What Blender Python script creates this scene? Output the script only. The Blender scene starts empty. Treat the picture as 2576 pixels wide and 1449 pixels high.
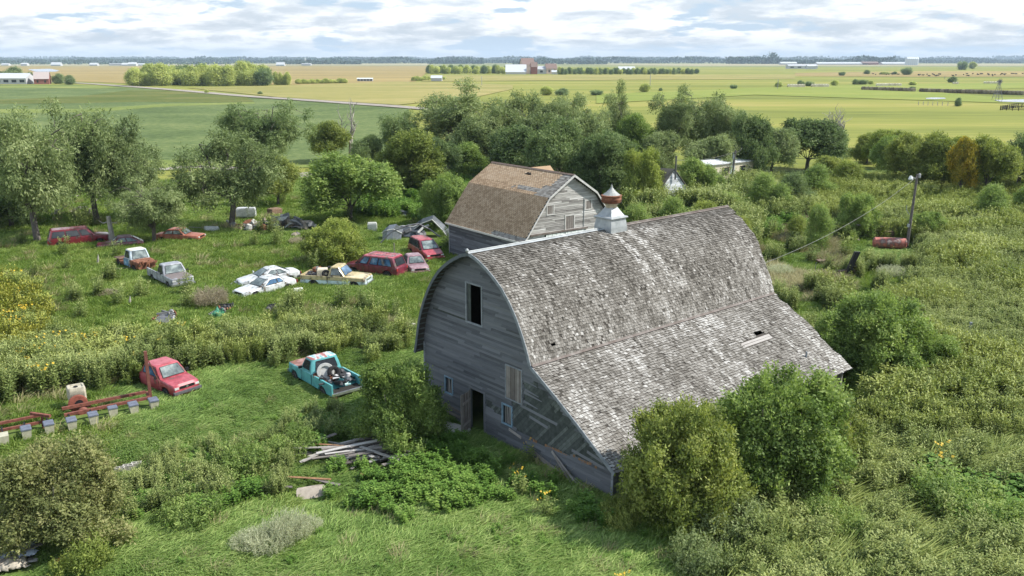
import bpy, math, random
import numpy as np
from math import radians as R, sin, cos, pi
from mathutils import Vector, Matrix

# ------------------------------------------------------------------ camera
SC = bpy.context.scene
CAMH = 17.5; FPX = 860.0; PITCH = math.atan(228.0/FPX)
cam_d = bpy.data.cameras.new("camera"); cam = bpy.data.objects.new("camera", cam_d)
SC.collection.objects.link(cam); SC.camera = cam
cam.location = (0, 0, CAMH); cam.rotation_euler = (pi/2-PITCH, 0, 0)
cam_d.sensor_width = 36; cam_d.lens = FPX/1024*36; cam_d.clip_start = .5; cam_d.clip_end = 60000

# ------------------------------------------------------------------ sky and sun
SUN_AZ, SUN_EL = 88.0, 47.0      # azimuth measured clockwise from the viewing direction (+Y)
world = bpy.data.worlds.new("World"); SC.world = world; world.use_nodes = True
def build_world():
    nt = world.node_tree; nt.nodes.clear(); N = nt.nodes.new; L = nt.links.new
    out = N('ShaderNodeOutputWorld'); bg = N('ShaderNodeBackground'); bg.inputs[1].default_value = .1
    L(bg.outputs[0], out.inputs[0])
    sky = N('ShaderNodeTexSky'); sky.sky_type = 'NISHITA'; sky.sun_disc = False
    sky.sun_elevation = R(SUN_EL); sky.sun_rotation = R(SUN_AZ); sky.air_density = 1.0; sky.dust_density = 1.5
    tc = N('ShaderNodeTexCoord'); sep = N('ShaderNodeSeparateXYZ'); L(tc.outputs['Generated'], sep.inputs[0])
    def mth(op, a, b=None, c=None):
        n = N('ShaderNodeMath'); n.operation = op
        for i, v in enumerate((a, b, c)):
            if v is None: continue
            if isinstance(v, (int, float)): n.inputs[i].default_value = v
            else: L(v, n.inputs[i])
        return n.outputs[0]
    z = mth('MAXIMUM', sep.outputs[2], 0.0)
    den = mth('ADD', z, .17)
    px = mth('DIVIDE', sep.outputs[0], den); py = mth('DIVIDE', sep.outputs[1], den)
    cmb = N('ShaderNodeCombineXYZ'); L(px, cmb.inputs[0]); L(py, cmb.inputs[1]); cmb.inputs[2].default_value = 3.7
    def noise(scale, detail, rough, off=0.0, dist=0.0):
        mp = N('ShaderNodeMapping'); mp.inputs['Location'].default_value = (off, off*.7, off*.3); L(cmb.outputs[0], mp.inputs[0])
        n = N('ShaderNodeTexNoise'); n.inputs['Scale'].default_value = scale*1.45; n.inputs['Detail'].default_value = detail
        n.inputs['Roughness'].default_value = rough; n.inputs['Distortion'].default_value = dist
        L(mp.outputs[0], n.inputs[0]); return n.outputs[0]
    def ramp(f, stops):
        r = N('ShaderNodeValToRGB'); cr = r.color_ramp
        while len(cr.elements) < len(stops): cr.elements.new(.5)
        for e, (p, c) in zip(cr.elements, stops): e.position = p; e.color = (*c, 1) if len(c) == 3 else c
        L(f, r.inputs[0]); return r.outputs[0]
    n1 = noise(1.15, 9, .56, 4.0, .15); n2 = noise(3.0, 8, .6, 11.0, .2); n3 = noise(.5, 4, .5, 2.0)
    cover = mth('ADD', mth('ADD', mth('MULTIPLY', n1, .62), mth('MULTIPLY', n2, .23)), mth('MULTIPLY', n3, .2))
    # broken cumulus: fewer clouds overhead than towards the horizon
    hi = mth('MULTIPLY', mth('MINIMUM', mth('MAXIMUM', mth('SUBTRACT', z, .12), 0.0), .5), .34)
    cov2 = mth('SUBTRACT', cover, hi)
    mask = ramp(cov2, [(.462, (0, 0, 0)), (.500, (1, 1, 1))])
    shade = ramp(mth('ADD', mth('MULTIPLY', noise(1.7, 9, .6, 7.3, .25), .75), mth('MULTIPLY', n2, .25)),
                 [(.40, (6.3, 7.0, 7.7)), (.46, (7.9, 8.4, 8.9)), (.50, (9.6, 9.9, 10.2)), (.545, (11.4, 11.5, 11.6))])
    mx = N('ShaderNodeMix'); mx.data_type = 'RGBA'; L(mask, mx.inputs[0])
    tint = N('ShaderNodeMix'); tint.data_type = 'RGBA'; tint.inputs[0].default_value = .75
    L(sky.outputs[0], tint.inputs[6]); tint.inputs[7].default_value = (5.0, 6.5, 8.3, 1)
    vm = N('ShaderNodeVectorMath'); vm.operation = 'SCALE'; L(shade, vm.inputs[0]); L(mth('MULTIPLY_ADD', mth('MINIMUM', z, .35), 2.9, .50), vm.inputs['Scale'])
    v2 = N('ShaderNodeVectorMath'); v2.operation = 'SCALE'; L(tint.outputs[2], v2.inputs[0]); v2.inputs['Scale'].default_value = .72
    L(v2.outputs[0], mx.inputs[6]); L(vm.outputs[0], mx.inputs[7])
    # thin veil just above the horizon
    hz = ramp(z, [(0.0, (.8, .8, .8)), (.006, (.45, .45, .45)), (.022, (0, 0, 0))])
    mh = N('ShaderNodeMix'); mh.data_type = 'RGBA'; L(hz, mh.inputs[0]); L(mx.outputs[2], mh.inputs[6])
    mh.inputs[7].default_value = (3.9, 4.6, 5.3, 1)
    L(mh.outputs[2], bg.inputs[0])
build_world()
sun_d = bpy.data.lights.new("sun", 'SUN'); sun_d.energy = 4.1; sun_d.angle = R(.5); sun_d.color = (1, .955, .88)
sun = bpy.data.objects.new("sun", sun_d); SC.collection.objects.link(sun)
sv = Vector((sin(R(SUN_AZ))*cos(R(SUN_EL)), cos(R(SUN_AZ))*cos(R(SUN_EL)), sin(R(SUN_EL))))
sun.rotation_euler = sv.to_track_quat('Z', 'Y').to_euler()
SC.view_settings.view_transform = 'Standard'; SC.view_settings.look = 'None'
SC.view_settings.exposure = 0.8; SC.view_settings.gamma = 1.0
SC.cycles.max_bounces = 6; SC.cycles.transparent_max_bounces = 8; SC.cycles.volume_bounces = 0
SC.cycles.diffuse_bounces = 3; SC.cycles.glossy_bounces = 2

# ------------------------------------------------------------------ surveying: a direction read off the photograph meets the ground
CAM = np.array([0, 0, CAMH])
def ray(X, Y):
    s = 1024/2576; x = X*s-512; y = Y*s-288
    return np.array([x, FPX*cos(PITCH)-y*sin(PITCH), -FPX*sin(PITCH)-y*cos(PITCH)])
def G(X, Y, z=0.0):
    d = ray(X, Y); return CAM+d*(z-CAMH)/d[2]
def project(P):
    P = np.asarray(P, float); x = P[..., 0]; y = P[..., 1]; z = P[..., 2]-CAMH
    f = y*cos(PITCH)-z*sin(PITCH); u = y*sin(PITCH)+z*cos(PITCH); s = 2576/1024
    f = np.maximum(f, 1e-3)
    return (512+FPX*x/f)*s, (288-FPX*u/f)*s
def height_at(bx, by, ty):
    g = G(bx, by); lo, hi = 0., 80.
    for _ in range(40):
        m = (lo+hi)/2
        if project((g[0], g[1], m))[1] > ty: lo = m
        else: hi = m
    return lo
def px_per_m(bx, by):            # pixels of the 2576-wide survey grid per metre, at that ground point
    g = G(bx, by); return FPX*2576/1024/np.linalg.norm(g-CAM)

# ------------------------------------------------------------------ mesh helpers
COL = SC.collection
class MB:
    def __init__(s): s.V = []; s.F = []; s.T = []; s.M = []
    def add(s, V, F, t=.5, m=0):
        o = len(s.V); s.V.extend([tuple(v) for v in V])
        for f in F: s.F.append(tuple(i+o for i in f)); s.T.append(t); s.M.append(m)
    def obox(s, o, a, b, c, t=.5, m=0):
        o = np.array(o, float); a = np.array(a, float); b = np.array(b, float); c = np.array(c, float)
        V = [o, o+a, o+a+b, o+b, o+c, o+a+c, o+a+b+c, o+b+c]
        if np.dot(np.cross(a, b), c) > 0: F = [(3, 2, 1, 0), (4, 5, 6, 7), (0, 1, 5, 4), (1, 2, 6, 5), (2, 3, 7, 6), (3, 0, 4, 7)]
        else: F = [(0, 1, 2, 3), (7, 6, 5, 4), (4, 5, 1, 0), (5, 6, 2, 1), (6, 7, 3, 2), (7, 4, 0, 3)]
        s.add(V, F, t, m)
    def box(s, x0, y0, z0, x1, y1, z1, t=.5, m=0): s.obox((x0, y0, z0), (x1-x0, 0, 0), (0, y1-y0, 0), (0, 0, z1-z0), t, m)
    def beam(s, p, q, w, h, t=.5, m=0, up=(0, 0, 1)):
        p = np.array(p, float); q = np.array(q, float); d = q-p; n = d/np.linalg.norm(d)
        u = np.array(up, float); sd = np.cross(n, u)
        if np.linalg.norm(sd) < 1e-3: sd = np.cross(n, (1, 0, 0))
        sd /= np.linalg.norm(sd); u = np.cross(sd, n)
        s.obox(p-sd*w/2-u*h/2, d, sd*w, u*h, t, m)
    def tube(s, pts, rad, n=6, t=.5, m=0, cap=True):
        pts = [np.array(p, float) for p in pts]; k = len(pts)
        if isinstance(rad, (int, float)): rad = [rad]*k
        V = []; ref = np.array([.13, .31, .94])
        for i, p in enumerate(pts):
            d = pts[min(i+1, k-1)]-pts[max(i-1, 0)]; d = d/(np.linalg.norm(d)+1e-9)
            a = np.cross(d, ref)
            if np.linalg.norm(a) < .05: a = np.cross(d, (1, 0, 0))
            a /= np.linalg.norm(a); b = np.cross(d, a)
            for j in range(n):
                an = 2*pi*j/n; V.append(p+rad[i]*(a*cos(an)+b*sin(an)))
        F = [(i*n+j, i*n+(j+1) % n, (i+1)*n+(j+1) % n, (i+1)*n+j) for i in range(k-1) for j in range(n)]
        if cap: F += [tuple(range(n))[::-1], tuple(range((k-1)*n, k*n))]
        s.add(V, F, t, m)
    def lathe(s, prof, c=(0, 0, 0), n=20, axis='z', t=.5, m=0, rot=0.0, cap=True):
        V = []
        for r, h in prof:
            for j in range(n):
                a = 2*pi*j/n+rot; u, v = r*cos(a), r*sin(a)
                V.append((c[0]+u, c[1]+v, c[2]+h) if axis == 'z' else (c[0]+u, c[1]+h, c[2]+v) if axis == 'y' else (c[0]+h, c[1]+u, c[2]+v))
        k = len(prof)
        F = [(i*n+j, i*n+(j+1) % n, (i+1)*n+(j+1) % n, (i+1)*n+j) for i in range(k-1) for j in range(n)]
        if cap: F += [tuple(range(n))[::-1], tuple(range((k-1)*n, k*n))]
        s.add(V, F, t, m)
    def loft(s, rings, t=.5, m=0, closed=True, cap=True, mfn=None):
        n = len(rings[0]); o = len(s.V)
        for r in rings: s.V.extend([tuple(v) for v in r])
        for i in range(len(rings)-1):
            for j in range(n if closed else n-1):
                f = (o+i*n+j, o+i*n+(j+1) % n, o+(i+1)*n+(j+1) % n, o+(i+1)*n+j)
                s.F.append(f); s.T.append(t)
                s.M.append(mfn(sum(np.array(s.V[q]) for q in f)/4) if mfn else m)
        if cap:
            for f in (tuple(range(o, o+n))[::-1], tuple(range(o+(len(rings)-1)*n, o+len(rings)*n))):
                s.F.append(f); s.T.append(t); s.M.append(mfn(sum(np.array(s.V[q]) for q in f)/n) if mfn else m)
    def prism(s, poly, fn, t=.5, m=0):   # poly in 2D, fn(a, b, side) -> 3D, side 0/1
        n = len(poly); V = [fn(a, b, 0) for a, b in poly]+[fn(a, b, 1) for a, b in poly]
        s.add(V, [tuple(range(n))[::-1], tuple(range(n, 2*n))]+[(i, (i+1) % n, n+(i+1) % n, n+i) for i in range(n)], t, m)
    def build(s, name, mats, parent=None, smooth=False, fix=False):
        me = bpy.data.meshes.new(name); me.from_pydata(s.V, [], s.F)
        a = me.attributes.new('tint', 'FLOAT', 'FACE'); a.data.foreach_set('value', np.array(s.T, dtype=np.float32))
        if not isinstance(mats, (list, tuple)): mats = [mats]
        for m in mats: me.materials.append(m)
        me.polygons.foreach_set('material_index', s.M)
        if smooth: me.polygons.foreach_set('use_smooth', [True]*len(s.F))
        if smooth and hasattr(me, 'set_sharp_from_angle'): me.set_sharp_from_angle(angle=R(38))
        if fix:
            import bmesh
            bm = bmesh.new(); bm.from_mesh(me); bmesh.ops.recalc_face_normals(bm, faces=bm.faces); bm.to_mesh(me); bm.free()
        me.update(); return link(name, me, parent)
def link(name, me, parent=None):
    o = bpy.data.objects.new(name, me); COL.objects.link(o)
    if parent is not None: o.parent = parent
    return o
def quads(name, V, T, mats, parent=None, mi=None, tmpl=False):     # V (n,4,3)
    n = len(V); me = bpy.data.meshes.new(name)
    me.vertices.add(n*4); me.vertices.foreach_set('co', np.ascontiguousarray(V, dtype=np.float32).ravel())
    me.loops.add(n*4); me.loops.foreach_set('vertex_index', np.arange(n*4, dtype=np.int32))
    me.polygons.add(n); me.polygons.foreach_set('loop_start', np.arange(0, n*4, 4, dtype=np.int32))
    a = me.attributes.new('tint', 'FLOAT', 'FACE'); a.data.foreach_set('value', np.asarray(T, dtype=np.float32))
    for m in (mats if isinstance(mats, (list, tuple)) else [mats]): me.materials.append(m)
    if mi is not None: me.polygons.foreach_set('material_index', np.asarray(mi, dtype=np.int32))
    me.update(calc_edges=True)
    if tmpl: return me
    return link(name, me, parent)
def tag(o, label=None, cat=None, group=None, kind=None):
    if label: o['label'] = label
    if cat: o['category'] = cat
    if group: o['group'] = group
    if kind: o['kind'] = kind
    return o
def thing(name, label, cat, loc=(0, 0, 0), rz=0.0, group=None):
    o = bpy.data.objects.new(name, None); COL.objects.link(o); o.empty_display_size = .2
    o.location = tuple(loc); o.rotation_euler = (0, 0, rz); return tag(o, label, cat, group)
def catmull(pts, k=4):
    P = [np.array(p, float) for p in pts]; P = [2*P[0]-P[1]]+P+[2*P[-1]-P[-2]]; out = []
    for i in range(1, len(P)-2):
        for j in range(k):
            t = j/k; out.append(.5*((2*P[i])+(P[i+1]-P[i-1])*t+(2*P[i-1]-5*P[i]+4*P[i+1]-P[i+2])*t*t+(3*P[i]-P[i-1]-3*P[i+1]+P[i+2])*t**3))
    out.append(P[-2]); return out
def inpoly(x, y, poly):
    x = np.asarray(x, float); y = np.asarray(y, float); c = np.zeros(x.shape, bool); n = len(poly)
    for i in range(n):
        x0, y0 = poly[i]; x1, y1 = poly[i-1]
        if y0 == y1: continue
        c ^= ((y0 > y) != (y1 > y)) & (x < (x1-x0)*(y-y0)/(y1-y0)+x0)
    return c
_rg = np.random.RandomState(5).rand(256, 256)
def vnoise(x, y, s=1.0):
    x = np.asarray(x)/s; y = np.asarray(y)/s; xi = np.floor(x).astype(int); yi = np.floor(y).astype(int)
    fx = x-xi; fy = y-yi; fx = fx*fx*(3-2*fx); fy = fy*fy*(3-2*fy); g = lambda a, b: _rg[a % 256, b % 256]
    return (g(xi, yi)*(1-fx)+g(xi+1, yi)*fx)*(1-fy)+(g(xi, yi+1)*(1-fx)+g(xi+1, yi+1)*fx)*fy

# ------------------------------------------------------------------ materials
MATS = {}
def mat(name, stops, rough=.8, metal=0.0, wn=0.0, wscale=1.0, on=0.0, oscale=4.0, ti=1.0, rnd=0.0, trans=0.0, bump=0.0,
        bscale=20.0, spec=.3, stretch=(1, 1, 1), coat=0.0, detail=4.0):
    """colour = ramp( ti*tint + wn*worldnoise + on*objectnoise + rnd*random ), each centred on 0 except tint"""
    m = bpy.data.materials.new(name); m.use_nodes = True; nt = m.node_tree; nt.nodes.clear(); N = nt.nodes.new; L = nt.links.new
    out = N('ShaderNodeOutputMaterial'); b = N('ShaderNodeBsdfPrincipled')
    b.inputs['Roughness'].default_value = rough; b.inputs['Metallic'].default_value = metal; b.inputs['Specular IOR Level'].default_value = spec
    if coat: b.inputs['Coat Weight'].default_value = coat; b.inputs['Coat Roughness'].default_value = .1
    def mth(op, a, c):
        n = N('ShaderNodeMath'); n.operation = op
        for i, v in enumerate((a, c)):
            if isinstance(v, (int, float)): n.inputs[i].default_value = v
            else: L(v, n.inputs[i])
        return n.outputs[0]
    if ti: 
        at = N('ShaderNodeAttribute'); at.attribute_name = 'tint'; f = mth('MULTIPLY', at.outputs['Fac'], ti)
        if ti < 1: f = mth('ADD', f, .5*(1-ti))
    else: f = mth('ADD', .5, 0.0)
    def nz(coord, scale, amt, det):
        mp = N('ShaderNodeMapping'); mp.inputs['Scale'].default_value = stretch; L(coord, mp.inputs[0])
        n = N('ShaderNodeTexNoise'); n.inputs['Scale'].default_value = scale; n.inputs['Detail'].default_value = det
        n.inputs['Roughness'].default_value = .6; L(mp.outputs[0], n.inputs[0])
        return mth('MULTIPLY', mth('SUBTRACT', n.outputs[0], .5), amt), n.outputs[0]
    tc = N('ShaderNodeTexCoord')
    if wn: ge = N('ShaderNodeNewGeometry'); f = mth('ADD', f, nz(ge.outputs['Position'], wscale, wn, detail)[0])
    if on: f = mth('ADD', f, nz(tc.outputs['Object'], oscale, on, detail)[0])
    if rnd: oi = N('ShaderNodeObjectInfo'); f = mth('ADD', f, mth('MULTIPLY', mth('SUBTRACT', oi.outputs['Random'], .5), rnd))
    r = N('ShaderNodeValToRGB'); cr = r.color_ramp
    if len(stops) == 1: stops = [(0, stops[0][1]), (1, stops[0][1])]
    while len(cr.elements) < len(stops): cr.elements.new(.5)
    for e, (p, c) in zip(cr.elements, stops): e.position = p; e.color = (*c, 1)
    L(f, r.inputs[0]); L(r.outputs[0], b.inputs['Base Color'])
    if bump:
        _, h = nz(tc.outputs['Object'], bscale, 1, 5); bp = N('ShaderNodeBump'); bp.inputs['Strength'].default_value = bump
        bp.inputs['Distance'].default_value = .05; L(h, bp.inputs['Height']); L(bp.outputs[0], b.inputs['Normal'])
    if trans:
        tr = N('ShaderNodeBsdfTranslucent'); hs = N('ShaderNodeHueSaturation'); hs.inputs['Saturation'].default_value = 1.15
        hs.inputs['Value'].default_value = 1.3; L(r.outputs[0], hs.inputs['Color']); L(hs.outputs[0], tr.inputs[0])
        mx = N('ShaderNodeMixShader'); mx.inputs[0].default_value = trans; L(b.outputs[0], mx.inputs[1]); L(tr.outputs[0], mx.inputs[2])
        L(mx.outputs[0], out.inputs[0])
    else: L(b.outputs[0], out.inputs[0])
    MATS[name] = m; return m
def flat(name, c, rough=.7, metal=0.0, var=.25, scale=6.0, spec=.3, bump=0.0, coat=0.0):
    lo = tuple(x*(1-var) for x in c); hi = tuple(min(1, x*(1+var*.6)) for x in c)
    return mat(name, [(.3, lo), (.7, hi)], rough, metal, on=.9, oscale=scale, ti=0, spec=spec, bump=bump, coat=coat)
W_SILV = mat('weathered_siding', [(0, (.048, .052, .058)), (.35, (.108, .115, .126)), (.7, (.165, .173, .185)), (1, (.27, .28, .29))], .85, on=.55, oscale=3, stretch=(6, .7, 14), spec=.2)
W_SHEATH = mat('old_sheathing', [(0, (.035, .04, .038)), (.5, (.10, .115, .11)), (.85, (.20, .22, .21)), (1, (.30, .31, .29))], .85, on=.8, oscale=4, spec=.2)
W_PALE = mat('peeling_siding', [(0, (.07, .065, .06)), (.35, (.19, .18, .17)), (.65, (.36, .35, .33)), (1, (.58, .57, .55))], .85, on=.9, oscale=2.2, stretch=(.6, .6, 9), spec=.2)
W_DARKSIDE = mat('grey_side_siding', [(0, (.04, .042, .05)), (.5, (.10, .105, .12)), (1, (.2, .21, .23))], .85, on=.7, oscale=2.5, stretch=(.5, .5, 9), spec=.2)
W_SHED = mat('shed_white_siding', [(0, (.16, .17, .18)), (.4, (.42, .44, .46)), (1, (.68, .70, .72))], .8, on=.9, oscale=2.5, stretch=(.6, .6, 8))
SHNG = mat('wood_shingle', [(0, (.042, .038, .032)), (.3, (.118, .109, .096)), (.55, (.190, .178, .160)), (.8, (.28, .267, .247)), (1, (.42, .41, .39))], .9, on=.35, oscale=6, spec=.12)
DECK = flat('roof_deck', (.06, .052, .045), .9)
DARKWOOD = flat('dark_wood', (.03, .027, .024), .9)
RUST = mat('rust', [(.2, (.06, .028, .018)), (.5, (.17, .068, .038)), (.8, (.30, .16, .10))], .85, on=1.2, oscale=3, ti=0)
RUSTPALE = mat('rusty_flashing', [(.2, (.085, .062, .052)), (.5, (.135, .112, .10)), (.8, (.22, .20, .185))], .7, on=1.3, oscale=2, ti=0)
GALV = mat('galvanised_metal', [(.2, (.22, .24, .25)), (.55, (.36, .38, .39)), (.9, (.50, .51, .51))], .55, .2, on=1.0, oscale=2.5, ti=0)
TRIM = mat('weathered_trim', [(.2, (.13, .145, .16)), (.6, (.24, .26, .285)), (.9, (.38, .41, .44))], .8, on=1.0, oscale=4, ti=0)
BLUETRIM = flat('faded_blue_paint', (.19, .29, .37), .7, var=.4)
BLACKM = flat('dark_metal', (.02, .02, .022), .6, .3)
TYRE = flat('tyre_rubber', (.022, .022, .023), .9)
RIM = flat('wheel_rim', (.30, .30, .30), .5, .6)
CHROME = flat('dull_chrome', (.45, .46, .47), .3, .8)
GLASS = mat('car_glass', [(0, (.008, .010, .013)), (1, (.045, .055, .065))], .08, ti=0, on=.9, oscale=1.5, spec=.5)
GLASSP = mat('bleached_glare_glass', [(.25, (.05, .065, .068)), (.5, (.13, .16, .16)), (.8, (.30, .34, .33))], .12, ti=0, on=1.6, oscale=1.6, spec=.6)  # patchy pale base colour: bleached glass with painted glare
GLASSB = mat('painted_reflection_glass', [(.25, (.015, .03, .05)), (.5, (.05, .12, .22)), (.8, (.16, .28, .40))], .06, ti=0, on=1.7, oscale=1.3, spec=.7)  # blue reflection painted into the base colour as patches
CONC = flat('concrete', (.42, .40, .36), .9, bump=.2)
PLANKW = mat('loose_board', [(0, (.07, .06, .055)), (.5, (.20, .18, .165)), (1, (.42, .40, .38))], .85, on=.5, oscale=3, spec=.2)
ORANGEW = flat('fresh_broken_board', (.26, .145, .075), .8, var=.5)
POLEW = mat('pole_wood', [(.2, (.06, .052, .048)), (.8, (.17, .155, .145))], .85, on=1, oscale=3, ti=0)
BARK = mat('bark', [(.2, (.055, .047, .04)), (.6, (.13, .115, .10)), (.9, (.24, .22, .2))], .9, on=1, oscale=3, ti=0)
BARKP = mat('pale_dead_wood', [(.2, (.18, .165, .15)), (.8, (.46, .43, .38))], .85, on=1, oscale=3, ti=0)
def leafm(name, dark, mid, light, **k):
    g = lambda c, f: tuple(x*f for x in c)
    return mat(name, [(0, g(dark, 1.9)), (.5, g(mid, 2.35)), (1, g(light, 2.05))], .6, wn=.55, wscale=.45, rnd=.25, ti=1.0, trans=.38, spec=.2, **k)
L_ELM = leafm('elm_leaf', (.042, .060, .023), (.096, .120, .048), (.182, .206, .100))
L_ELM2 = leafm('dark_elm_leaf', (.028, .046, .017), (.066, .092, .034), (.130, .158, .066))
L_BUSH = leafm('bush_leaf', (.036, .060, .015), (.088, .124, .033), (.182, .218, .070))
L_OLIVE = leafm('olive_leaf', (.040, .058, .014), (.094, .114, .029), (.190, .202, .060))
L_YEL = leafm('yellow_green_leaf', (.052, .074, .016), (.118, .142, .034), (.220, .235, .068))
L_BROWN = leafm('browning_leaf', (.045, .056, .020), (.104, .114, .042), (.180, .170, .080))
L_ORANGE = leafm('autumn_leaf', (.05, .06, .012), (.15, .125, .02), (.28, .18, .025))
L_SAGE = leafm('sage_leaf', (.08, .092, .055), (.19, .20, .13), (.34, .34, .24))
L_DRY = leafm('dry_stem', (.07, .06, .042), (.15, .13, .09), (.26, .235, .175))
L_FAR = leafm('far_grove_leaf', (.09, .12, .035), (.19, .21, .07), (.34, .35, .13))
L_FARB = leafm('far_dark_leaf', (.04, .065, .03), (.085, .115, .05), (.16, .19, .09))
# ------------------------------------------------------------------ ground, fields, roads
def groundmat(name, stops, sc1, sc2, stretch=(1, 1, 1), rot=0.0, bump=0.0, mixw=(.6, .4), rough=.95):
    m = bpy.data.materials.new(name); m.use_nodes = True; nt = m.node_tree; nt.nodes.clear(); N = nt.nodes.new; L = nt.links.new
    out = N('ShaderNodeOutputMaterial'); b = N('ShaderNodeBsdfPrincipled'); b.inputs['Roughness'].default_value = rough
    b.inputs['Specular IOR Level'].default_value = .1; L(b.outputs[0], out.inputs[0])
    ge = N('ShaderNodeNewGeometry'); mp = N('ShaderNodeMapping'); mp.inputs['Scale'].default_value = stretch; mp.inputs['Rotation'].default_value = (0, 0, rot)
    L(ge.outputs['Position'], mp.inputs[0]); ns = []
    for s in (sc1, sc2):
        n = N('ShaderNodeTexNoise'); n.inputs['Scale'].default_value = s; n.inputs['Detail'].default_value = 7; n.inputs['Roughness'].default_value = .62
        L(mp.outputs[0], n.inputs[0]); ns.append(n.outputs[0])
    mx = N('ShaderNodeMix'); mx.inputs[0].default_value = mixw[1]; L(ns[0], mx.inputs[2]); L(ns[1], mx.inputs[3])
    r = N('ShaderNodeValToRGB'); cr = r.color_ramp
    while len(cr.elements) < len(stops): cr.elements.new(.5)
    for e, (p, c) in zip(cr.elements, stops): e.position = p; e.color = (*c, 1)
    L(mx.outputs[0], r.inputs[0]); L(r.outputs[0], b.inputs['Base Color'])
    if bump:
        bp = N('ShaderNodeBump'); bp.inputs['Strength'].default_value = bump; bp.inputs['Distance'].default_value = .3
        L(ns[1], bp.inputs['Height']); L(bp.outputs[0], b.inputs['Normal'])
    return m
G_PAST = groundmat('pasture', [(.38, (.115, .138, .030)), (.46, (.175, .192, .040)), (.54, (.225, .228, .052)), (.64, (.30, .255, .082))], .006, .09, (.35, 3.2, 1), .1)
G_YARD = groundmat('yard_turf', [(.35, (.045, .07, .018)), (.5, (.085, .13, .03)), (.65, (.14, .17, .05))], .08, 1.3, bump=.5)
G_SOY = groundmat('soybeans', [(.40, (.062, .092, .030)), (.5, (.100, .138, .046)), (.60, (.150, .180, .066))], .03, .55, (1, 1, 1), .2, bump=.6, mixw=(.5, .5))
G_OLIVE = groundmat('waterway_grass', [(.38, (.065, .09, .018)), (.5, (.095, .115, .025)), (.62, (.15, .145, .045))], .02, .3, (1, 2, 1))
G_LIGHT = groundmat('field_edge_grass', [(.38, (.11, .15, .035)), (.5, (.16, .195, .05)), (.62, (.23, .24, .075))], .03, .5)
G_CORN = groundmat('ripe_corn', [(.38, (.16, .135, .055)), (.5, (.26, .20, .078)), (.60, (.36, .27, .11))], .005, .04, (.25, 3.2, 1), .12)
G_CORN2 = groundmat('stubble', [(.36, (.23, .21, .12)), (.5, (.30, .27, .16)), (.62, (.36, .33, .2))], .003, .03, (.35, 2, 1))
G_MEADOW = groundmat('yellow_meadow', [(.36, (.17, .17, .05)), (.5, (.24, .22, .07)), (.62, (.33, .27, .11))], .012, .2, (.6, 2.2, 1), .1)
G_BRIGHT = groundmat('green_meadow', [(.36, (.145, .185, .036)), (.5, (.19, .225, .046)), (.62, (.25, .255, .066))], .012, .15, (.6, 2.2, 1), .1)
G_ROAD = groundmat('gravel', [(.35, (.20, .178, .15)), (.5, (.275, .245, .21)), (.65, (.36, .325, .285))], .15, 3)
G_FARF = groundmat('far_fields', [(.34, (.09, .12, .06)), (.44, (.20, .20, .08)), (.5, (.14, .18, .06)), (.58, (.30, .26, .13)), (.68, (.17, .19, .10))], .0006, .004, (.45, 2.4, 1), .05, mixw=(.75, .25))
G_WATER = flat('still_water', (.30, .32, .33), .12, spec=.6)
G_WATERB = flat('blue_water', (.16, .22, .30), .15, spec=.6)
G_DIRT = groundmat('bare_dirt', [(.35, (.13, .10, .075)), (.65, (.24, .20, .16))], .5, 4)
def sheet(name, pts, z, m, world=False):
    P = [(p[0], p[1], z) for p in pts] if world else [(*G(*p)[:2], z) for p in pts]
    mb = MB(); mb.add(P, [tuple(range(len(P)))]); return tag(mb.build(name, m, fix=False), kind='structure')
def up(o):
    me = o.data
    if me.polygons[0].normal.z < 0: me.flip_normals()
# one base sheet out to the horizon: flat near by, low swells beyond three kilometres
def base_ground():
    rs = [0, 60, 150, 300, 600, 1200, 2200, 3200, 4200, 5200, 6400, 8000, 10000, 13000, 17000, 24000]; n = 144; V = [(0, 200, 0)]; F = []
    for k, r in enumerate(rs[1:]):
        for j in range(n):
            a = 2*pi*j/n; x, y = r*sin(a), 200+r*cos(a)
            z = 0 if r < 5000 else (vnoise(x, y, 2600.)-.5)*18*min(1, (r-4600)/4000)
            V.append((x, y, float(z)))
    for j in range(n): F.append((0, 1+(j+1) % n, 1+j))
    for k in range(len(rs)-2):
        for j in range(n): a = 1+k*n+j; b = 1+k*n+(j+1) % n; F.append((a, b, b+n, a+n))
    mb = MB(); mb.add(V, F); o = mb.build('ground', [G_FARF], fix=True, smooth=False)
    if o.data.polygons[0].normal.z < 0: o.data.flip_normals()
    return tag(o, kind='structure')
base_ground()
up(sheet('pasture', [(-520, -20), (620, -20), (2300, 1400), (2300, 2300), (-1900, 2300), (-1900, 1400)], .10, G_PAST, True))
up(sheet('farmyard', [(-130, -15), (130, -15), (190, 60), (200, 118), (60, 142), (-30, 132), (-90, 112), (-200, 100)], .14, G_YARD, True))
up(sheet('soybean_field', [(-260, 436), (480, 412), (760, 405), (1010, 400), (1030, 275), (755, 255), (615, 246), (440, 230), (308, 219), (190, 214), (-200, 214), (-700, 222)], .17, G_SOY))
up(sheet('waterway', [(-300, 262), (0, 252), (205, 243), (322, 228), (440, 229), (620, 245), (640, 257), (527, 259), (352, 257), (170, 261), (0, 262), (-300, 272)], .22, G_OLIVE))
up(sheet('field_edge', [(-300, 280), (0, 276), (230, 275), (420, 262), (640, 258), (640, 262), (430, 268), (240, 283), (0, 287), (-300, 295)], .205, G_LIGHT))
up(sheet('grass_strip', [(-300, 219.5), (120, 215), (250, 216.5), (330, 222), (240, 224), (60, 222), (-300, 226)], .26, G_LIGHT))
up(sheet('tall_grass_margin', [(-300, 470), (100, 455), (400, 432), (790, 424), (820, 405), (400, 405), (0, 425), (-300, 440)], .19, G_LIGHT))
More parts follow.
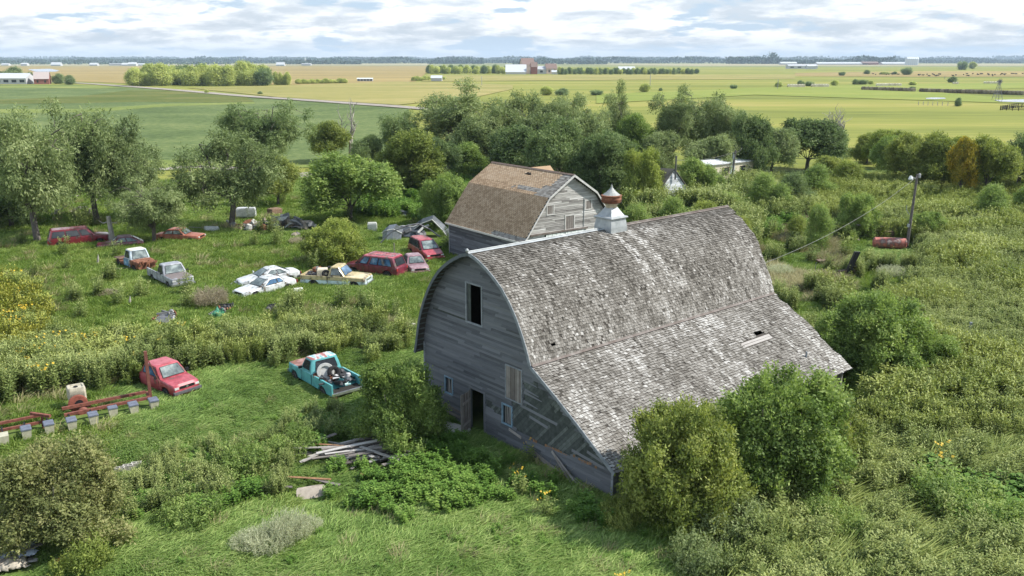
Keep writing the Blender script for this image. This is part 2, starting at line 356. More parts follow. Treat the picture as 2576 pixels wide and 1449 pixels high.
# tan crop land and meadows
up(sheet('corn_field', [(-900, 211), (190, 206), (330, 211), (760, 214), (1045, 206), (1070, 186), (1090, 166), (-900, 168)], .30, G_CORN))
up(sheet('stubble_field', [(-900, 167), (1080, 165), (1080, 160.5), (-900, 162.5)], .34, G_CORN2))
up(sheet('yellow_meadow', [(470, 222), (700, 246), (1000, 266), (1200, 245), (1290, 225), (1290, 214), (1000, 206), (740, 215)], .33, G_MEADOW))
up(sheet('tan_meadow', [(1060, 206), (2000, 199), (2000, 188), (1075, 190)], .35, G_MEADOW))
up(sheet('grain_field', [(1760, 166), (3400, 166), (3400, 161), (1400, 161)], .36, G_CORN2))
up(sheet('green_meadow', [(1500, 238), (1900, 222), (2200, 213), (3000, 205), (3000, 216), (2300, 228), (2576, 252), (2576, 262), (1900, 240), (1500, 262)], .31, G_BRIGHT))
up(sheet('brown_pasture', [(2000, 184), (2300, 180), (3100, 179), (3100, 192), (2300, 194), (2000, 192)], .37, G_CORN))
def strip(name, pts, w, z, m):
    P = [np.array(G(*p)[:2]) for p in pts]; P = catmull(P, 4); Lf = []; Rt = []
    for i, p in enumerate(P):
        d = P[min(i+1, len(P)-1)]-P[max(i-1, 0)]; d /= np.linalg.norm(d); nn = np.array([-d[1], d[0]]); Lf.append(p+nn*w/2); Rt.append(p-nn*w/2)
    mb = MB(); k = len(P); mb.add([(*p, z) for p in Lf]+[(*p, z) for p in Rt], [(i, k+i, k+i+1, i+1) for i in range(k-1)])
    o = mb.build(name, m); return tag(o, kind='structure')
strip('gravel_road', [(-500, 203), (60, 206), (190, 209.5), (308, 217.5), (440, 227.5), (615, 243), (755, 252.5), (900, 263), (1025, 272), (1150, 283)], 8.5, .40, G_ROAD)
strip('driveway', [(-260, 520), (-60, 507), (140, 496), (252, 489), (450, 474), (600, 463), (727, 451), (790, 441), (900, 428)], 3.6, .24, G_ROAD)
strip('field_track', [(-200, 455), (150, 442), (404, 429), (480, 423), (600, 428), (727, 441), (800, 438)], 3.2, .25, G_ROAD)
up(sheet('pond_water', [(2328, 249), (2345, 247.5), (2375, 248), (2380, 250.5), (2350, 252), (2330, 251)], .45, G_WATER))
up(sheet('pond_water', [(2500, 254), (2576, 252), (2700, 253), (2700, 260), (2576, 260), (2515, 258)], .46, G_WATER))
up(sheet('lake_water', [(70, 175), (125, 173.5), (150, 178), (140, 181), (90, 181)], .5, G_WATERB))
# ------------------------------------------------------------------ barns
def vpdir(x):
    v = np.array([x-512, FPX/cos(PITCH)]); return v/np.linalg.norm(v)
def courses(mb, P3, l0, l1, exp, ivs, wmin, wmax, rng, lift=.02, top=.004, tfn=None, skip=0.0, jit=0.0, gap=0.0, m=0):
    """rows of overlapping boards or shingles; P3(a, l, o) -> point; ivs(l) -> list of (a0, a1)"""
    l = l0
    while l < l1-1e-6:
        e = min(exp, l1-l)
        for a0, a1 in ivs(l+e/2):
            a = a0-rng.random()*wmax*.5
            while a < a1:
                w = wmin+(wmax-wmin)*rng.random(); b0 = max(a, a0); b1 = min(a+w, a1); a += w
                if b1-b0 < .02 or rng.random() < skip: continue
                j = (rng.random()-.5)*jit; li = lift*(.7+.8*rng.random()); tl = e*1.04
                lo = l+j; hi = l+tl
                V = [P3(b0+gap, lo, li), P3(b1-gap, lo, li), P3(b1-gap, hi, top), P3(b0+gap, hi, top), P3(b0+gap, lo, 0), P3(b1-gap, lo, 0)]
                t = tfn(b0, l) if tfn else .2+.6*rng.random()
                mb.add(V, [(0, 1, 2, 3)], t, m); k0 = len(mb.V)-6; mb.F += [(k0+4, k0+5, k0+1, k0), (k0, k0+3, k0+4), (k0+1, k0+5, k0+2)]; mb.T += [0.0, t*.6, t*.6]; mb.M += [m]*3  # bottom edge tinted darkest: painted shade under the lap; ends darker too
        l += exp
def minus(ivs, a, b):
    out = []
    for p, q in ivs:
        if b <= p or a >= q: out.append((p, q)); continue
        if a > p: out.append((p, a))
        if b < q: out.append((b, q))
    return out
class Prof:      # a roof section in the y-z plane, walked from its start
    def __init__(s, pts):
        s.p = [np.array(q, float) for q in pts]; s.c = [0]
        for i in range(len(pts)-1): s.c.append(s.c[-1]+np.linalg.norm(s.p[i+1]-s.p[i]))
        s.L = s.c[-1]
    def at(s, l):
        i = 0
        while i < len(s.c)-2 and l > s.c[i+1]: i += 1
        d = (s.p[i+1]-s.p[i])/(s.c[i+1]-s.c[i]); return s.p[i]+d*(l-s.c[i]), d
    def nrm(s, l):
        a = s.at(max(0, l-.12))[1]; b = s.at(min(s.L, l+.12))[1]; d = a+b; d /= np.linalg.norm(d); return np.array([-d[1], d[0]])
def roofP3(prof, side):   # side +1: outward is left of travel
    memo = {}
    def f(a, l, o):
        k = round(l, 4)
        if k not in memo: memo[k] = (prof.at(l)[0], prof.nrm(l)*side)
        p, n = memo[k]; return (a, p[0]+n[0]*o, p[1]+n[1]*o)
    return f
def deck(mb, prof, side, xs0, xs1, th=.06, step=.35, holes=(), xf=None):
    n = max(2, int(prof.L/step)); ls = [prof.L*i/n for i in range(n+1)]
    cuts = sorted({xs0, xs1, *[h[0] for h in holes], *[h[1] for h in holes]})
    for i in range(n):
        cc = cuts[:-1]+[xf(ls[i])] if xf else cuts
        for x0, x1 in zip(cc[:-1], cc[1:]):
            lm = (ls[i]+ls[i+1])/2; xm = (x0+x1)/2
            if any(h[0] <= xm <= h[1] and h[2] <= lm <= h[3] for h in holes): continue
            p0 = prof.at(ls[i])[0]; p1 = prof.at(ls[i+1])[0]; n0 = prof.nrm(ls[i])*side*th; n1 = prof.nrm(ls[i+1])*side*th
            V = [(x0, *p0), (x1, *p0), (x1, *p1), (x0, *p1), (x0, *(p0-n0)), (x1, *(p0-n0)), (x1, *(p1-n1)), (x0, *(p1-n1))]
            mb.add(V, [(0, 1, 2, 3), (7, 6, 5, 4), (0, 4, 5, 1), (2, 6, 7, 3), (1, 5, 6, 2), (3, 7, 4, 0)])
def frame_open(mb, P3, a0, a1, z0, z1, w, o, t=.6, sill=True):
    def bb(x0, x1, y0, y1, oo):
        V = [P3(x0, y0, 0), P3(x1, y0, 0), P3(x1, y1, 0), P3(x0, y1, 0), P3(x0, y0, oo), P3(x1, y0, oo), P3(x1, y1, oo), P3(x0, y1, oo)]
        mb.add(V, [(0, 1, 2, 3), (7, 6, 5, 4), (4, 5, 1, 0), (5, 6, 2, 1), (6, 7, 3, 2), (7, 4, 0, 3)], t)
    bb(a0-w, a0, z0-(w if sill else 0), z1+w, o); bb(a1, a1+w, z0-(w if sill else 0), z1+w, o+.003)
    bb(a0, a1, z1, z1+w, o-.003)
    if sill: bb(a0, a1, z0-w, z0, o-.003)
def diagboards(mb, P3, poly, ang, w, rng, o=.0, tlo=.1, thi=.9, step=.08):
    ys = [p[0] for p in poly]; zs = [p[1] for p in poly]; cx = sum(ys)/len(ys); cz = sum(zs)/len(zs); r = 7
    d = np.array([cos(ang), sin(ang)]); n = np.array([-d[1], d[0]]); k = -r
    while k < r:
        s = np.arange(-r, r, step); X = cx+n[0]*(k+w/2)+d[0]*s; Z = cz+n[1]*(k+w/2)+d[1]*s; ins = inpoly(X, Z, poly)
        i = 0; t = tlo+(thi-tlo)*rng.random(); brk = rng.randint(12, 40)
        while i < len(s):
            if not ins[i]: i += 1; continue
            j = i
            while j < len(s)-1 and ins[j+1] and j-i < brk: j += 1
            if j > i:
                q = lambda kk, ss, oo: P3(cx+n[0]*kk+d[0]*ss, cz+n[1]*kk+d[1]*ss, oo)
                oo = o+rng.random()*.008
                mb.add([q(k+.008, s[i], oo), q(k+w-.008, s[i], oo), q(k+w-.008, s[j], oo), q(k+.008, s[j], oo)], [(0, 1, 2, 3)], t)
                t = tlo+(thi-tlo)*rng.random(); brk = rng.randint(12, 40)
            i = j+1
        k += w

def big_barn():
    rng = random.Random(11)
    P0 = G(1541, 1262); d1 = vpdir(1545); az = math.atan2(d1[1], d1[0]); LEN = 17.75; OV = .45
    B = thing('barn', 'big weathered barn with an arched shingle roof, a metal ventilator and a long lean-to side', 'barn', P0, az)
    RU = 8.80; right = [(0, 9.0), (.6, 8.84), (1.25, 8.53), (1.8, 8.2), (2.35, 7.8), (2.9, 7.22), (3.3, 6.68), (3.72, 5.95), (4.02, 5.3), (4.24, 4.72)]
    left = right[:-1]+[(4.22, 4.72), (4.38, 4.1), (4.50, 3.5), (4.66, 3.05)]
    ar = Prof([(RU-s, z) for s, z in reversed(right)])           # from the break up to the ridge, going +y
    al = Prof([(RU+s, z) for s, z in left])                      # from the ridge down the far side
    lt = Prof([(-.48, 1.58), (1.5, 2.88), (3.0, 3.82), (4.56, 4.72)])   # lean-to, eave up to the break
    def top(y):   # wall height under the roof
        if y < 4.50: return 1.58+(y+.48)*.632-.07
        P = ar if y < RU else al
        ps = P.p
        for a, b in zip(ps[:-1], ps[1:]):
            if min(a[0], b[0]) <= y <= max(a[0], b[0]) and abs(a[0]-b[0]) > 1e-6:
                return a[1]+(b[1]-a[1])*(y-a[0])/(b[0]-a[0])-.08
        return 3.2
    UMAX = 13.17
    ytab = np.arange(0.0, UMAX+.001, .03); ztab = np.array([top(y) if y < UMAX-.02 else top(13.1) for y in ytab]); ztab[ytab > 13.0] = np.minimum(ztab[ytab > 13.0], 5.0)
    def span(z):
        ok = ytab[ztab >= z]
        return [(float(ok.min()), float(ok.max()))] if len(ok) > 3 else []
    DOOR = (8.33, 9.36, 0.0, 2.2); LOFT = (8.45, 9.55, 5.55, 7.4); HATCH = (5.62, 6.68, 2.55, 4.1); W1 = (10.82, 11.38, 1.42, 2.2); W2 = (6.32, 6.92, 1.24, 2.12)
    gap_poly = [(5.52, 3.72), (4.75, 3.85), (3.4, 3.35), (.9, 1.74), (.35, 1.42), (2.6, 1.15), (4.5, 1.02), (6.25, 1.22), (6.25, 2.48), (5.52, 2.5)]
    gap2 = [(8.25, 2.02), (7.0, 1.85), (7.0, 1.45), (8.25, 1.68)]
    def gable(face_x, out, parent, name, opens, gaps, mtl, seed, diag=True):
        r2 = random.Random(seed); P3 = lambda a, l, o: (face_x+out*o, a, l)
        base = MB(); z = 0.0
        while z < 9:
            for a0, a1 in span(z+.1):
                iv = [(a0, a1)]
                for (p, q, s, t) in opens:
                    if s-.02 <= z+.05 <= t-.02: iv = minus(iv, p, q)
                for p, q in iv: base.box(face_x-out*.015, p, z, face_x-out*.09, q, z+.1, .2)
            z += .1
        w = base.build(name, W_SHEATH, parent)
        mb = MB()
        def ivs(zz):
            iv = span(zz+.02)
            if zz < .02: iv = [(2.2, a1) for a0, a1 in iv]
            for (p, q, s, t) in opens:
                if s-.06 <= zz <= t+.06: iv = minus(iv, p-.03, q+.03)
            for g in gaps:
                xs = np.arange(0, 13.2, .06); ins = inpoly(xs, np.full(len(xs), zz), g)
                if ins.any():
                    lo, hi = xs[ins].min(), xs[ins].max(); iv = minus(iv, lo+(r2.random()-.5)*.5, hi+(r2.random()-.5)*.15)
            return iv
        courses(mb, P3, 0.0, 8.85, .125, ivs, 1.2, 4.2, r2, lift=.045, top=.004, tfn=lambda a, l: min(1, max(0, .42+.42*(r2.random()-.5)+.25*(vnoise(a, l*3, 1.7)-.5))), skip=.008, jit=.02)
        for g in gaps:   # stray courses still nailed across the bare patch
            if len(g) < 6: continue
            for zz, a, b in ((3.62, 4.6, 5.5), (3.2, 4.5, 5.5), (3.05, 4.3, 5.5), (2.62, 4.55, 5.5), (2.35, 3.3, 5.7), (2.0, 3.9, 5.1), (1.35, .5, 2.4), (1.6, .6, 1.5)):
                mb.add([P3(a, zz-.1*(a < 4), .04), P3(b, zz+.04, .035), P3(b, zz+.16, .012), P3(a, zz+.02, .015)], [(0, 1, 2, 3)], .65)
        sd = mb.build('siding', mtl, w)
        if diag:
            for g in gaps: mb = MB(); diagboards(mb, P3, [(y, z) for y, z in g], R(133), .15, r2, .004, .15, .62); mb.build('diagonal_boards', W_SHEATH, w)
        return P3, w
    P3, GW = gable(0.0, -1, B, 'gable_wall', [DOOR, LOFT, HATCH, W1, W2], [gap_poly, gap2], W_SILV, 3)
    gable(LEN, 1, B, 'far_gable_wall', [(7, 10, 0, 3.2)], [], W_SILV, 9, False)
    # patches of orange fresh break along the bare strip
    for k in range(26):
        mb = MB(); a = .9+k*.16; z = 1.02+.10*math.sin(k)*.4+.12*(1 if k < 9 else 0)
        if rng.random() < .8: mb.add([P3(a, z, .03), P3(a+.13, z-.01, .03), P3(a+.13, z+.10+.06*rng.random(), .022), P3(a, z+.12, .022)], [(0, 1, 2, 3)], .5); mb.build('broken_edge', ORANGEW, GW)
    # loose boards hanging off the low corner
    for a0, z0, a1, z1, o0, o1 in ((4.9, .50, 1.4, -.02+.05, .06, .35), (3.6, .92, 1.6, .12, .05, .4), (3.5, .85, 1.7, .02, .05, .55), (2.6, .28, .15, .06, .1, .5), (4.2, .30, .6, .10, .1, .42), (9.9, .6, 12.2, .95, .05, .32), (10.2, .35, 12.6, .55, .05, .4), (6.5, .98, 5.6, .85, .03, .06)):
        mb = MB(); p = np.array(P3(a0, z0+.04, o0)); q = np.array(P3(a1, z1+.05, o1)); mb.beam(p, q, .025, .13, .4+.4*rng.random(), 0, up=(0, 0, 1)); mb.build('loose_board', PLANKW, GW)
    # openings
    def opening(nm, O, w, mt, sill=True):
        mb = MB(); frame_open(mb, P3, O[0], O[1], O[2], O[3], w, .06, sill=sill); return mb.build(nm, mt, B)
    f = opening('loft_opening', LOFT, .08, TRIM)
    mb = MB(); mb.box(.02, LOFT[1]-.22, LOFT[2], .06, LOFT[1], LOFT[3], .3); mb.build('shutter', W_SHEATH, f)
    f = opening('hatch', HATCH, .06, TRIM)
    mb = MB(); n = 7
    for i in range(n):
        a = HATCH[0]+(HATCH[1]-HATCH[0])*i/n; mb.box(-.045-.01*(i % 2), a+.008, HATCH[2]+.03*rng.random(), -.012, a+(HATCH[1]-HATCH[0])/n-.008, HATCH[3]-.02*rng.random(), .25+.5*rng.random())
    mb.build('hatch_door', PLANKW, f)
    f = opening('doorway', DOOR, .10, W_SILV, False)
    mb = MB()
    for i in range(4):
        a = DOOR[1]+.02+.0*i; u0 = np.array([-.05-.03*i-.2*i, DOOR[1]-.10*i, .04]); mb.obox(u0, (-.19, -.10, 0), (.012, -.02, 0), (0.0, 0.03, 2.05+.05*rng.random()), .3+.4*rng.random())
    for zz in (.5, 1.6): mb.obox((-.04, DOOR[1]-.02, zz), (-.75, -.40, 0), (-.01, .02, 0), (0, 0, .12), .7)
    mb.build('door', PLANKW, f)
    for W in (W1, W2):
        f = opening('window', W, .075, BLUETRIM); mb = MB(); n = 5
        for i in range(n):
            a = W[0]+.05+(W[1]-W[0]-.1)*i/n; lean = (rng.random()-.5)*.12
            mb.add([P3(a, W[2], -.03), P3(a+.05, W[2], -.03), P3(a+.05+lean, W[3]-.08*rng.random(), -.03), P3(a+lean, W[3], -.03)], [(0, 1, 2, 3)], .75)
        mb.build('slat', PLANKW, f)
        mb = MB(); mb.add([P3(W[0], W[2], -.055), P3(W[1], W[2], -.055), P3(W[1], W[3], -.055), P3(W[0], W[3], -.055)], [(0, 1, 2, 3)]); mb.build('pane', GLASS, f)
    # side walls and floor
    mb = MB()
    PL = lambda a, l, o: (a, UMAX+o, l)
    mb.box(.09, UMAX-.09, 0, LEN-.09, UMAX-.015, 3.3, .2); courses(mb, PL, 0, 3.3, .125, lambda l: [(0, LEN)], 1.5, 4, rng, .03, m=0)
    mb.build('left_wall', W_SILV, B)
    mb = MB(); PR = lambda a, l, o: (a, -o, l)
    mb.box(.09, .015, 0, LEN-.09, .09, 1.72, .2); courses(mb, PR, 0, 1.7, .125, lambda l: [(0, LEN-2.4)], 1.5, 4, rng, .03, skip=.05)
    mb.build('lean_to_wall', W_SILV, B)
    mb = MB()      # upright planks and corner post at the far corner of the lean-to
    for i in range(11): mb.box(LEN-2.4+i*.21, -.05, 0, LEN-2.4+i*.21+.17, .01, 1.5+.12*rng.random(), .25+.5*rng.random())
    mb.box(LEN-.1, -.16, 0, LEN+.06, 0.0, 1.62, .6); mb.build('plank_wall', PLANKW, B)
    mb = MB(); mb.box(.1, .1, .02, LEN-.1, UMAX-.1, .06); mb.build('floor', DARKWOOD, B)
    # corner boards
    mb = MB(); mb.box(-.05, -.03, 0, -.005, .09, 1.75, .5); mb.build('corner_board', TRIM, B); mb = MB(); mb.box(-.05, UMAX-.08, 0, -.005, UMAX+.05, 3.6, .7); mb.build('corner_board', TRIM, B)
    # roof: boards below, shingles above
    x0, x1 = -OV, LEN+.35
    def pale(a, l, where):
        v = (.50 if where == 'lean' else .45)+.42*(rng.random()-.5)+.14*(vnoise(a, l, 2.3)-.5)+.34*(vnoise(a*1.0+50, l*.22, .24)-.5)
        pt = vnoise(a*1.6+9, l*.62+3, 1.05); v += .24*(pt > (.70 if where == 'lean' else .80))*(rng.random() > .25)
        if where == 'lean': v += .10
        else:
            v += .55*max(0, .32-l/7)*(vnoise(a*3, l*.6, .8)); 
            for c in (8.45, 9.65):          # zinc-washed streaks below the ventilator
                s = abs(a-c+.12*sin(l*1.3)); v += .44*(s < .27)*(rng.random() < .8)*min(1, max(.1, (l-1.0)/3))
        if rng.random() < .06: v += .25
        if rng.random() < .08: v -= .25
        return min(1, max(0, v))
    def jag(r0, r1, amt):
        return lambda l: [(r0, r1+amt*(vnoise(l, 3.1, .45)-.5)+.02*rng.random())]
    rf = MB(); deck(rf, ar, 1, x0, x1-.15, xf=lambda l: x1-.15+1.15*(l/ar.L)**2.2, holes=[(1.1, 1.45, 6.15, 6.45), (.9, 1.25, .5, .68)]); R1 = rf.build('arched_roof', DECK, B)
    mb = MB(); hol = lambda l: jag(x0, x1+1.15*(l/ar.L)**2.2, .22)(l)
    def ivr(l):
        iv = hol(l)
        if 6.2 < l < 6.34: iv = minus(iv, 1.15, 1.4)
        if .52 < l < .66: iv = minus(iv, .95, 1.2)
        if 5.3 < l < 5.5: iv = minus(iv, x1-.5, x1+1)
        return iv
    courses(mb, roofP3(ar, 1), .02, ar.L-.02, .14, ivr, .07, .16, rng, lift=.030, top=.003, tfn=lambda a, l: pale(a, l, 'arch'), skip=.012, jit=.055, gap=.006)
    mb.build('shingles', SHNG, R1)
    rf = MB(); deck(rf, al, 1, x0, x1-.15, xf=lambda l: x1-.15+1.15*(1-l/al.L)**2.2); R2 = rf.build('left_roof', DECK, B)
    mb = MB(); Pp = roofP3(al, 1); LL = al.L
    courses(mb, lambda a, l, o: Pp(a, LL-l, o), .02, LL-.02, .14, jag(x0, x1, .4), .1, .24, rng, lift=.024, top=.003, tfn=lambda a, l: pale(a, l, 'arch'), jit=.03)
    mb.build('shingles', SHNG, R2)
    for i in range(26):      # rafter ribs seen on the underside of the gable overhang
        mb = MB(); l = al.L*(i+.5)/26; p = al.at(l)[0]; n = al.nrm(l); a = (x0+.02, *(p-n*.08)); b = (-.03, *(p-n*.08)); mb.beam(a, b, .05, .05, .5, 0, up=(0, n[0], n[1])); mb.build('overhang_rib', W_SHEATH, R2)
    HL = (13.55, 14.45, 3.62, 3.95)
    rf = MB(); deck(rf, lt, 1, x0, x1-.1, holes=[HL]); R3 = rf.build('lean_to_roof', DECK, B)
    mb = MB()
    def ivl(l):
        iv = jag(x0, x1, .3)(l)
        if HL[2]-.02 < l < HL[3]: iv = minus(iv, HL[0]+.1*rng.random(), HL[1]-.2*rng.random())
        if 3.25 < l < 3.6: iv = minus(iv, 12.0+rng.random()*.3, 14.6)
        return iv
    courses(mb, roofP3(lt, 1), 0.0, lt.L-.02, .14, ivl, .08, .19, rng, lift=.034, top=.003, tfn=lambda a, l: pale(a, l, 'lean'), skip=.015, jit=.06, gap=.006)
    mb.build('shingles', SHNG, R3)
    mb = MB(); P = roofP3(lt, 1)
    for l in (3.28, 3.44): mb.add([P(12.0, l, .02), P(14.6, l-.02, .02), P(14.6, l+.13, .02), P(12.1, l+.13, .02)], [(0, 1, 2, 3)], .8)
    mb.build('bare_plank', PLANKW, R3)
    # rim boards on both gables, ridge cap, flashing along the break
    DRIM = flat('dark_rim', (.10, .115, .13), .7)
    def rim(prof, side, x, w, th, nm, tm=TRIM):
        mb = MB(); n = 26; A = []
        for i in range(n+1):
            l = prof.L*i/n; p = prof.at(l)[0]; nn = prof.nrm(l)*side; A.append([(x, *(p+nn*.035)), (x-th, *(p+nn*.035)), (x-th, *(p-nn*w)), (x, *(p-nn*w))])
        mb.loft(A); mb.build(nm, tm, B)
    rim(ar, 1, x0+.0, .12, .035, 'rim_board'); rim(al, 1, x0, .12, .035, 'rim_board', DRIM); rim(lt, 1, x0, .12, .035, 'rim_board')
    mb = MB(); xs = np.linspace(x0-.1, x1+1.1, 30)
    for x_, y_ in zip(xs[:-1], xs[1:]):
        for s in (-1, 1): mb.add([(x_, RU, 9.08), (y_, RU, 9.08), (y_, RU+s*.13, 9.02), (x_, RU+s*.13, 9.02)], [(0, 1, 2, 3) if s < 0 else (3, 2, 1, 0)], .5, 0 if x_ < 8.5 else 1)
    mb.tube([(x0-.1, RU, 9.09), (8.2, RU, 9.09)], .028, 6, m=0); mb.tube([(9.6, RU, 9.09), (x1+1.1, RU, 9.09)], .035, 6, m=1)
    mb.build('ridge_cap', [GALV, RUSTPALE], B)
    mb = MB(); mb.lathe([(.001, -.09), (.07, -.05), (.085, 0), (.06, .06), (.001, .1)], (x0-.1, RU, 9.15), 10, m=0); mb.build('ridge_knob', GALV, B)
    mb = MB(); mb.add([(x0, 4.50, 4.80), (x1-.1, 4.50, 4.80), (x1-.1, 4.40, 4.725), (x0, 4.40, 4.725)], [(0, 1, 2, 3)]); mb.tube([(x0, 4.50, 4.78), (x1-.1, 4.50, 4.78)], .022, 6)
    mb.build('flashing', RUSTPALE, B)
    # ventilator
    cx = 8.95; VS = .93; V = None; n = 4; q = pi/4
    mb = MB(); s2 = math.sqrt(2)
    mb.lathe([(.60*s2, -.42), (.60*s2, .12), (.53*s2, .62)], (cx, RU, 9.0), 4, rot=q); base = mb.build('ventilator', GALV, B)
    mb = MB(); mb.lathe([(.62*s2, .56), (.64*s2, .60), (.62*s2, .65), (.52*s2, .68)], (cx, RU, 9.0), 4, rot=q); mb.build('plinth', GALV, base)
    mb = MB(); mb.lathe([(.51*s2, .66), (.38*s2, .86), (.26*s2, 1.06), (.23*s2, 1.12)], (cx, RU, 9.0), 4, rot=q); mb.build('pyramid', GALV, base)
    mb = MB(); mb.lathe([(.29, 1.22), (.31, 1.34), (.42, 1.44)], (cx, RU, 8.88), 20); mb.build('neck', flat('yellowed_metal', (.42, .36, .26), .6), base, smooth=True)
    mb = MB(); mb.lathe([(.36, 1.44), (.50, 1.50), (.52, 1.54), (.52, 1.62), (.535, 1.64), (.535, 1.67), (.52, 1.69), (.52, 1.80), (.55, 1.82), (.55, 1.86), (.46, 1.88)], (cx, RU, 8.87), 28); mb.build('drum', RUST, base, smooth=True)
    mb = MB(); mb.lathe([(.47, 1.87), (.30, 2.00), (.12, 2.17), (.07, 2.24), (.03, 2.36), (.004, 2.45)], (cx, RU, 8.87), 14); mb.build('cone_cap', flat('grey_cone', (.30, .31, .30), .6, .2), base)
    # white chips of a pipe on the lean-to
    p = roofP3(lt, 1)(15.6, 1.55, .0); mb = MB(); mb.tube([p, (p[0], p[1], p[2]+.32)], .05, 8); mb.build('vent_pipe', TRIM, R3)
    return B, P0, az
BARN, BP, BAZ = big_barn()
def barn_world(x, y): return (BP[0]+x*cos(BAZ)-y*sin(BAZ), BP[1]+x*sin(BAZ)+y*cos(BAZ))

def small_barn():
    rng = random.Random(21)
    c = lambda X, Y: ((1320+X/4.83)*2576/3072, (470+Y/4.83)*2576/3072)
    Bf = G(*c(160, 1440)); v = vpdir(-158); e1 = np.array([v[0], v[1]])      # e1 runs from the near gable back to the far one
    L2 = 11.15; near = Bf[:2]-e1*(L2-.2); az = math.atan2(e1[1], e1[0])
    # local x along e1 (0 at near gable); the barn's width lies on the -y side
    B = thing('barn', 'smaller gambrel barn with tan shingles and a pale peeling gable, behind the big one', 'barn', (near[0], near[1], 0), az)
    W = 10.1; EH = 3.25; RZ = 8.2; BZ = 6.52
    roofL = Prof([(.32, 3.1), (0.0, 3.42), (-1.1, 4.9), (-2.42, 6.60), (-5.05, 8.25)]); roofR = Prof([(-5.05, 8.25), (-7.65, 6.60), (-9.0, 4.9), (-10.1, 3.42), (-10.42, 3.1)])
    def wt(y):
        y = -y
        if y < 2.42: return 3.3+(6.5-3.3)*y/2.42
        if y < 5.05: return 6.5+(8.1-6.5)*(y-2.42)/2.63
        return wt(-(10.1-y))
    ytab = np.arange(-10.1, .001, .03); ztab = np.array([wt(y) for y in ytab])
    def span(z):
        ok = ytab[ztab >= z]; return [(float(ok.min()), float(ok.max()))] if len(ok) > 3 else []
    OP = [(-3.07, -2.42, 5.16, 5.88), (-7.28, -6.62, 5.18, 5.90), (-5.34, -4.42, 3.68, 4.80), (-6.36, -2.2, 0, 3.45)]
    for face, out, ops, nm in ((0.0, -1, OP, 'gable_wall'), (L2, 1, [], 'far_gable_wall')):
        P3 = lambda a, l, o: (face+out*o, a, l); base = MB(); z = 0
        while z < 8.1:
            iv = span(z+.07)
            for (p, q, s, t) in ops:
                if s-.02 <= z+.05 <= t-.02: iv = minus(iv, p, q)
            for p, q in iv: base.box(face-out*.015, p, z, face-out*.09, q, z+.1, .2)
            z += .1
        w = base.build(nm, W_SHEATH, B); mb = MB()
        def ivs(zz):
            iv = span(zz+.05)
            for (p, q, s, t) in ops:
                if s-.05 <= zz <= t+.05: iv = minus(iv, p-.03, q+.03)
            return iv
        courses(mb, P3, 0, 8.0, .14, ivs, 1.0, 4.0, rng, .03, tfn=lambda a, l: min(1, max(0, .5+.4*(rng.random()-.5)+.6*(vnoise(a, l*4, 1.6)-.5)+.25*(l < 4)*(a > -2.5))), jit=.02)
        mb.build('siding', W_PALE, w)
        if face == 0.0:
            for O, nn in ((OP[0], 'window'), (OP[1], 'window'), (OP[2], 'hatch')):
                m2 = MB(); frame_open(m2, P3, *[O[0], O[1], O[2], O[3]], .09, .06); f = m2.build(nn, flat('pale_trim', (.5, .49, .47)), B); m3 = MB(); n = 4
                for i in range(n): a = O[0]+(O[1]-O[0])*i/n; m3.box(-.03, a+.01, O[2], -.012, a+(O[1]-O[0])/n-.01, O[3], .3+.4*rng.random())
                m3.build('shutter_board', PLANKW, f)
            m2 = MB(); m2.box(-.16, -6.85, 3.52, -.03, -.6, 3.66); m2.build('door_track', RUSTPALE, B)
            for i in range(2):
                m2 = MB(); n = 9; y0 = (-4.28, -6.40)[i]
                for k in range(n): m2.box(-.11-.01*(k % 2), y0+k*.225, .05, -.05, y0+k*.225+.21, 3.46, .6+.3*rng.random())
                m2.build('sliding_door', flat('white_door_paint', (.62, .66, .64), .7, var=.4), B)
            m2 = MB(); m2.tube([(-.06, -6.45, 3.7), (-.06, -6.45, 6.2)], .03, 5); m2.build('conduit', GALV, B)
    mb = MB(); PL = lambda a, l, o: (a, o, l)
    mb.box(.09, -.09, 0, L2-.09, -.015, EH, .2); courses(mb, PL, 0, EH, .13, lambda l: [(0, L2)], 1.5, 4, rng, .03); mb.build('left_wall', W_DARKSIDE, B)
    mb = MB(); mb.box(.09, -W+.015, 0, L2-.09, -W+.09, EH, .2); courses(mb, lambda a, l, o: (a, -W-o, l), 0, EH, .13, lambda l: [(0, L2)], 1.5, 4, rng, .03); mb.build('right_wall', W_PALE, B)
    mb = MB(); mb.box(-.05, -.08, 0, -.004, .05, 3.3, .8); mb.build('corner_board', MATS['pale_trim'], B); mb = MB(); mb.box(L2+.004, -.08, 0, L2+.05, .05, 3.3, .8); mb.build('corner_board', MATS['pale_trim'], B)
    TAN = mat('tan_shingle', [(0, (.18, .118, .072)), (.35, (.31, .215, .135)), (.65, (.42, .305, .20)), (1, (.50, .39, .28))], .9, on=.2, oscale=.8, spec=.15)
    for prof, nm, flip in ((roofL, 'left_roof', False), (roofR, 'right_roof', True)):
        mb = MB(); sgn = -1 if not flip else -1
        class Pm: pass
        deck(mb, prof, -1, -.35, L2+.25, holes=[(4.6, 5.35, 6.55, 6.75)] if not flip else ()); rf = mb.build(nm, DECK, B)
        P = roofP3(prof, -1); LL = prof.L; Q = P if not flip else (lambda a, l, o: P(a, LL-l, o))
        # the ridge and the break sag in the middle and toward the near gable
        mb = MB(); l = 0.0; row = 0
        def worn(a, l):
            return (l > 4.6 and a < .5+1.0*vnoise(l, 7, .8)) or (abs(l-4.95) < .28+.4*(a < 1.6) and a < 4.2+vnoise(l, a, .5)) or (l < .35 and a < 3.0+2*vnoise(a, l, .4))
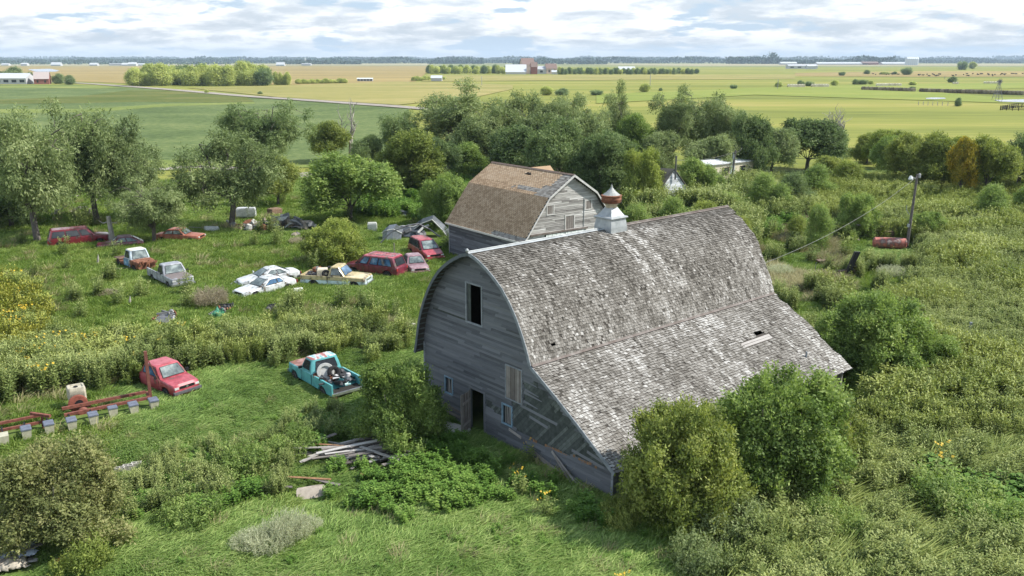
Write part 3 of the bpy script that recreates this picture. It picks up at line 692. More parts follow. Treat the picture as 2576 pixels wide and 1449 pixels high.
        while l < LL-.04:
            a = -.35+(.15 if row % 2 else 0)
            while a < L2+.25:
                w_ = .30; b = min(a+w_, L2+.25); o = .028; wr = worn(a, l)
                if not (not flip and 6.5 < l < 6.8 and 4.45 < a < 5.3):
                    t = .5+.42*(rng.random()-.5)+.18*(vnoise(a*1.3, l*1.3, 1.2)-.5)+(.14 if l > 5.1 else 0)
                    if wr: 
                        mb.add([Q(a, l, o), Q(b, l, o), Q(b, min(LL, l+.2), .004), Q(a, min(LL, l+.2), .004)], [(0, 1, 2, 3)], .35+.5*rng.random(), 1)
                    else:
                        m_ = (a+b)/2   # pointed tile: two quads with a dark notch between
                        mb.add([Q(a+.012, l+.05, o), Q(m_, l-.035, o+.01), Q(b-.012, l+.05, o), Q(b-.012, min(LL, l+.2), .004), Q(a+.012, min(LL, l+.2), .004)], [(0, 1, 2, 3, 4)], t, 0)
                a += w_
            l += .17; row += 1
        mb.build('shingles', [TAN, SHNG], rf)
    mb = MB()
    for s in (-1, 1): mb.add([(-.4, -5.05, 8.33), (L2+.28, -5.05, 8.33), (L2+.28, -5.05+s*.16, 8.22), (-.4, -5.05+s*.16, 8.22)], [(0, 1, 2, 3)])
    mb.build('ridge_cap', flat('ridge_strip', (.16, .115, .09)), B)
    def rimb(prof, x):
        mb = MB(); A = []
        for p in prof.p: A.append([(x, p[0], p[1]+.05), (x-.04, p[0], p[1]+.05), (x-.04, p[0], p[1]-.15), (x, p[0], p[1]-.15)])
        mb.loft(A); mb.build('rim_board', flat('pale_trim', (.5, .49, .47)), B)
    rimb(roofL, -.36); rimb(roofR, -.36)
    mb = MB(); mb.box(-.3, .30, 3.0, L2+.2, .34, 3.16); mb.build('eave_board', flat('pale_trim', (.5, .49, .47)), B)
    # cross gable rising behind the ridge
    mb = MB(); y0, y1 = -5.0, -8.4; xc = 6.9; hw = 1.8; zr = 8.12; zb = 6.7
    mb.add([(xc, y0, zr), (xc, y1, zr), (xc-hw, y1, zb), (xc-hw, y0, zb), (xc+hw, y1, zb), (xc+hw, y0, zb)], [(0, 3, 2, 1), (0, 1, 4, 5)], .38)
    mb.add([(xc, y1+.3, zr-.08), (xc-hw+.2, y1+.3, zb), (xc+hw-.2, y1+.3, zb)], [(0, 1, 2)], .5, 1)
    mb.build('cross_gable', [TAN, W_PALE], B)
    return B, near, az
small_barn()

# white shed and trailer home in the trees behind
def shed():
    rng = random.Random(5); g = G(1690, 528); az = R(37)
    B = thing('shed', 'small whitewashed shed with a brown sagging roof and a stovepipe, among bushes', 'shed', g, az+pi/2)
    W, Lh, EH, RH = 5.4, 6.5, 2.2, 4.9   # local x back, y across
    P3 = lambda a, l, o: (-o, a, l); mb = MB(); prof = lambda z: max(0, W/2*(1-(max(z, EH)-EH)/(RH-EH)))
    z = 0
    while z < RH-.1: w = prof(z+.1); mb.box(.015, -w, z, .08, w, z+.1, .3); z += .1
    f = mb.build('gable_wall', W_SHED, B); mb = MB()
    courses(mb, P3, 0, RH-.1, .16, lambda l: [(-prof(l+.05), prof(l+.05))], 1, 4, rng, .03, tfn=lambda a, l: .25+.75*rng.random()); mb.build('siding', W_SHED, f)
    for s in (-1, 1):
        mb = MB(); mb.box(.1, s*W/2-.05, 0, Lh, s*W/2+.05, EH, .6); mb.build('side_wall', W_SHED, B)
        mb = MB(); mb.add([(-.2, 0, RH+.08), (Lh, 0, RH-.25), (Lh, s*(W/2+.3), EH-.2), (-.2, s*(W/2+.3), EH-.15), (-.2, 0, RH), (Lh, 0, RH-.3), (Lh, s*(W/2+.3), EH-.28), (-.2, s*(W/2+.3), EH-.23)], [(0, 1, 2, 3), (4, 5, 6, 7), (0, 3, 7, 4), (3, 2, 6, 7), (2, 1, 5, 6)], .35)
        mb.build('roof', SHNG, B)
    mb = MB(); mb.tube([(-.3, 0, 3.7), (-.3, 0, 5.2), (-.3, 0, 6.5)], .11, 8); mb.build('stovepipe', flat('old_pipe', (.10, .10, .10)), B)
    mb = MB(); mb.box(-.06, -1.1, .9, -.035, 1.0, 1.3, .1); mb.build('window', GLASS, B)
shed()
def trailer_home():
    g = G(1772, 468); g2 = G(1905, 452); d = (g2-g)[:2]; Ln = 13.0; az = math.atan2(d[1], d[0])
    B = thing('trailer_home', 'cream trailer home with a pale metal roof, half hidden behind a utility pole', 'trailer', (*g[:2], 0), az)
    mb = MB(); mb.box(0, 0, .4, Ln, 3.6, 3.0); mb.build('wall', flat('cream_panel', (.62, .56, .42), .6, var=.15, scale=2), B)
    mb = MB(); mb.add([(-.2, -.2, 3.0), (Ln+.2, -.2, 3.0), (Ln+.2, 1.8, 3.45), (-.2, 1.8, 3.45), (Ln+.2, 3.8, 3.0), (-.2, 3.8, 3.0), (-.2, -.2, 2.88), (Ln+.2, -.2, 2.88)], [(0, 1, 2, 3), (3, 2, 4, 5), (6, 7, 1, 0), (0, 3, 5), (1, 4, 2)]); mb.build('roof', flat('pale_metal_roof', (.62, .64, .66), .45, .2), B)
    for x, w in ((3.6, 1.3), (7.6, 1.0), (10.6, 1.3)):
        mb = MB(); frame_open(mb, lambda a, l, o: (a, -o, l), x, x+w, 1.3, 2.3, .08, .04); f = mb.build('window', flat('brown_frame', (.12, .09, .07)), B)
        mb = MB(); mb.box(x, -.02, 1.3, x+w, -.008, 2.3); mb.build('pane', GLASS, f)
    mb = MB(); mb.box(5.4, -.03, .5, 6.3, -.008, 2.5); mb.build('door', flat('pale_blue_door', (.42, .5, .55)), B)
trailer_home()
# ------------------------------------------------------------------ trees and bushes
def leaf_quads(rs, P, D, n, size, asp, droop=.0, spread=.5, flatn=.35, NR=None):
    """P (m,3) spray bases, D (m,3) spray directions; n leaves on each -> (m*n,4,3)"""
    m = len(P); P = np.repeat(P, n, 0); D = np.repeat(D, n, 0); k = np.tile(np.arange(n), m)/n
    ln = size*3.2*(.7+.6*rs.rand(m)).repeat(n)
    pos = P+D*(k*ln)[:, None]+rs.randn(m*n, 3)*size*.35; pos[:, 2] -= droop*(k*ln)**1.5
    d = D+rs.randn(m*n, 3)*spread; d[:, 2] -= droop*.8; d /= np.linalg.norm(d, axis=1)[:, None]
    nn = rs.randn(m*n, 3)*(.8 if NR is None else .42); nn[:, 2] += flatn
    if NR is not None: nn = nn+np.repeat(NR, n, 0)*1.0; d = d-nn*(np.sum(d*nn, 1)/np.sum(nn*nn, 1))[:, None]*.8; d /= np.linalg.norm(d, axis=1)[:, None]
    s = np.cross(d, nn); s /= np.linalg.norm(s, axis=1)[:, None]+1e-9
    L = (size*(.6+.8*rs.rand(m*n)))[:, None]; w = L*asp*.5
    return np.stack([pos, pos+d*L*.45+s*w, pos+d*L, pos+d*L*.45-s*w], 1)
def crown(rs, lobes, per, n, size, asp, droop=0.0, upw=.35, shell=.55, zc=None):
    """lobes: list (centre, (rx, ry, rz)); per = sprays per square metre of lobe surface"""
    Q = []; T = []
    for c, r in lobes:
        r = np.array(r); area = 4*pi*((r[0]*r[1]*r[2])**(2/3)); m = max(6, int(per*area)); u = rs.randn(m, 3); u /= np.linalg.norm(u, axis=1)[:, None]
        rad = shell+(1-shell)*rs.rand(m)**.6; rad *= 1+.16*rs.randn(m)*(rs.rand(m) > .6)
        P = np.array(c)+u*r*rad[:, None]; D = u*.8+rs.randn(m, 3)*.45; D[:, 2] += upw; D /= np.linalg.norm(D, axis=1)[:, None]
        q = leaf_quads(rs, P, D, n, size, asp, droop, NR=u); lt = rs.rand()
        Q.append(q); T.append(np.clip(lt*.5+.22+.14*rs.randn(len(q)), 0, 1))
    return np.concatenate(Q), np.concatenate(T)
def limb(mb, rs, p, q, r0, r1, wob=.12, n=6, k=5):
    p = np.array(p, float); q = np.array(q, float); L = np.linalg.norm(q-p); pts = []
    for i in range(k+1):
        t = i/k; a = p+(q-p)*t; a[2] += .10*L*sin(t*pi)*.6
        if 0 < i < k: a += rs.randn(3)*wob*L/k
        pts.append(a)
    mb.tube(pts, [r0+(r1-r0)*(i/k)**.8 for i in range(k+1)], n); return pts
def clumps(rs, c, R_, n, s0, s1, tall=1.0):
    out = []
    for _ in range(n):
        u = rs.randn(3); u /= np.linalg.norm(u); u[2] = u[2] if u[2] > -.6 else -u[2]; s = s0+s1*rs.rand(); p = np.array(c)+u*R_*np.array([1, 1, tall])*(.75+.3*rs.rand()); p[2] = max(p[2], s*.6); out.append((p, (s, s, s*tall*.95)))
    return out
def make_tree(kind, seed):
    rs = np.random.RandomState(seed); mb = MB(); lobes = []
    if kind == 'elm':          # H 12, W 10, multi-limbed, feathery with gaps
        H, W = 12., 10.; th = 2.3+rs.rand()*.8; lean = rs.randn(2)*.3
        fork = np.array([lean[0], lean[1], th]); mb.tube([(0, 0, -.2), (0, 0, .15), tuple(fork*.5), tuple(fork)], [.52, .40, .34, .32], 9)
        nl = 6+rs.randint(3)
        for i in range(nl):
            a = 2*pi*i/nl+rs.randn()*.3; rr = W*.5*(.45+.5*rs.rand()) if i else .6; hh = H*(.55+.38*(1-(rr/(W*.5))**2*.6))*(.88+.18*rs.rand())
            tip = np.array([cos(a)*rr, sin(a)*rr, hh]); pts = limb(mb, rs, fork, tip, .22, .05, .3, 6)
            for j in range(10):
                t = .40+.60*rs.rand() if j else 1.0; b = pts[int(t*5)]; off = rs.randn(3)*np.array([1.25, 1.25, .95]); e = b+off+np.array([cos(a), sin(a), 0])*rs.rand()*1.0
                e[2] = max(e[2], 2.6); limb(mb, rs, b, e, .06, .02, .2, 4, 3); s = .45+.62*rs.rand(); lobes.append((e, (s*1.1, s*1.1, s*.9)))
            for j in range(2):
                e = np.array([cos(a+rs.randn()*.3)*rr*.9, sin(a+rs.randn()*.3)*rr*.9, H*.38+rs.rand()*H*.22]); s = .6+.5*rs.rand(); lobes.append((e, (s*1.15, s*1.15, s))); limb(mb, rs, pts[2], e, .05, .02, .2, 4, 3)
        Q, T = crown(rs, lobes, 6.6, 9, .30, .42, droop=.22, upw=.0, shell=.2)
    elif kind == 'tall':       # H 15, W 9; narrow open crown on upright limbs
        H, W = 15., 9.; fork = np.array([0, 0, 3.2]); mb.tube([(0, 0, -.2), (0, 0, 1.5), tuple(fork)], [.42, .34, .30], 9)
        for i in range(6):
            a = 2*pi*i/6+rs.randn()*.3; rr = W*.5*(.25+.5*rs.rand()); hh = H*(.72+.26*rs.rand()); pts = limb(mb, rs, fork, (cos(a)*rr, sin(a)*rr, hh), .2, .04, .35, 6, 6)
            for j in range(6):
                b = pts[3+j % 4]; e = b+rs.randn(3)*np.array([.95, .95, .7]); limb(mb, rs, b, e, .05, .02, .2, 4, 3); s = .55+.65*rs.rand(); lobes.append((e, (s, s, s*.95)))
            e = np.array([cos(a)*rr*1.6, sin(a)*rr*1.6, 4.2+rs.rand()*3]); lobes.append((e, (1.3, 1.3, 1.1))); limb(mb, rs, pts[1], e, .06, .02, .2, 4, 3)
        Q, T = crown(rs, lobes, 8.5, 9, .29, .42, droop=.15, upw=.1, shell=.3)
    elif kind == 'round':      # H 8, W 8; full rounded crown on a short trunk
        H, W = 8., 8.; mb.tube([(0, 0, -.2), (.05, 0, 1.0), (.1, .1, 2.2)], [.28, .23, .2], 8)
        for i in range(17):
            u = rs.randn(3); u /= np.linalg.norm(u); u[2] = u[2] if u[2] > -.80 else -u[2]; e = .62+.42*rs.rand(); rr = .95+.75*rs.rand(); c = np.array([u[0]*W*.40*e, u[1]*W*.40*e, max(rr*.8, 4.0+u[2]*3.1*e)]); lobes += clumps(rs, c, rr, 10, .34, .30)
            if i % 2 == 0: limb(mb, rs, (.1, .1, 1.2+rs.rand()), c, .07, .02, .2, 5, 4)
        Q, T = crown(rs, lobes, 13., 9, .25, .5, droop=.06, upw=.45, shell=.4)
    elif kind == 'bush':       # H 5, W 5.4; from the ground, shoots pointing up and out
        H, W = 5., 5.4
        for i in range(7): a = rs.rand()*6.28; limb(mb, rs, (cos(a)*.25, sin(a)*.25, -.1), (cos(a)*(.6+rs.rand()*1.3), sin(a)*(.6+rs.rand()*1.3), 2.6+rs.rand()*1.6), .07, .02, .15, 5, 4)
        for i in range(19):
            a = i*2.399+rs.rand()*.6; v = (i+.5)/19*.95; e = .72+.36*rs.rand(); q = math.sqrt(max(.05, 1-v*v)); rr = .52+.52*rs.rand(); c = np.array([cos(a)*q*W*.40*e, sin(a)*q*W*.40*e, .55+v*3.5*e]); lobes += clumps(rs, c, rr, 10, .20, .17, 1.25)
        Q, T = crown(rs, lobes, 48., 8, .135, .5, droop=.0, upw=.65, shell=.25)
        # long shoots
        m = 300; a = rs.rand(m)*6.28; v = rs.rand(m); rr = W*.5*(.80-.62*v**2)*(.7+.3*rs.rand(m)); P = np.stack([np.cos(a)*rr, np.sin(a)*rr, .9+v*3.6], 1); D = np.stack([np.cos(a)*.35, np.sin(a)*.35, np.ones(m)], 1)+rs.randn(m, 3)*.15
        q = leaf_quads(rs, P, D/np.linalg.norm(D, axis=1)[:, None], 14, .125, .42, 0, .6); q = q+0; Q = np.concatenate([Q, q]); T = np.concatenate([T, .68+.12*rs.randn(len(q))])
    elif kind == 'sapling':    # H 4.5, W 4; feathery, conical, loose
        H, W = 4.5, 4.
        for i in range(6): a = rs.rand()*6.28; limb(mb, rs, (0, 0, -.1), (cos(a)*rs.rand()*1.2, sin(a)*rs.rand()*1.2, 2.5+rs.rand()*1.6), .04, .012, .1, 4, 4)
        for i in range(26):
            a = rs.rand()*6.28; v = rs.rand(); rr = W*.5*(.9-.8*v)*(.5+.5*rs.rand()); z = .4+v*3.6; s = .30+.34*rs.rand(); lobes.append(((cos(a)*rr, sin(a)*rr, z), (s, s, s*1.7)))
        Q, T = crown(rs, lobes, 27., 9, .15, .28, droop=.0, upw=.9, shell=.3)
    elif kind == 'low':        # H 1.6, W 2.6; low weedy shrub
        H, W = 1.6, 2.6
        for i in range(18):
            a = rs.rand()*6.28; rr = W*.5*.75*rs.rand()**.5; s = .28+.22*rs.rand(); lobes.append(((cos(a)*rr, sin(a)*rr, .35+.8*rs.rand()*(1-rr/W)), (s, s, s)))
        for i in range(4): a = rs.rand()*6.28; limb(mb, rs, (0, 0, 0), (cos(a)*.6, sin(a)*.6, .9), .02, .008, .1, 4, 3)
        Q, T = crown(rs, lobes, 36., 9, .10, .42, upw=.6, shell=.4)
    elif kind == 'sage':       # feathery pale stems arching sideways
        H, W = 1.3, 2.8; m = 620; a = rs.rand(m)*6.28; r = W*.42*rs.rand(m)**.5; P = np.stack([np.cos(a)*r, np.sin(a)*r, .15+.75*rs.rand(m)*(1-r/W)], 1)
        D = np.stack([np.cos(a)*.7+.25, np.sin(a)*.7, .55+.5*rs.rand(m)], 1)+rs.randn(m, 3)*.25; D /= np.linalg.norm(D, axis=1)[:, None]
        Q = leaf_quads(rs, P, D, 16, .105, .2, .15, .45); T = np.clip(.5+.2*rs.randn(len(Q)), 0, 1)
        for i in range(30): a = rs.rand()*6.28; limb(mb, rs, (0, 0, 0), (cos(a)*W*.4, sin(a)*W*.4, .3+rs.rand()*.6), .012, .005, .1, 3, 3)
    else:                      # far tree: coarse leaf clumps, H 10 W 9
        H, W = 10., 9.; mb.tube([(0, 0, 0), (0, 0, 4)], [.3, .2], 6)
        for i in range(22):
            u = rs.randn(3); u /= np.linalg.norm(u); s = 1.1+1.0*rs.rand(); lobes.append(((u[0]*W*.33, u[1]*W*.33, max(1.5, 4.9+u[2]*3.5)), (s, s, s)))
        Q, T = crown(rs, lobes, 3.0, 5, .55, .6, droop=.05, upw=.2, shell=.4)
    wood = bpy.data.meshes.new(kind+'_trunk'); o = mb.build(kind+'_wood', BARK, smooth=True); wood = o.data; bpy.data.objects.remove(o)
    leaf = quads(kind+'_leaves', Q, T, L_BUSH, tmpl=True); return leaf, wood, H, W
TREES = {}
def get_tree(kind, var, lm, wm=None):
    key = (kind, var, lm.name)
    if (kind, var) not in TREES: TREES[(kind, var)] = make_tree(kind, 100+var*17+len(kind)*3)
    if key not in TREES:
        lf, wd, H, W = TREES[(kind, var)]; l2 = lf.copy(); l2.materials.clear(); l2.materials.append(lm); TREES[key] = (l2, wd, H, W)
    return TREES[key]
_tn = [0]
def tree(kind, bx, by, ty, wpx, lm, label, var=0, name='tree', cat='tree', group=None, rz=None, sy=1.0, world=None):
    _tn[0] += 1; g = G(bx, by) if world is None else np.array(world); lf, wd, H, W = get_tree(kind, var, lm)
    h = height_at(bx, by, ty) if world is None else ty; w = wpx/px_per_m(bx, by) if world is None else wpx
    r = thing(name, label, cat, (g[0], g[1], 0), (_tn[0]*2.399) % 6.283 if rz is None else rz, group); ws = w/W*(.84 if kind in ('elm', 'tall') else .92); r.scale = (ws, ws*sy, h/H*.96)
    link('trunk' if kind in ('elm', 'tall', 'round', 'far') else 'stem', wd, r); link('crown' if cat == 'tree' else 'foliage', lf, r); return r
E_, B_, S_, R_, T_ = 'elm', 'bush', 'sapling', 'round', 'tall'
GL = 'old trees along the left side of the yard'; GW_ = 'shelterbelt trees behind the barns'; GR = 'hedgerow trees on the right'
for a in [
 # kind, base x, base y, top y, width px, leaves, label, variant
 (E_, 96, 612, 262, 235, L_ELM, 'big grey-green elm at the left edge with a pale forked trunk, behind the red wagon', 0, GL),
 (E_, 245, 560, 238, 205, L_ELM, 'tallest grey-green elm on the left, its brown trunk seen between two crowns', 1, GL),
 (E_, 388, 612, 440, 150, L_ELM, 'drooping elm limb crown hanging to the ground beside the maroon hatchback', 2, GL),
 (E_, 330, 560, 330, 160, L_ELM, 'broad leaning elm over the wrecked maroon car', 3, GL),
 (R_, 30, 575, 395, 180, L_ELM2, 'dark green tree in the left corner before the elms', 0, GL),
 (E_, 582, 577, 318, 235, L_ELM, 'grey elm with bare twigs in its crown, over the white metal box', 3, GL),
 (E_, 665, 440, 240, 190, L_ELM2, 'dark rounded tree at the edge of the soybean field', 2, GL),
 (R_, 700, 520, 395, 120, L_OLIVE, 'small olive tree tucked behind the grey elm', 1, GL),
 (B_, 852, 668, 541, 175, L_YEL, 'bright round bush standing alone behind the cream pickup', 0, 'bushes in the car yard'),
 (R_, 880, 560, 392, 255, L_BUSH, 'wide feathery green bush tree above the junk pile', 2, 'bushes in the car yard'),
 (B_, 1122, 572, 426, 155, L_BUSH, 'green bush pressed against the tan-roofed barn', 1, 'bushes in the car yard'),
 (R_, 1037, 490, 330, 170, L_OLIVE, 'dark olive tree with a visible trunk between two bushes', 0, GW_),
 (R_, 830, 410, 308, 115, L_OLIVE, 'olive tree behind the bleached dead tree', 1, GW_),
 (R_, 930, 432, 345, 90, L_ELM2, 'low dark tree beside the fallen branches', 2, GW_),
 (T_, 1130, 425, 190, 230, L_ELM, 'tallest open elm standing up against the far meadow', 0, GW_),
 (E_, 1015, 425, 268, 130, L_ELM2, 'dark elm at the left end of the shelterbelt', 1, GW_),
 (R_, 1180, 455, 360, 110, L_BUSH, 'bright green low tree just left of the tan roof peak', 0, GW_),
 (E_, 1240, 430, 245, 150, L_ELM, 'grey-green elm right of the tallest one', 2, GW_),
 (E_, 1310, 425, 222, 160, L_ELM, 'elm rising above the cross gable of the tan-roofed barn', 3, GW_),
 (E_, 1385, 430, 235, 150, L_ELM, 'elm with two dark bushes showing above it in the meadow', 0, GW_),
 (R_, 1300, 470, 320, 160, L_ELM2, 'dense dark tree directly behind the tan roof', 1, GW_),
 (R_, 1410, 490, 310, 170, L_ELM2, 'dense dark tree behind the peeling gable', 2, GW_),
 (E_, 1470, 440, 248, 140, L_ELM, 'elm left of the thin spindly tree', 1, GW_),
 (T_, 1553, 420, 210, 80, L_ELM, 'thin spindly tree with bare upright branches', 1, GW_),
 (R_, 1510, 505, 335, 150, L_ELM2, 'dark blue-green tree above the ventilator', 0, GW_),
 (R_, 1590, 430, 290, 110, L_BUSH, 'light green tree between the spindly one and the old elms', 1, GW_),
 (B_, 1615, 528, 368, 130, L_YEL, 'yellow-green bushy tree left of the white shed', 2, GW_),
 (T_, 1688, 428, 225, 120, L_ELM, 'left of three open-trunked elms above the shed', 2, GW_),
 (E_, 1752, 420, 214, 150, L_ELM, 'middle of three open-trunked elms above the shed', 2, GW_),
 (T_, 1822, 425, 238, 120, L_ELM, 'right of three open-trunked elms, behind the trailer home', 0, GW_),
 (R_, 1742, 512, 402, 105, L_BUSH, 'leafy tree hiding the right side of the white shed', 2, GW_),
 (R_, 1890, 450, 292, 110, L_ELM2, 'dark rounded elm right of the utility pole by the trailer', 0, GW_),
 (R_, 2030, 430, 302, 165, L_ELM2, 'broad blue-green tree in front of bare grey stems', 1, GR),
 (S_, 2105, 400, 325, 70, L_ELM2, 'dark feathery tree right of the bare grey stems', 1, GR),
 (S_, 1990, 520, 430, 130, L_ELM2, 'grey-green sapling thicket below the broad blue-green tree', 0, GR),
 (R_, 2085, 458, 395, 95, L_OLIVE, 'low dark olive bush on the open slope', 2, GR),
 (S_, 1915, 545, 440, 130, L_BUSH, 'bright green saplings right of the trailer home', 1, GR),
 (S_, 1960, 550, 468, 110, L_BUSH, 'bright feathery saplings at the edge of the tan grass', 2, GR),
 (S_, 1830, 560, 480, 130, L_BUSH, 'bright green saplings below the utility pole by the trailer', 0, GR),
 (S_, 1690, 600, 500, 120, L_BUSH, 'bright bush in front of the white shed', 1, GR),
 (S_, 1600, 610, 520, 130, L_BUSH, 'bright weedy bush beside the ventilator', 2, GR),
 (S_, 1770, 590, 500, 120, L_YEL, 'yellowish weedy bush beyond the barn ridge', 0, GR),
 (B_, 1862, 640, 535, 80, L_OLIVE, 'olive bush rising past the far end of the barn ridge', 0, GR),
 (R_, 2180, 412, 335, 90, L_OLIVE, 'leftmost olive tree of the hedgerow', 0, GR),
 (R_, 2225, 425, 330, 90, L_YEL, 'yellowish tree with a small orange patch, in the hedgerow', 1, GR),
 (R_, 2290, 470, 342, 120, L_OLIVE, 'dark olive tree directly behind the pole lamp', 2, GR),
 (R_, 2345, 478, 340, 120, L_OLIVE, 'olive tree left of the orange one', 0, GR),
 (R_, 2405, 470, 348, 95, L_YEL, 'yellow-green tree under the orange crown', 1, GR),
 (R_, 2475, 498, 350, 130, L_OLIVE, 'olive hedgerow tree right of the orange one', 2, GR),
 (E_, 2555, 485, 328, 140, L_ELM2, 'dark tree at the right edge of the picture', 3, GR),
 (S_, 2490, 575, 468, 120, L_BUSH, 'blue-green pointed sapling bush alone on the right slope', 1, GR),
 (B_, 2333, 612, 525, 95, L_BUSH, 'small dark bush right of the utility pole', 1, GR),
 (B_, 2150, 600, 482, 115, L_BUSH, 'green bush behind the dark brush heap', 2, GR),
 (S_, 2055, 630, 520, 110, L_BUSH, 'upright feathery bush the sloping wire passes', 2, GR),
 (S_, 2000, 610, 545, 90, L_YEL, 'yellow-green sapling left of the feathery bush', 1, GR),
 (B_, 1012, 1120, 905, 245, L_BUSH, 'dark leafy bush beside the doorway of the big barn', 2, 'bushes round the big barn'),
 (B_, 1722, 1315, 985, 315, L_OLIVE, 'big yellow-green bush at the low corner of the lean-to roof', 1, 'bushes round the big barn'),
 (B_, 1940, 1235, 900, 370, L_BUSH, 'largest dense green bush covering the lean-to eave', 0, 'bushes round the big barn'),
 (B_, 158, 1362, 1108, 300, L_BROWN, 'large browning bush in the lower left corner', 2, 'bushes round the big barn'),
 (R_, 1095, 470, 350, 130, L_ELM2, 'dark bushy tree between the olive tree and the tan roof', 2, GW_),
 (R_, 1205, 440, 300, 140, L_ELM, 'dense grey-green tree below the tallest elm', 1, GW_),
 (R_, 1350, 445, 290, 150, L_ELM, 'dense grey-green tree in the middle of the shelterbelt', 0, GW_),
 (R_, 1455, 470, 300, 150, L_ELM, 'dense grey-green tree above the roof break of the tan barn', 2, GW_),
 (R_, 1545, 480, 340, 130, L_ELM2, 'dark tree right of the blue-green one', 1, GW_),
 (R_, 1650, 445, 335, 120, L_ELM, 'low grey-green tree at the foot of the open-trunked elms', 0, GW_),
 (R_, 1790, 455, 345, 130, L_ELM, 'low grey-green tree behind the trailer home roof', 2, GW_),
 (R_, 1940, 440, 325, 120, L_ELM, 'grey-green tree between the rounded elm and the blue-green one', 1, GR),
 (S_, 1800, 505, 440, 90, L_BUSH, 'bright sapling covering the left end of the trailer home', 2, GR),
 (S_, 2050, 500, 420, 130, L_BUSH, 'green sapling thicket left of the low dark olive bush', 2, GR),
 (S_, 2130, 470, 400, 110, L_YEL, 'yellow-green sapling beside the low dark olive bush', 0, GR),
 (R_, 2250, 450, 345, 110, L_BUSH, 'green tree filling the hedgerow left of the pole', 1, GR),
 (R_, 2440, 480, 360, 110, L_BUSH, 'green tree filling the hedgerow right of the orange-tinged one', 0, GR),
 (S_, 2575, 560, 470, 110, L_BUSH, 'green bush cut by the right picture edge below the hedgerow', 1, GR),
 (B_, 2060, 1175, 985, 230, L_OLIVE, 'smaller olive bush to the right of the largest green bush', 2, 'bushes round the big barn'),
]:
    k, bx, by, ty, w, lm, lab, var, grp = a
    isb = k in (B_, S_); tree(k, bx, by, ty, w, lm, lab, var, 'bush' if isb else 'tree', 'bush' if isb else 'tree', grp)
_w4 = barn_world(21.9, .2); tree(B_, 0, 0, 5.4, 6.6, L_BUSH, 'big dark bush at the far corner of the lean-to', 1, 'bush', 'bush', 'bushes round the big barn', world=(_w4[0], _w4[1], 0))
_w5 = barn_world(23.6, -1.8); tree(B_, 0, 0, 3.2, 4.2, L_BUSH, 'lower shrub right of the big dark bush', 0, 'bush', 'bush', 'bushes round the big barn', world=(_w5[0], _w5[1], 0))
tree(R_, 2412, 500, 350, 75, L_ORANGE, 'orange-tinged autumn tree in the hedgerow', 1, 'tree', 'tree', GR)
for bx, by, ty, w, lm, lab, k in [
 (625, 1385, 1325, 95, L_SAGE, 'low spreading sage sprig at the left of the pale foreground shrubs', 'sage'), (775, 1345, 1290, 80, L_SAGE, 'small sage sprig at the right of the pale foreground shrubs', 'sage'),
 (680, 1388, 1302, 130, L_SAGE, 'pale sage shrub over bare dirt in the foreground', 'sage'), (735, 1365, 1265, 110, L_SAGE, 'pale sage shrub close behind the foreground one', 'sage'),
 (545, 1245, 1195, 100, L_SAGE, 'small grey shrub among the green weeds', 'sage'),
 (530, 772, 708, 98, L_DRY, 'dry tan shrub in front of the grey pickup', 'sage'), (268, 748, 722, 60, L_DRY, 'flat brown withered clump in the open yard', 'sage'),
 (2450, 770, 725, 80, L_SAGE, 'silvery shrub in the right-hand weeds', 'sage'), (2360, 760, 700, 70, L_SAGE, 'silvery shrub left of another in the right-hand weeds', 'sage'),
 (2240, 700, 655, 70, L_SAGE, 'pale shrub behind the tall black chute', 'sage'), (2000, 610, 575, 90, L_DRY, 'straw-coloured shrub on the slope past the barn', 'sage'),
 (1930, 590, 548, 80, L_DRY, 'straw-coloured shrub close to the barn ridge end', 'sage'), (1960, 700, 655, 80, L_SAGE, 'pale shrub against the far end of the barn roof', 'sage'),
 (755, 615, 590, 60, L_DRY, 'dead dry weeds by the bright round bush', 'sage'),
 (480, 1320, 1245, 150, L_BUSH, 'low green weed shrub beside the concrete blocks', 'low'), (610, 1200, 1110, 170, L_BUSH, 'low weed shrub in the middle of the near grass', 'low'),
 (860, 1100, 1045, 110, L_BUSH, 'low leafy shrub below the tail of the turquoise pickup', 'low'), (735, 1150, 1070, 130, L_BUSH, 'green shrub left of the lumber heap', 'low'),
 (440, 1170, 1125, 90, L_YEL, 'small yellow-green shrub alone in the near grass', 'low'), (215, 1440, 1330, 150, L_YEL, 'bright weed shrub beside the tarp heap', 'low'),
 (1560, 1330, 1250, 110, L_OLIVE, 'low shrub under the hanging corner boards', 'low'), (1080, 1105, 1030, 110, L_ELM2, 'low dark shrub right against the barn foundation', 'low'),
 (1830, 1370, 1240, 190, L_ELM, 'greyish leafy shrub below the big yellow-green bush', 'low'), (1760, 1440, 1330, 180, L_ELM, 'greyish leafy shrub at the bottom edge', 'low'),
 (2330, 1080, 1010, 130, L_BUSH, 'green shrub in the weeds below the wire fence', 'low'), (2480, 960, 905, 110, L_BUSH, 'green shrub right of the wire fence', 'low'), (2250, 1290, 1230, 110, L_ELM, 'grey-green shrub left of the vine mounds', 'low'),
 (2530, 830, 770, 110, L_BUSH, 'green shrub high on the right edge of the weeds', 'low'), (2100, 1350, 1250, 160, L_BUSH, 'leafy shrub below the smaller olive bush', 'low'),
 (2380, 680, 645, 70, L_BUSH, 'low shrub right of the lamp pole foot', 'low'), (2300, 800, 745, 110, L_ELM, 'grey-green shrub beyond the big dark bush', 'low'),
 (2400, 1290, 1180, 210, L_BUSH, 'broad-leaved green vine mound on the right', 'low'), (2490, 1340, 1240, 170, L_BUSH, 'broad-leaved green vine mound nearest the right corner', 'low'),
]: tree(k, bx, by, ty, w, lm, lab, int(bx) % 3, 'shrub', 'shrub', 'shrubs and weeds' )

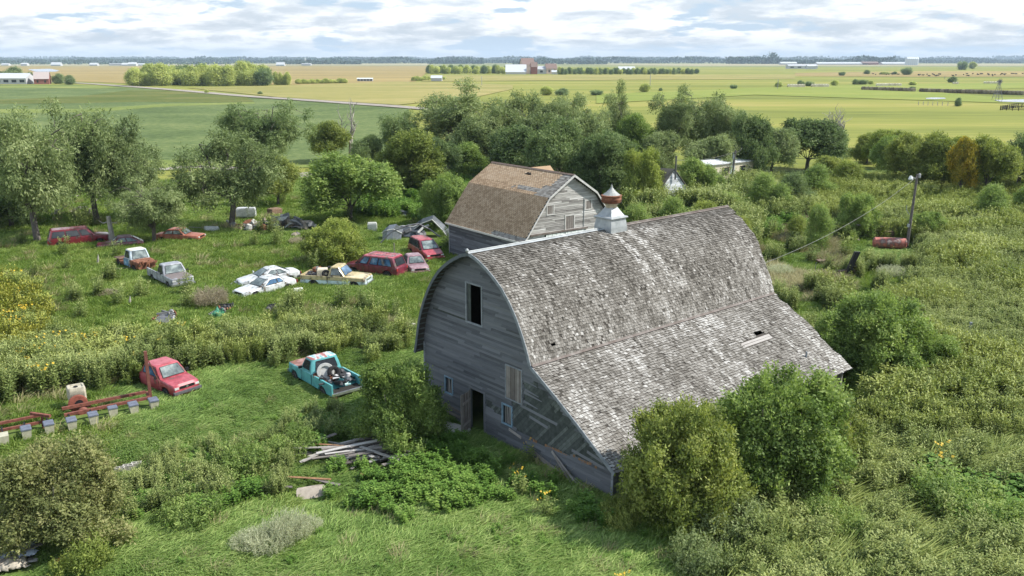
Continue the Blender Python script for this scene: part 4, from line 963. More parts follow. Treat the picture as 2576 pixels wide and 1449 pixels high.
# bleached dead tree and fallen limbs
def dead_tree(bx, by, ty, label, seed, spread=3.0, nb=7, fallen=False):
    rs = np.random.RandomState(seed); g = G(bx, by); h = height_at(bx, by, ty) if not fallen else 3; mb = MB(); r = thing('dead_tree', label, 'dead tree', g)
    if not fallen:
        top = np.array([.3, .2, h*.42]); mb.tube([(0, 0, -.1), (.1, 0, h*.2), tuple(top)], [.42, .36, .30], 8); mb.build('trunk', BARKP, r, smooth=True)
        for i in range(nb):
            a = 2*pi*i/nb+rs.randn()*.3; st = top*(.55+.45*rs.rand()); e = np.array([cos(a)*spread*(.3+rs.rand()*.7), sin(a)*spread*.6, h*(.5+.5*rs.rand())]); 
            if i == 0: e = np.array([.6, 0, h])
            m2 = MB(); pts = limb(m2, rs, st, e, .20, .035, .35, 5, 6)
            for j in range(6): b = pts[2+j % 4]; limb(m2, rs, b, b+np.array([rs.randn()*.8, rs.randn()*.5, .5+rs.rand()*1.3]), .06, .02, .25, 4, 3)
            m2.build('branch', BARKP, r, smooth=True)
    else:
        for i in range(nb):
            a = rs.rand()*6.28; m2 = MB(); st = rs.randn(3)*np.array([1.2, .8, 0])+np.array([0, 0, .4]); e = st+np.array([cos(a)*spread, sin(a)*spread*.5, .4+rs.rand()*2.2]); pts = limb(m2, rs, st, e, .13, .02, .4, 5, 6)
            for j in range(5): b = pts[1+j % 5]; limb(m2, rs, b, b+rs.randn(3)*.7, .035, .008, .25, 4, 3)
            m2.build('branch', BARKP, r, smooth=True)
dead_tree(882, 405, 252, 'bleached dead tree with bare spreading limbs before the soybean field', 4, 3.4)
dead_tree(2095, 400, 272, 'clump of bare grey upright stems in the right-hand thicket', 8, 1.8, 12)
dead_tree(940, 418, 380, 'tangle of fallen grey limbs left of the dark olive tree', 6, 3.4, 9, True)
dead_tree(170, 545, 500, 'snapped grey limb heap under the elms, far left', 7, 2.0, 5, True)

# ------------------------------------------------------------------ far groves, farmsteads, horizon woods
far_rng = random.Random(4)
def fartree(x, y, h, w, lm, label, grp, var=0):
    r = tree('far', 0, 0, h, w, lm, label, var, 'tree', 'tree', grp, world=(x, y, 0)); return r
def farpx(bx, by, ty, wpx, lm, label, grp, var=0): return tree('far', bx, by, ty, wpx, lm, label, var, 'tree', 'tree', grp)
for i in range(30):       # grove beyond the gravel road
    bx = 340+i*11.3+far_rng.uniform(-5, 5); by = 217-6*far_rng.random()*(1 if i > 3 else .4); top = 167-5*far_rng.random()+(8 if i < 3 else 0)
    if i in (24, 25): top = 156
    farpx(bx, by, top, 34+12*far_rng.random(), L_FAR if far_rng.random() < .75 else L_FARB, 'yellow-green tree of the dense grove beyond the gravel road', 'grove beyond the gravel road', i % 3)
for i in range(4): farpx(695+i*10, 214, 181+2*far_rng.random(), 15, L_FAR, 'slim tree at the right end of the grove beyond the gravel road', 'slim trees by the grove', i % 3)
for bx, by, ty, w, lab in [(38, 205, 168, 44, 'large dark tree by the farmhouse at the far left'), (80, 208, 182, 32, 'round tree touching the red farmhouse'), (148, 211, 185, 26, 'left of a pair of round trees right of the red farmhouse'), (177, 213, 189, 24, 'right of a pair of round trees right of the red farmhouse'), (8, 203, 180, 22, 'tree cut by the left picture edge near the white barn')]:
    farpx(bx, by, ty, w, L_FARB, lab, 'trees at the left farmstead', 1)
for i in range(22): farpx(1078+i*9.3+far_rng.uniform(-3, 3), 186-far_rng.random()*2, 166-3*far_rng.random(), 17, L_FAR if i % 3 else L_FARB, 'tree of the grove left of the distant red barn', 'grove left of the distant farm', i % 3)
for i in range(46): farpx(1408+i*7.7+far_rng.uniform(-2, 2), 186+far_rng.random()*2-i*.02, 171-2*far_rng.random()+i*.05, 12, L_FARB if i % 4 else L_FAR, 'tree of the long windbreak right of the distant red barn', 'windbreak right of the distant farm', i % 3)
for i in range(9): farpx(1042+i*9, 204-.4*i, 193-2*far_rng.random(), 15, L_FAR, 'bushy tree in the ditch line before the far corn', 'ditch line trees', i % 3)
for i in range(11): farpx(752+i*11.5, 212-.2*i, 197+3*far_rng.random(), 17, L_FAR, 'bush in the row at the edge of the corn field', 'bushes along the corn edge', i % 3)
k = 0
for bx, by, ty, w in [(1375, 240, 218, 32), (1415, 240, 222, 36), (1500, 240, 224, 30), (1622, 232, 211, 26), (1662, 229, 221, 10), (1845, 224, 211, 17), (1958, 220, 206, 17), (2014, 216, 202, 17), (2036, 218, 202, 20), (2099, 216, 202, 17), (2152, 213, 199, 17), (2170, 213, 198, 22), (2190, 213, 203, 12), (2180, 187, 176, 16), (2118, 191, 179, 14), (2226, 188, 181, 22), (2250, 188, 180, 12), (2280, 189, 166, 24), (2296, 215, 205, 16), (2396, 208, 192, 20), (2420, 176, 150, 20), (2446, 173, 156, 16), (2410, 268, 246, 16), (2295, 225, 216, 12), (520, 235, 226, 10), (655, 238, 230, 14)]:
    tree('far', bx, by, ty, w, L_FARB if k % 3 else L_FAR, 'lone bush number from the left in the open pasture', k % 3, 'bush', 'bush', 'lone bushes in the open pasture'); k += 1
_w = ['leftmost', 'second', 'third', 'fourth', 'fifth', 'sixth', 'seventh', 'eighth', 'ninth', 'tenth', 'eleventh', 'twelfth', 'thirteenth', 'fourteenth', 'fifteenth', 'sixteenth', 'seventeenth', 'eighteenth', 'nineteenth', 'twentieth', 'twenty-first', 'twenty-second', 'twenty-third', 'twenty-fourth', 'twenty-fifth', 'rightmost']
_lone = sorted([o for o in COL.objects if o.get('group') == 'lone bushes in the open pasture'], key=lambda o: project(np.array(o.location))[0])
for i, o in enumerate(_lone): o['label'] = 'lone bush in the open pasture, %s of them from the left' % _w[i]
# woods on the horizon read as one mass
def horizon_woods():
    rs = np.random.RandomState(3); Q = []; T = []
    def belt(x0, x1, dist, h, dens, size, thick=120.0):
        a0 = (x0-1288)*1024/2576/ (FPX/cos(PITCH)); a1 = (x1-1288)*1024/2576/(FPX/cos(PITCH)); Lw = abs(a1-a0)*dist; n = int(Lw*dens); x = dist*(a0+(a1-a0)*rs.rand(n)); y = dist+rs.rand(n)*thick
        hh = h*(.35+.9*vnoise(x, y*0+dist, Lw/9 if Lw < 900 else 160.)); z = rs.rand(n)*hh; d = rs.randn(n, 3); d /= np.linalg.norm(d, axis=1)[:, None]; e = rs.randn(n, 3); e = np.cross(d, e); e /= np.linalg.norm(e, axis=1)[:, None]
        s = size*(.5+rs.rand(n))[:, None]; P = np.stack([x, y, z], 1); Q.append(np.stack([P-d*s, P+e*s*.7, P+d*s, P-e*s*.7], 1)); T.append(.3+.4*rs.rand(n))
    belt(-500, 1000, 4700, 26, 2.4, 5); belt(-500, 3100, 6800, 40, 1.8, 8); belt(900, 1900, 5000, 30, 2.2, 6); belt(1075, 1215, 4200, 26, 5, 5); belt(1835, 2260, 4000, 36, 4.5, 5); belt(1935, 1965, 3990, 46, 6, 5)
    belt(2260, 3100, 5400, 24, 2.2, 6); belt(-500, 560, 3500, 18, 1.1, 4); belt(-500, 3100, 9500, 52, 1.5, 11, 600); belt(1290, 1530, 3700, 24, 3.2, 4); belt(700, 900, 3600, 22, 3.2, 4)
    o = quads('horizon_woods', np.concatenate(Q), np.concatenate(T), mat('distant_woods', [(0, (.025, .05, .035)), (1, (.07, .11, .07))], .9)); tag(o, kind='stuff'); o['label'] = 'belts of distant woods along the horizon'
horizon_woods()
# ------------------------------------------------------------------ vehicles
def place(front, rear, side, W, anchor=None, L=0):
    """front / rear: survey points of the bottom corners of the side that faces us; side = 'r' or 'l' (the vehicle's own right / left)"""
    f = G(*front)[:2]; b = G(*rear)[:2]; d = f-b; d /= np.linalg.norm(d); left = np.array([-d[1], d[0]])
    if anchor == 'front': b = f-d*L
    if anchor == 'rear': f = b+d*L
    c = (f+b)/2+(left if side == 'r' else -left)*W/2; return (c[0], c[1], 0), math.atan2(d[1], d[0])
def lerp_tab(tab, x):
    for (x0, z0), (x1, z1) in zip(tab[:-1], tab[1:]):
        if x >= x1: return z0+(z1-z0)*(x-x0)/(x1-x0) if x1 != x0 else z1
    return tab[-1][1]
def paint(name, base, rusty=0.0, rough=.35, coat=.3, faded=None):
    dark = tuple(c*.62+.012 for c in base); st = [(.34, (.11, .085, .065)), (.39, dark), (.48, base)]
    st += [(.62, faded or tuple(min(1, c*1.15) for c in base))]
    if rusty: st = [(.20, (.14, .06, .035)), (.20+rusty*.5, (.24, .11, .06)), (.24+rusty*.5, dark), (.5, base), (.7, faded or base)]
    return mat(name, st, rough, ti=0, on=1.15, oscale=2.1, coat=coat, spec=.5, detail=9)
def vehicle(name, label, cat, loc, rz, s):
    L, W = s['L'], s['W']; hL, hW = L/2, W/2; R_w = s.get('R', .34); xf = s.get('xf', hL-.85); xr = s.get('xr', -hL+.95); sill = s.get('sill', .28)
    top = s['top']; body_m = s['paint']; low_m = s.get('paint2'); zsplit = s.get('zsplit', -1); sink = s.get('sink', 0.0)+.07
    r = thing(name, label, cat, (loc[0], loc[1], loc[2]-sink), rz, s.get('group')); rear_end = s.get('body_end', -hL)
    xs = set(np.linspace(hL, rear_end, 26).round(3))
    for xw in (xf, xr):
        for k in range(-6, 7): xs.add(round(xw+k/6*(R_w+.09), 3))
    for a, _ in top: xs.add(round(a, 3))
    xs = sorted([x for x in xs if rear_end <= x <= hL], reverse=True); rings = []
    for x in xs:
        Ra = R_w+.09; zb = sill
        for xw in (xf, xr):
            if abs(x-xw) < Ra and s.get('arches', True): zb = max(zb, R_w*.9+math.sqrt(max(0, Ra**2-(x-xw)**2))*.98)
        zt = lerp_tab(top, x); u = abs(x)/hL; w = hW*(1-s.get('taper', .11)*u**7-(.05 if u > .97 else 0)); zt = max(zt, zb+.06); zm = min(max(zb+.02, sill+(zt-sill)*.55), zt-.05)
        half = [(w*.90, zb), (w*.985, zb+(.03 if zb > sill else .09)), (w, zm), (w*.975, zt-.05), (w*.92, zt), (w*.5, zt+s.get('crown', .03))]
        half[1] = (half[1][0], min(half[1][1], zm-.005)); 
        rings.append([(x, y, z) for y, z in half]+[(x, -y, z) for y, z in half[::-1]])
    mb = MB(); mb.loft(rings, mfn=(lambda c: 1 if c[2] < zsplit else 0) if low_m else None)
    hood_m = s.get('hood_paint')
    ms = [body_m]+([low_m] if low_m else [])
    if hood_m:
        ms.append(hood_m); hx = s['cab'][0]; k = len(ms)-1
        for i, f in enumerate(mb.F):
            c = sum(np.array(mb.V[j]) for j in f)/len(f); ys = max(abs(mb.V[j][1]) for j in f); zz = min(mb.V[j][2] for j in f)
            if c[0] > hx-.1 and len(f) == 4 and zz > lerp_tab(top, c[0])-.03: mb.M[i] = k
    body = mb.build('body', ms, r, smooth=True, fix=True)
    # cabin
    f0, f1, r1, r0, zr, wr = s['cab']          # cowl x, roof front x, roof rear x, back-glass foot x, roof z, roof half width
    def zb_at(x): return lerp_tab(top, x)
    wb = hW*.94; zf = zb_at(f0)-.01; zk = s.get('zrear', zb_at(r0)-.01); roof_m = s.get('roof_paint', body_m)
    def ring(t, grow=0.0):
        xa = f0+(f1-f0)*t; xb = r0+(r1-r0)*t; w = wb+(wr-wb)*t+grow; za = zf+(zr-zf)*t; zc = zk+(zr-zk)*t; c = .10
        return [(xa, w-c, za), (xa-c*.8, w, za+(zc-za)*.03), (xb+c*.8, w, zc), (xb, w-c, zc), (xb, -w+c, zc), (xb+c*.8, -w, zc), (xa-c*.8, -w, za), (xa, -w+c, za)]
    mb = MB(); R1 = ring(1.0); R0 = ring(0.0)
    ring2 = [(x*1+(-.10 if x > (f1+r1)/2 else .10), y*.88, z+.045) for x, y, z in R1]
    mb.loft([R0, ring(.5, .02), R1], cap=False, t=.5, m=0); mb.loft([R1, ring2], cap=False, m=1); mb.add(ring2, [tuple(range(8))[::-1]], .5, 1)
    cab = mb.build('cabin', [s.get('cab_paint', body_m), roof_m], r, smooth=True, fix=True)
    def patch(A, B, C, D, u0, u1, v0, v1, out, nm, m, frame=None):      # A,B bottom; C,D top above B,A
        A, B, C, D = [np.array(q, float) for q in (A, B, C, D)]; n = np.cross(B-A, D-A); n /= np.linalg.norm(n)
        if np.dot(n, out) < 0: n = -n
        q = lambda u, v: (A*(1-u)+B*u)*(1-v)+(D*(1-u)+C*u)*v+n*.035
        e = min(.05, (u1-u0)*.12)
        V = [q(u0, v0), q(u1, v0), q(u1, v1-.0), q(u0, v1)]; mb = MB(); mb.add(V, [(0, 1, 2, 3)]); o = mb.build(nm, m, cab)
        fr = MB(); 
        for a, b in ((0, 1), (1, 2), (2, 3), (3, 0)): fr.beam(V[a], V[b], .022, .02, up=tuple(n))
        fr.build('window_trim', s.get('trim', BLACKM), o); return o
    mid = ring(.5, .02)
    gm = s.get('glass', GLASS); wm = s.get('windshield', gm)
    patch(R0[7], R0[0], R1[0], R1[7], .03, .97, .10, .90, (1, 0, .3), 'windshield', wm)
    if s.get('rear_glass', True): patch(R0[4], R0[3], R1[3], R1[4], .08, .92, .18, .86, (-1, 0, .3), 'rear_window', s.get('rearm', gm))
    for sd in (1, -1):
        i0, i1 = (1, 2) if sd == 1 else (6, 5)
        for (u0, u1) in s['wins']:
            v0, v1 = s.get('wv', (.16, .86)); A, B, C, D = [np.array(q, float) for q in (R0[i0], R0[i1], R1[i1], R1[i0])]
            M0, M1 = np.array(mid[i0]), np.array(mid[i1]); n = np.array([0, sd, .25]); q = lambda u, v: ((A*(1-u)+B*u)*(1-v)+(D*(1-u)+C*u)*v)+n*.045
            us = lambda u, v: u
            V = [q(u0, v0), q(u1, v0), q(u1, v1), q(u0, v1)]; mb = MB(); mb.add(V, [(0, 1, 2, 3)]); o = mb.build('side_window', s.get('sideglass', gm), cab)
            fr = MB()
            for a, b in ((0, 1), (1, 2), (2, 3), (3, 0)): fr.beam(V[a], V[b], .022, .025, up=tuple(n))
            fr.build('window_trim', s.get('trim', BLACKM), o)
    # wheels
    for xw in s.get('wheels', (xf, xr)):
        for sd in (1, -1):
            if (xw, sd) in s.get('missing', ()): continue
            yc = sd*(hW-.13); mb = MB(); wd = .11
            mb.lathe([(R_w*.55, -wd), (R_w*.93, -wd), (R_w, -wd*.7), (R_w, wd*.7), (R_w*.93, wd), (R_w*.55, wd)], (xw, yc, R_w), 22, 'y'); w = mb.build('wheel', TYRE, r, smooth=True, fix=True)
            mb = MB(); mb.lathe([(.02, sd*.085), (R_w*.25, sd*.095), (R_w*.3, sd*.06), (R_w*.5, sd*.05), (R_w*.56, sd*.115), (R_w*.60, sd*.10)], (xw, yc, R_w), 16, 'y', cap=True); mb.build('rim', s.get('rim', RIM), w, smooth=True)
    # lamps, bumpers, grille
    zt = lerp_tab(top, hL-.02); hz = s.get('lamp_z', zt-.16); hx = hL-.01
    for sd in (1, -1):
        if s.get('lamps', True):
            if s.get('round_lamp'): mb = MB(); mb.lathe([(.085, -.02), (.10, 0), (.10, .03), (.07, .045)], (hx, sd*hW*.72, hz), 14, 'x'); mb.build('headlight', CHROME, r)
            else: mb = MB(); mb.box(hx-.02, sd*hW*.58, hz-.055, hx+.018, sd*hW*.86, hz+.06); mb.build('headlight', flat('lamp_lens', (.55, .56, .55), .2, spec=.7) if 'lamp_lens' not in MATS else MATS['lamp_lens'], r)
        rz_ = s.get('tail_z', lerp_tab(top, -hL+.02)-.2)
        if s.get('tails', True): mb = MB(); mb.box(-hL-.012, sd*hW*.70, rz_-.14, -hL+.03, sd*hW*.90, rz_+.10); mb.build('tail_light', MATS.get('tail_lens') or flat('tail_lens', (.30, .02, .02), .3, spec=.6), r)
        if s.get('mirrors', True): mb = MB(); mb.box(f0-.28, sd*(wb+.03), zf+.06, f0-.20, sd*(wb+.22), zf+.20); mb.build('mirror', s.get('mirror_m', BLACKM), r)
    if s.get('grille', True): 
        mb = MB(); mb.box(hx-.02, -hW*.52, hz-.07, hx+.012, hW*.52, hz+.08)
        for i in range(3): mb.box(hx+.013, -hW*.52, hz-.05+i*.04, hx+.02, hW*.52, hz-.035+i*.04, .9)
        mb.build('grille', s.get('grille_m', BLACKM), r)
    bm = s.get('bumper', CHROME)
    if bm:
        mb = MB(); z = s.get('bz', .42); mb.prism([(hL-.06, z-.09), (hL+.08, z-.07), (hL+.08, z+.06), (hL-.06, z+.07)], lambda a, b, k: (a, hW*.96*(1 if k else -1), b)); mb.build('bumper', bm, r, fix=True)
        if s.get('rear_bumper', True): mb = MB(); mb.prism([(-hL+.06, z-.09), (-hL-.08, z-.07), (-hL-.08, z+.06), (-hL+.06, z+.07)], lambda a, b, k: (a, hW*.96*(1 if k else -1), b)); mb.build('bumper', bm, r, fix=True)
    # door seams and handles
    for u in s.get('seams', ()):
        for sd in (1, -1):
            zt_ = lerp_tab(top, u)-.06; mb = MB(); mb.box(u-.008, sd*(hW*.97), sill+.1, u+.008, sd*(hW+.004), zt_); mb.build('door_seam', BLACKM, body)
    if s.get('stripe'):
        for sd in (1, -1):
            for x0, x1 in ((hL-.1, xf+R_w+.09), (xf-R_w-.09, xr+R_w+.09), (xr-R_w-.09, -hL+.05)): mb = MB(); mb.box(x1, sd*(hW*.985), s['stripe'][0], x0, sd*(hW+.012), s['stripe'][0]+.045); mb.build('trim_strip', s['stripe'][1], body)
    if s.get('bed'):           # pickup box behind the cab
        bx0 = s['bed'][0]; zr_ = s['bed'][1]; zf_ = .62; bpm = s.get('bed_paint', body_m)
        bxs = sorted({bx0, -hL, *[round(xr+k/6*(R_w+.09), 3) for k in range(-6, 7)]}, reverse=True)
        for sd in (1, -1):
            mb = MB()
            for xa, xb in zip(bxs[:-1], bxs[1:]):
                z = []
                for x in (xa, xb):
                    Ra = R_w+.09; v = sill+.08
                    if abs(x-xr) < Ra: v = max(v, R_w*.9+math.sqrt(max(0, Ra**2-(x-xr)**2))*.98)
                    z.append(v)
                o_, i_ = sd*hW, sd*(hW-.09)
                V = [(xa, o_, z[0]), (xb, o_, z[1]), (xb, o_, zr_), (xa, o_, zr_), (xa, i_, z[0]), (xb, i_, z[1]), (xb, i_, zr_), (xa, i_, zr_)]
                mi = 1 if low_m else 0
                if low_m and zsplit > 0:
                    zs = [max(q, zsplit) for q in z]
                    mb.add([(xa, o_, z[0]), (xb, o_, z[1]), (xb, o_, zs[1]), (xa, o_, zs[0])], [(0, 1, 2, 3)], .5, 1); mb.add([(xa, o_, zs[0]), (xb, o_, zs[1]), (xb, o_, zr_), (xa, o_, zr_)], [(0, 1, 2, 3)], .5, 0)
                else: mb.add(V, [(0, 1, 2, 3)], .5, 0)
                mb.add(V, [(7, 6, 5, 4), (3, 2, 6, 7), (0, 4, 5, 1)], .5, 0)
            mb.add([(-hL, sd*hW, sill+.1), (-hL, sd*(hW-.09), sill+.1), (-hL, sd*(hW-.09), zr_), (-hL, sd*hW, zr_)], [(0, 1, 2, 3)])
            mb.build('bed_side', [bpm, low_m or bpm], r)
        mb = MB(); mb.box(-hL+.02, -hW+.09, zf_-.06, bx0, hW-.09, zf_); mb.box(bx0-.05, -hW+.09, zf_, bx0, hW-.09, zr_-.05); mb.build('bed_floor', s.get('floor_m', RUST), r)
        if s.get('tailgate', True): mb = MB(); mb.box(-hL-.03, -hW+.10, zf_-.05, -hL+.02, hW-.10, zr_); mb.build('tailgate', bpm, r)
    return r
YARD = 'abandoned vehicles in the yard'
SEDTOP = lambda L, h, hood, deck: [(L/2, h*.9), (L/2-.1, h), (hood, h+.08), (deck, h+.10), (-L/2+.1, h+.02), (-L/2, h*.9)]
P_MAR = paint('maroon_paint', (.125, .014, .028), 0, .3, .5, (.18, .03, .05)); P_RED = paint('faded_red_paint', (.32, .042, .055), 0, .4, .3, (.40, .08, .10)); P_RED2 = paint('bright_maroon_paint', (.145, .010, .020), 0, .3, .5)
P_WHT = paint('white_paint', (.52, .54, .55), 0, .35, .4, (.60, .61, .61)); P_CRM = paint('cream_paint', (.46, .37, .19), 0, .4, .3, (.52, .43, .26)); P_PBL = paint('pale_blue_white', (.55, .66, .70), 0, .4, .2)
P_TEA = paint('turquoise_paint', (.08, .31, .33), .12, .45, .1, (.13, .39, .41)); P_TRO = paint('rusted_hood', (.22, .10, .08), .3, .7, 0, (.36, .22, .20)); P_GRY = paint('weathered_grey_paint', (.26, .27, .30), .15, .55, .1, (.48, .50, .53)); P_GRH = flat('rusty_brown_hood', (.17, .14, .135), .6, coat=.2)
P_PUR = paint('purple_brown_paint', (.22, .12, .14), .1, .45, .2, (.36, .24, .26)); P_ORG = paint('rusty_orange_paint', (.28, .08, .045), .2, .5, .1, (.36, .14, .09)); P_OBL = paint('old_blue_white_paint', (.42, .50, .56), .2, .55, .05, (.62, .64, .62)); P_GSIL = flat('silver_cladding', (.36, .36, .38), .5, .2)
P_TWHT = mat('turquoise_red_white_roof', [(.30, (.08, .31, .33)), (.42, (.50, .50, .50)), (.50, (.30, .11, .10)), (.66, (.26, .10, .09))], .5, ti=0, on=1.3, oscale=1.4, stretch=(.4, 1.6, 1))
# 1 red wagon far left
l, a = place((271, 613), (134, 625.5), 'r', 2.0)
vehicle('wagon', 'long bright maroon wagon with silver lower cladding under the big forked elm', 'wagon', l, a, dict(L=5.55, W=2.0, R=.38, sill=.38, xf=1.75, xr=-1.75, top=[(2.78, .86), (2.6, 1.02), (1.35, 1.16), (-2.6, 1.16), (-2.77, 1.0)], cab=(1.35, .75, -2.45, -2.72, 1.84, .80), wins=[(.05, .24), (.29, .60), (.64, .95)], paint=P_RED2, paint2=P_GSIL, zsplit=.60, seams=(1.1, .05, -.9), sink=.12, group=YARD, bz=.5, lamp_z=.86))
# 2 wrecked maroon hatchback
l, a = place((265, 629), (345, 622), 'l', 1.65)
v = vehicle('hatchback', 'small wrecked maroon hatchback in the weeds behind the red wagon nose', 'car', l, a, dict(L=4.1, W=1.65, R=.29, top=SEDTOP(4.1, .74, .7, -1.5), cab=(.75, .2, -1.0, -1.9, 1.30, .62), wins=[(.08, .48), (.53, .92)], paint=P_MAR, roof_paint=P_PUR, sink=.18, group=YARD, bumper=BLACKM, glass=GLASSP, mirrors=False))
# 3 old cab-forward wreck
l, a = place((337, 688), (294, 671), 'r', 1.9)
v = vehicle('old_truck', 'old white-cabbed truck with a blue door and a torn rust-red front', 'truck', l, a, dict(L=4.6, W=1.75, R=.37, sill=.42, xf=1.55, xr=-1.55, top=[(2.3, .98), (2.1, 1.05), (1.15, 1.10), (-.35, 1.10), (-.36, .70), (-2.3, .68)], cab=(1.15, .85, -.15, -.32, 1.86, .68), zrear=1.08, wins=[(.22, .85)], paint=RUST, cab_paint=P_OBL, roof_paint=flat('cream_roof', (.60, .57, .48), .5), windshield=GLASSP, glass=GLASS, crown=.02, bumper=None, round_lamp=True, tails=False, group=YARD, mirrors=False, grille=False))
for sd in (1, -1):
    mb = MB(); mb.box(-.3, sd*.86, .5, .95, sd*.885, 1.08); mb.build('door', paint('blue_door_paint', (.12, .26, .42), .15, .5, .1, (.42, .52, .60)), v)
mb = MB()
for i in range(14): q = random.Random(i); mb.obox((2.1+.3*q.random(), -.8+i*.11, .45+.4*q.random()), (.25*q.random()+.1, .1, .1), (-.05, .12, .03), (.0, .05, .22), .5)
mb.build('bare_engine', RUST, v)
mb = MB(); mb.beam((-.4, .45, .72), (-2.6, .45, .72), .09, .14); mb.beam((-.4, -.45, .72), (-2.6, -.45, .72), .09, .14); mb.beam((-2.5, -.8, .78), (-2.5, .8, .78), .1, .1); mb.box(-2.2, -.85, .80, -1.2, .85, .84); mb.build('chassis', flat('rusty_frame', (.12, .08, .065)), v)
# 4 grey pickup
l, a = place((433, 735), (371, 703), 'r', 1.95)
vehicle('pickup', 'weathered grey pickup with a brown hood and a wide chrome grille, by the dry shrub', 'pickup', l, a, dict(L=5.2, W=1.95, R=.36, sill=.42, xf=1.75, xr=-1.55, top=[(2.6, .98), (2.5, 1.06), (1.1, 1.12), (-.45, 1.12), (-.46, .60), (-2.6, .58)], body_end=-2.5, cab=(1.1, .62, -.25, -.42, 1.80, .74), zrear=1.10, wins=[(.14, .86)], paint=P_GRY, hood_paint=P_GRH, windshield=GLASSP, bed=(-.5, 1.12), floor_m=RUST, group=YARD, grille_m=CHROME, lamp_z=.86, bz=.56, tailgate=False, seams=(.95,)))
# 5 rusty orange sedan
l, a = place((497, 610.5), (440, 609), 'r', 1.8, 'front', 4.6)
vehicle('sedan', 'rusty orange sedan half hidden by drooping branches, its black bumper showing', 'car', l, a, dict(L=4.8, W=1.8, R=.31, top=SEDTOP(4.8, .82, 1.0, -1.6), cab=(1.0, .45, -.9, -1.5, 1.38, .66), wins=[(.08, .48), (.53, .92)], paint=P_ORG, glass=GLASSP, bumper=BLACKM, sink=.12, group=YARD, lamp_z=.70))
# 6, 7 white coupes
l, a = place((622, 727), (751, 706), 'l', 1.82)
vehicle('coupe', 'white coupe with a rusty windshield edge, the farther of the two white ones', 'car', l, a, dict(L=5.0, W=1.82, R=.31, xf=1.6, xr=-1.45, taper=.2, top=[(2.5, .55), (2.35, .66), (1.0, .86), (-1.5, .94), (-2.35, .92), (-2.5, .78)], cab=(1.1, .15, -.85, -1.75, 1.33, .62), wins=[(.16, .52), (.58, .86)], paint=P_WHT, roof_paint=P_WHT, windshield=GLASSP, sideglass=GLASSP, glass=GLASSB, bumper=flat('white_bumper', (.62, .63, .63), .4), sink=.05, group=YARD, lamps=False, seams=(.85, -.5), tail_z=.75, bz=.40, mirror_m=P_WHT))
l, a = place((622, 754), (747, 724), 'l', 1.82)
vehicle('coupe', 'white coupe with blue side windows, the nearer of the two white ones', 'car', l, a, dict(L=4.9, W=1.82, R=.31, xf=1.5, xr=-1.45, taper=.18, top=[(2.45, .56), (2.3, .68), (.95, .84), (-1.4, .90), (-2.3, .88), (-2.45, .74)], cab=(1.0, .12, -.95, -1.45, 1.30, .63), wins=[(.14, .62), (.66, .90)], paint=P_WHT, windshield=GLASSP, glass=GLASSB, bumper=flat('white_bumper2', (.66, .67, .67), .4), sink=.10, group=YARD, lamp_z=.56, seams=(.8, -.55), tail_z=.72, bz=.38, mirror_m=P_WHT))
# 8 cream pickup
l, a = place((918, 729), (756, 720.5), 'r', 2.0)
cp = vehicle('pickup', 'cream pickup with pale blue lower sides and scrap in its bed, beside the white coupes', 'pickup', l, a, dict(L=5.4, W=2.0, R=.37, sill=.40, xf=1.78, xr=-1.6, top=[(2.7, .96), (2.6, 1.06), (1.05, 1.12), (-.4, 1.12), (-.41, .60), (-2.7, .58)], body_end=-2.6, cab=(1.05, .55, -.2, -.40, 1.80, .76), zrear=1.10, wins=[(.12, .86)], paint=P_CRM, paint2=P_PBL, zsplit=.76, windshield=GLASSB, glass=GLASSP, bed=(-.45, 1.10), floor_m=flat('rusty_floor', (.2, .13, .09)), stripe=(.77, CHROME), group=YARD, grille_m=CHROME, lamp_z=.82, bz=.52, seams=(.85, -.38), sink=.10))
CPL, CPA = l, a
# 9 maroon wagon
l, a = place((880, 690), (997, 703.5), 'l', 2.0, 'rear', 5.1)
v = vehicle('wagon', 'faded maroon wagon with blue side windows and roof rails, behind the cream pickup', 'wagon', l, a, dict(L=5.1, W=1.95, R=.37, sill=.38, xf=1.65, xr=-1.6, top=[(2.55, .84), (2.4, 1.0), (1.3, 1.16), (-2.4, 1.18), (-2.54, 1.0)], cab=(1.5, .75, -2.15, -2.50, 1.86, .82), wins=[(.08, .27), (.34, .55), (.57, .92)], wv=(.12, .84), paint=P_MAR, roof_paint=P_RED, glass=GLASSB, rearm=GLASS, group=YARD, seams=(1.1, .1), bz=.5, lamp_z=.85, tail_z=.9, sink=.06, bumper=P_MAR))
mb = MB()
for y in (-.55, .55): mb.beam((.4, y, 1.97), (-2.1, y, 1.97), .04, .04)
for x in (.3, -.9, -2.0): mb.beam((x, -.55, 1.97), (x, .55, 1.97), .05, .03)
mb.build('roof_rack', P_PUR, v)
# 10 purple sedan
l, a = place((1031, 693), (1006, 666), 'r', 1.75)
vehicle('sedan', 'dull purple-brown sedan facing the camera between the two maroon vehicles', 'car', l, a, dict(L=4.6, W=1.75, R=.30, taper=.17, top=SEDTOP(4.6, .76, .9, -1.5), cab=(1.0, .25, -.95, -1.6, 1.36, .60), wins=[(.1, .5), (.54, .9)], paint=P_PUR, windshield=GLASSP, group=YARD, bumper=P_PUR, lamp_z=.62, bz=.42, seams=(.7, -.3), sink=.05))
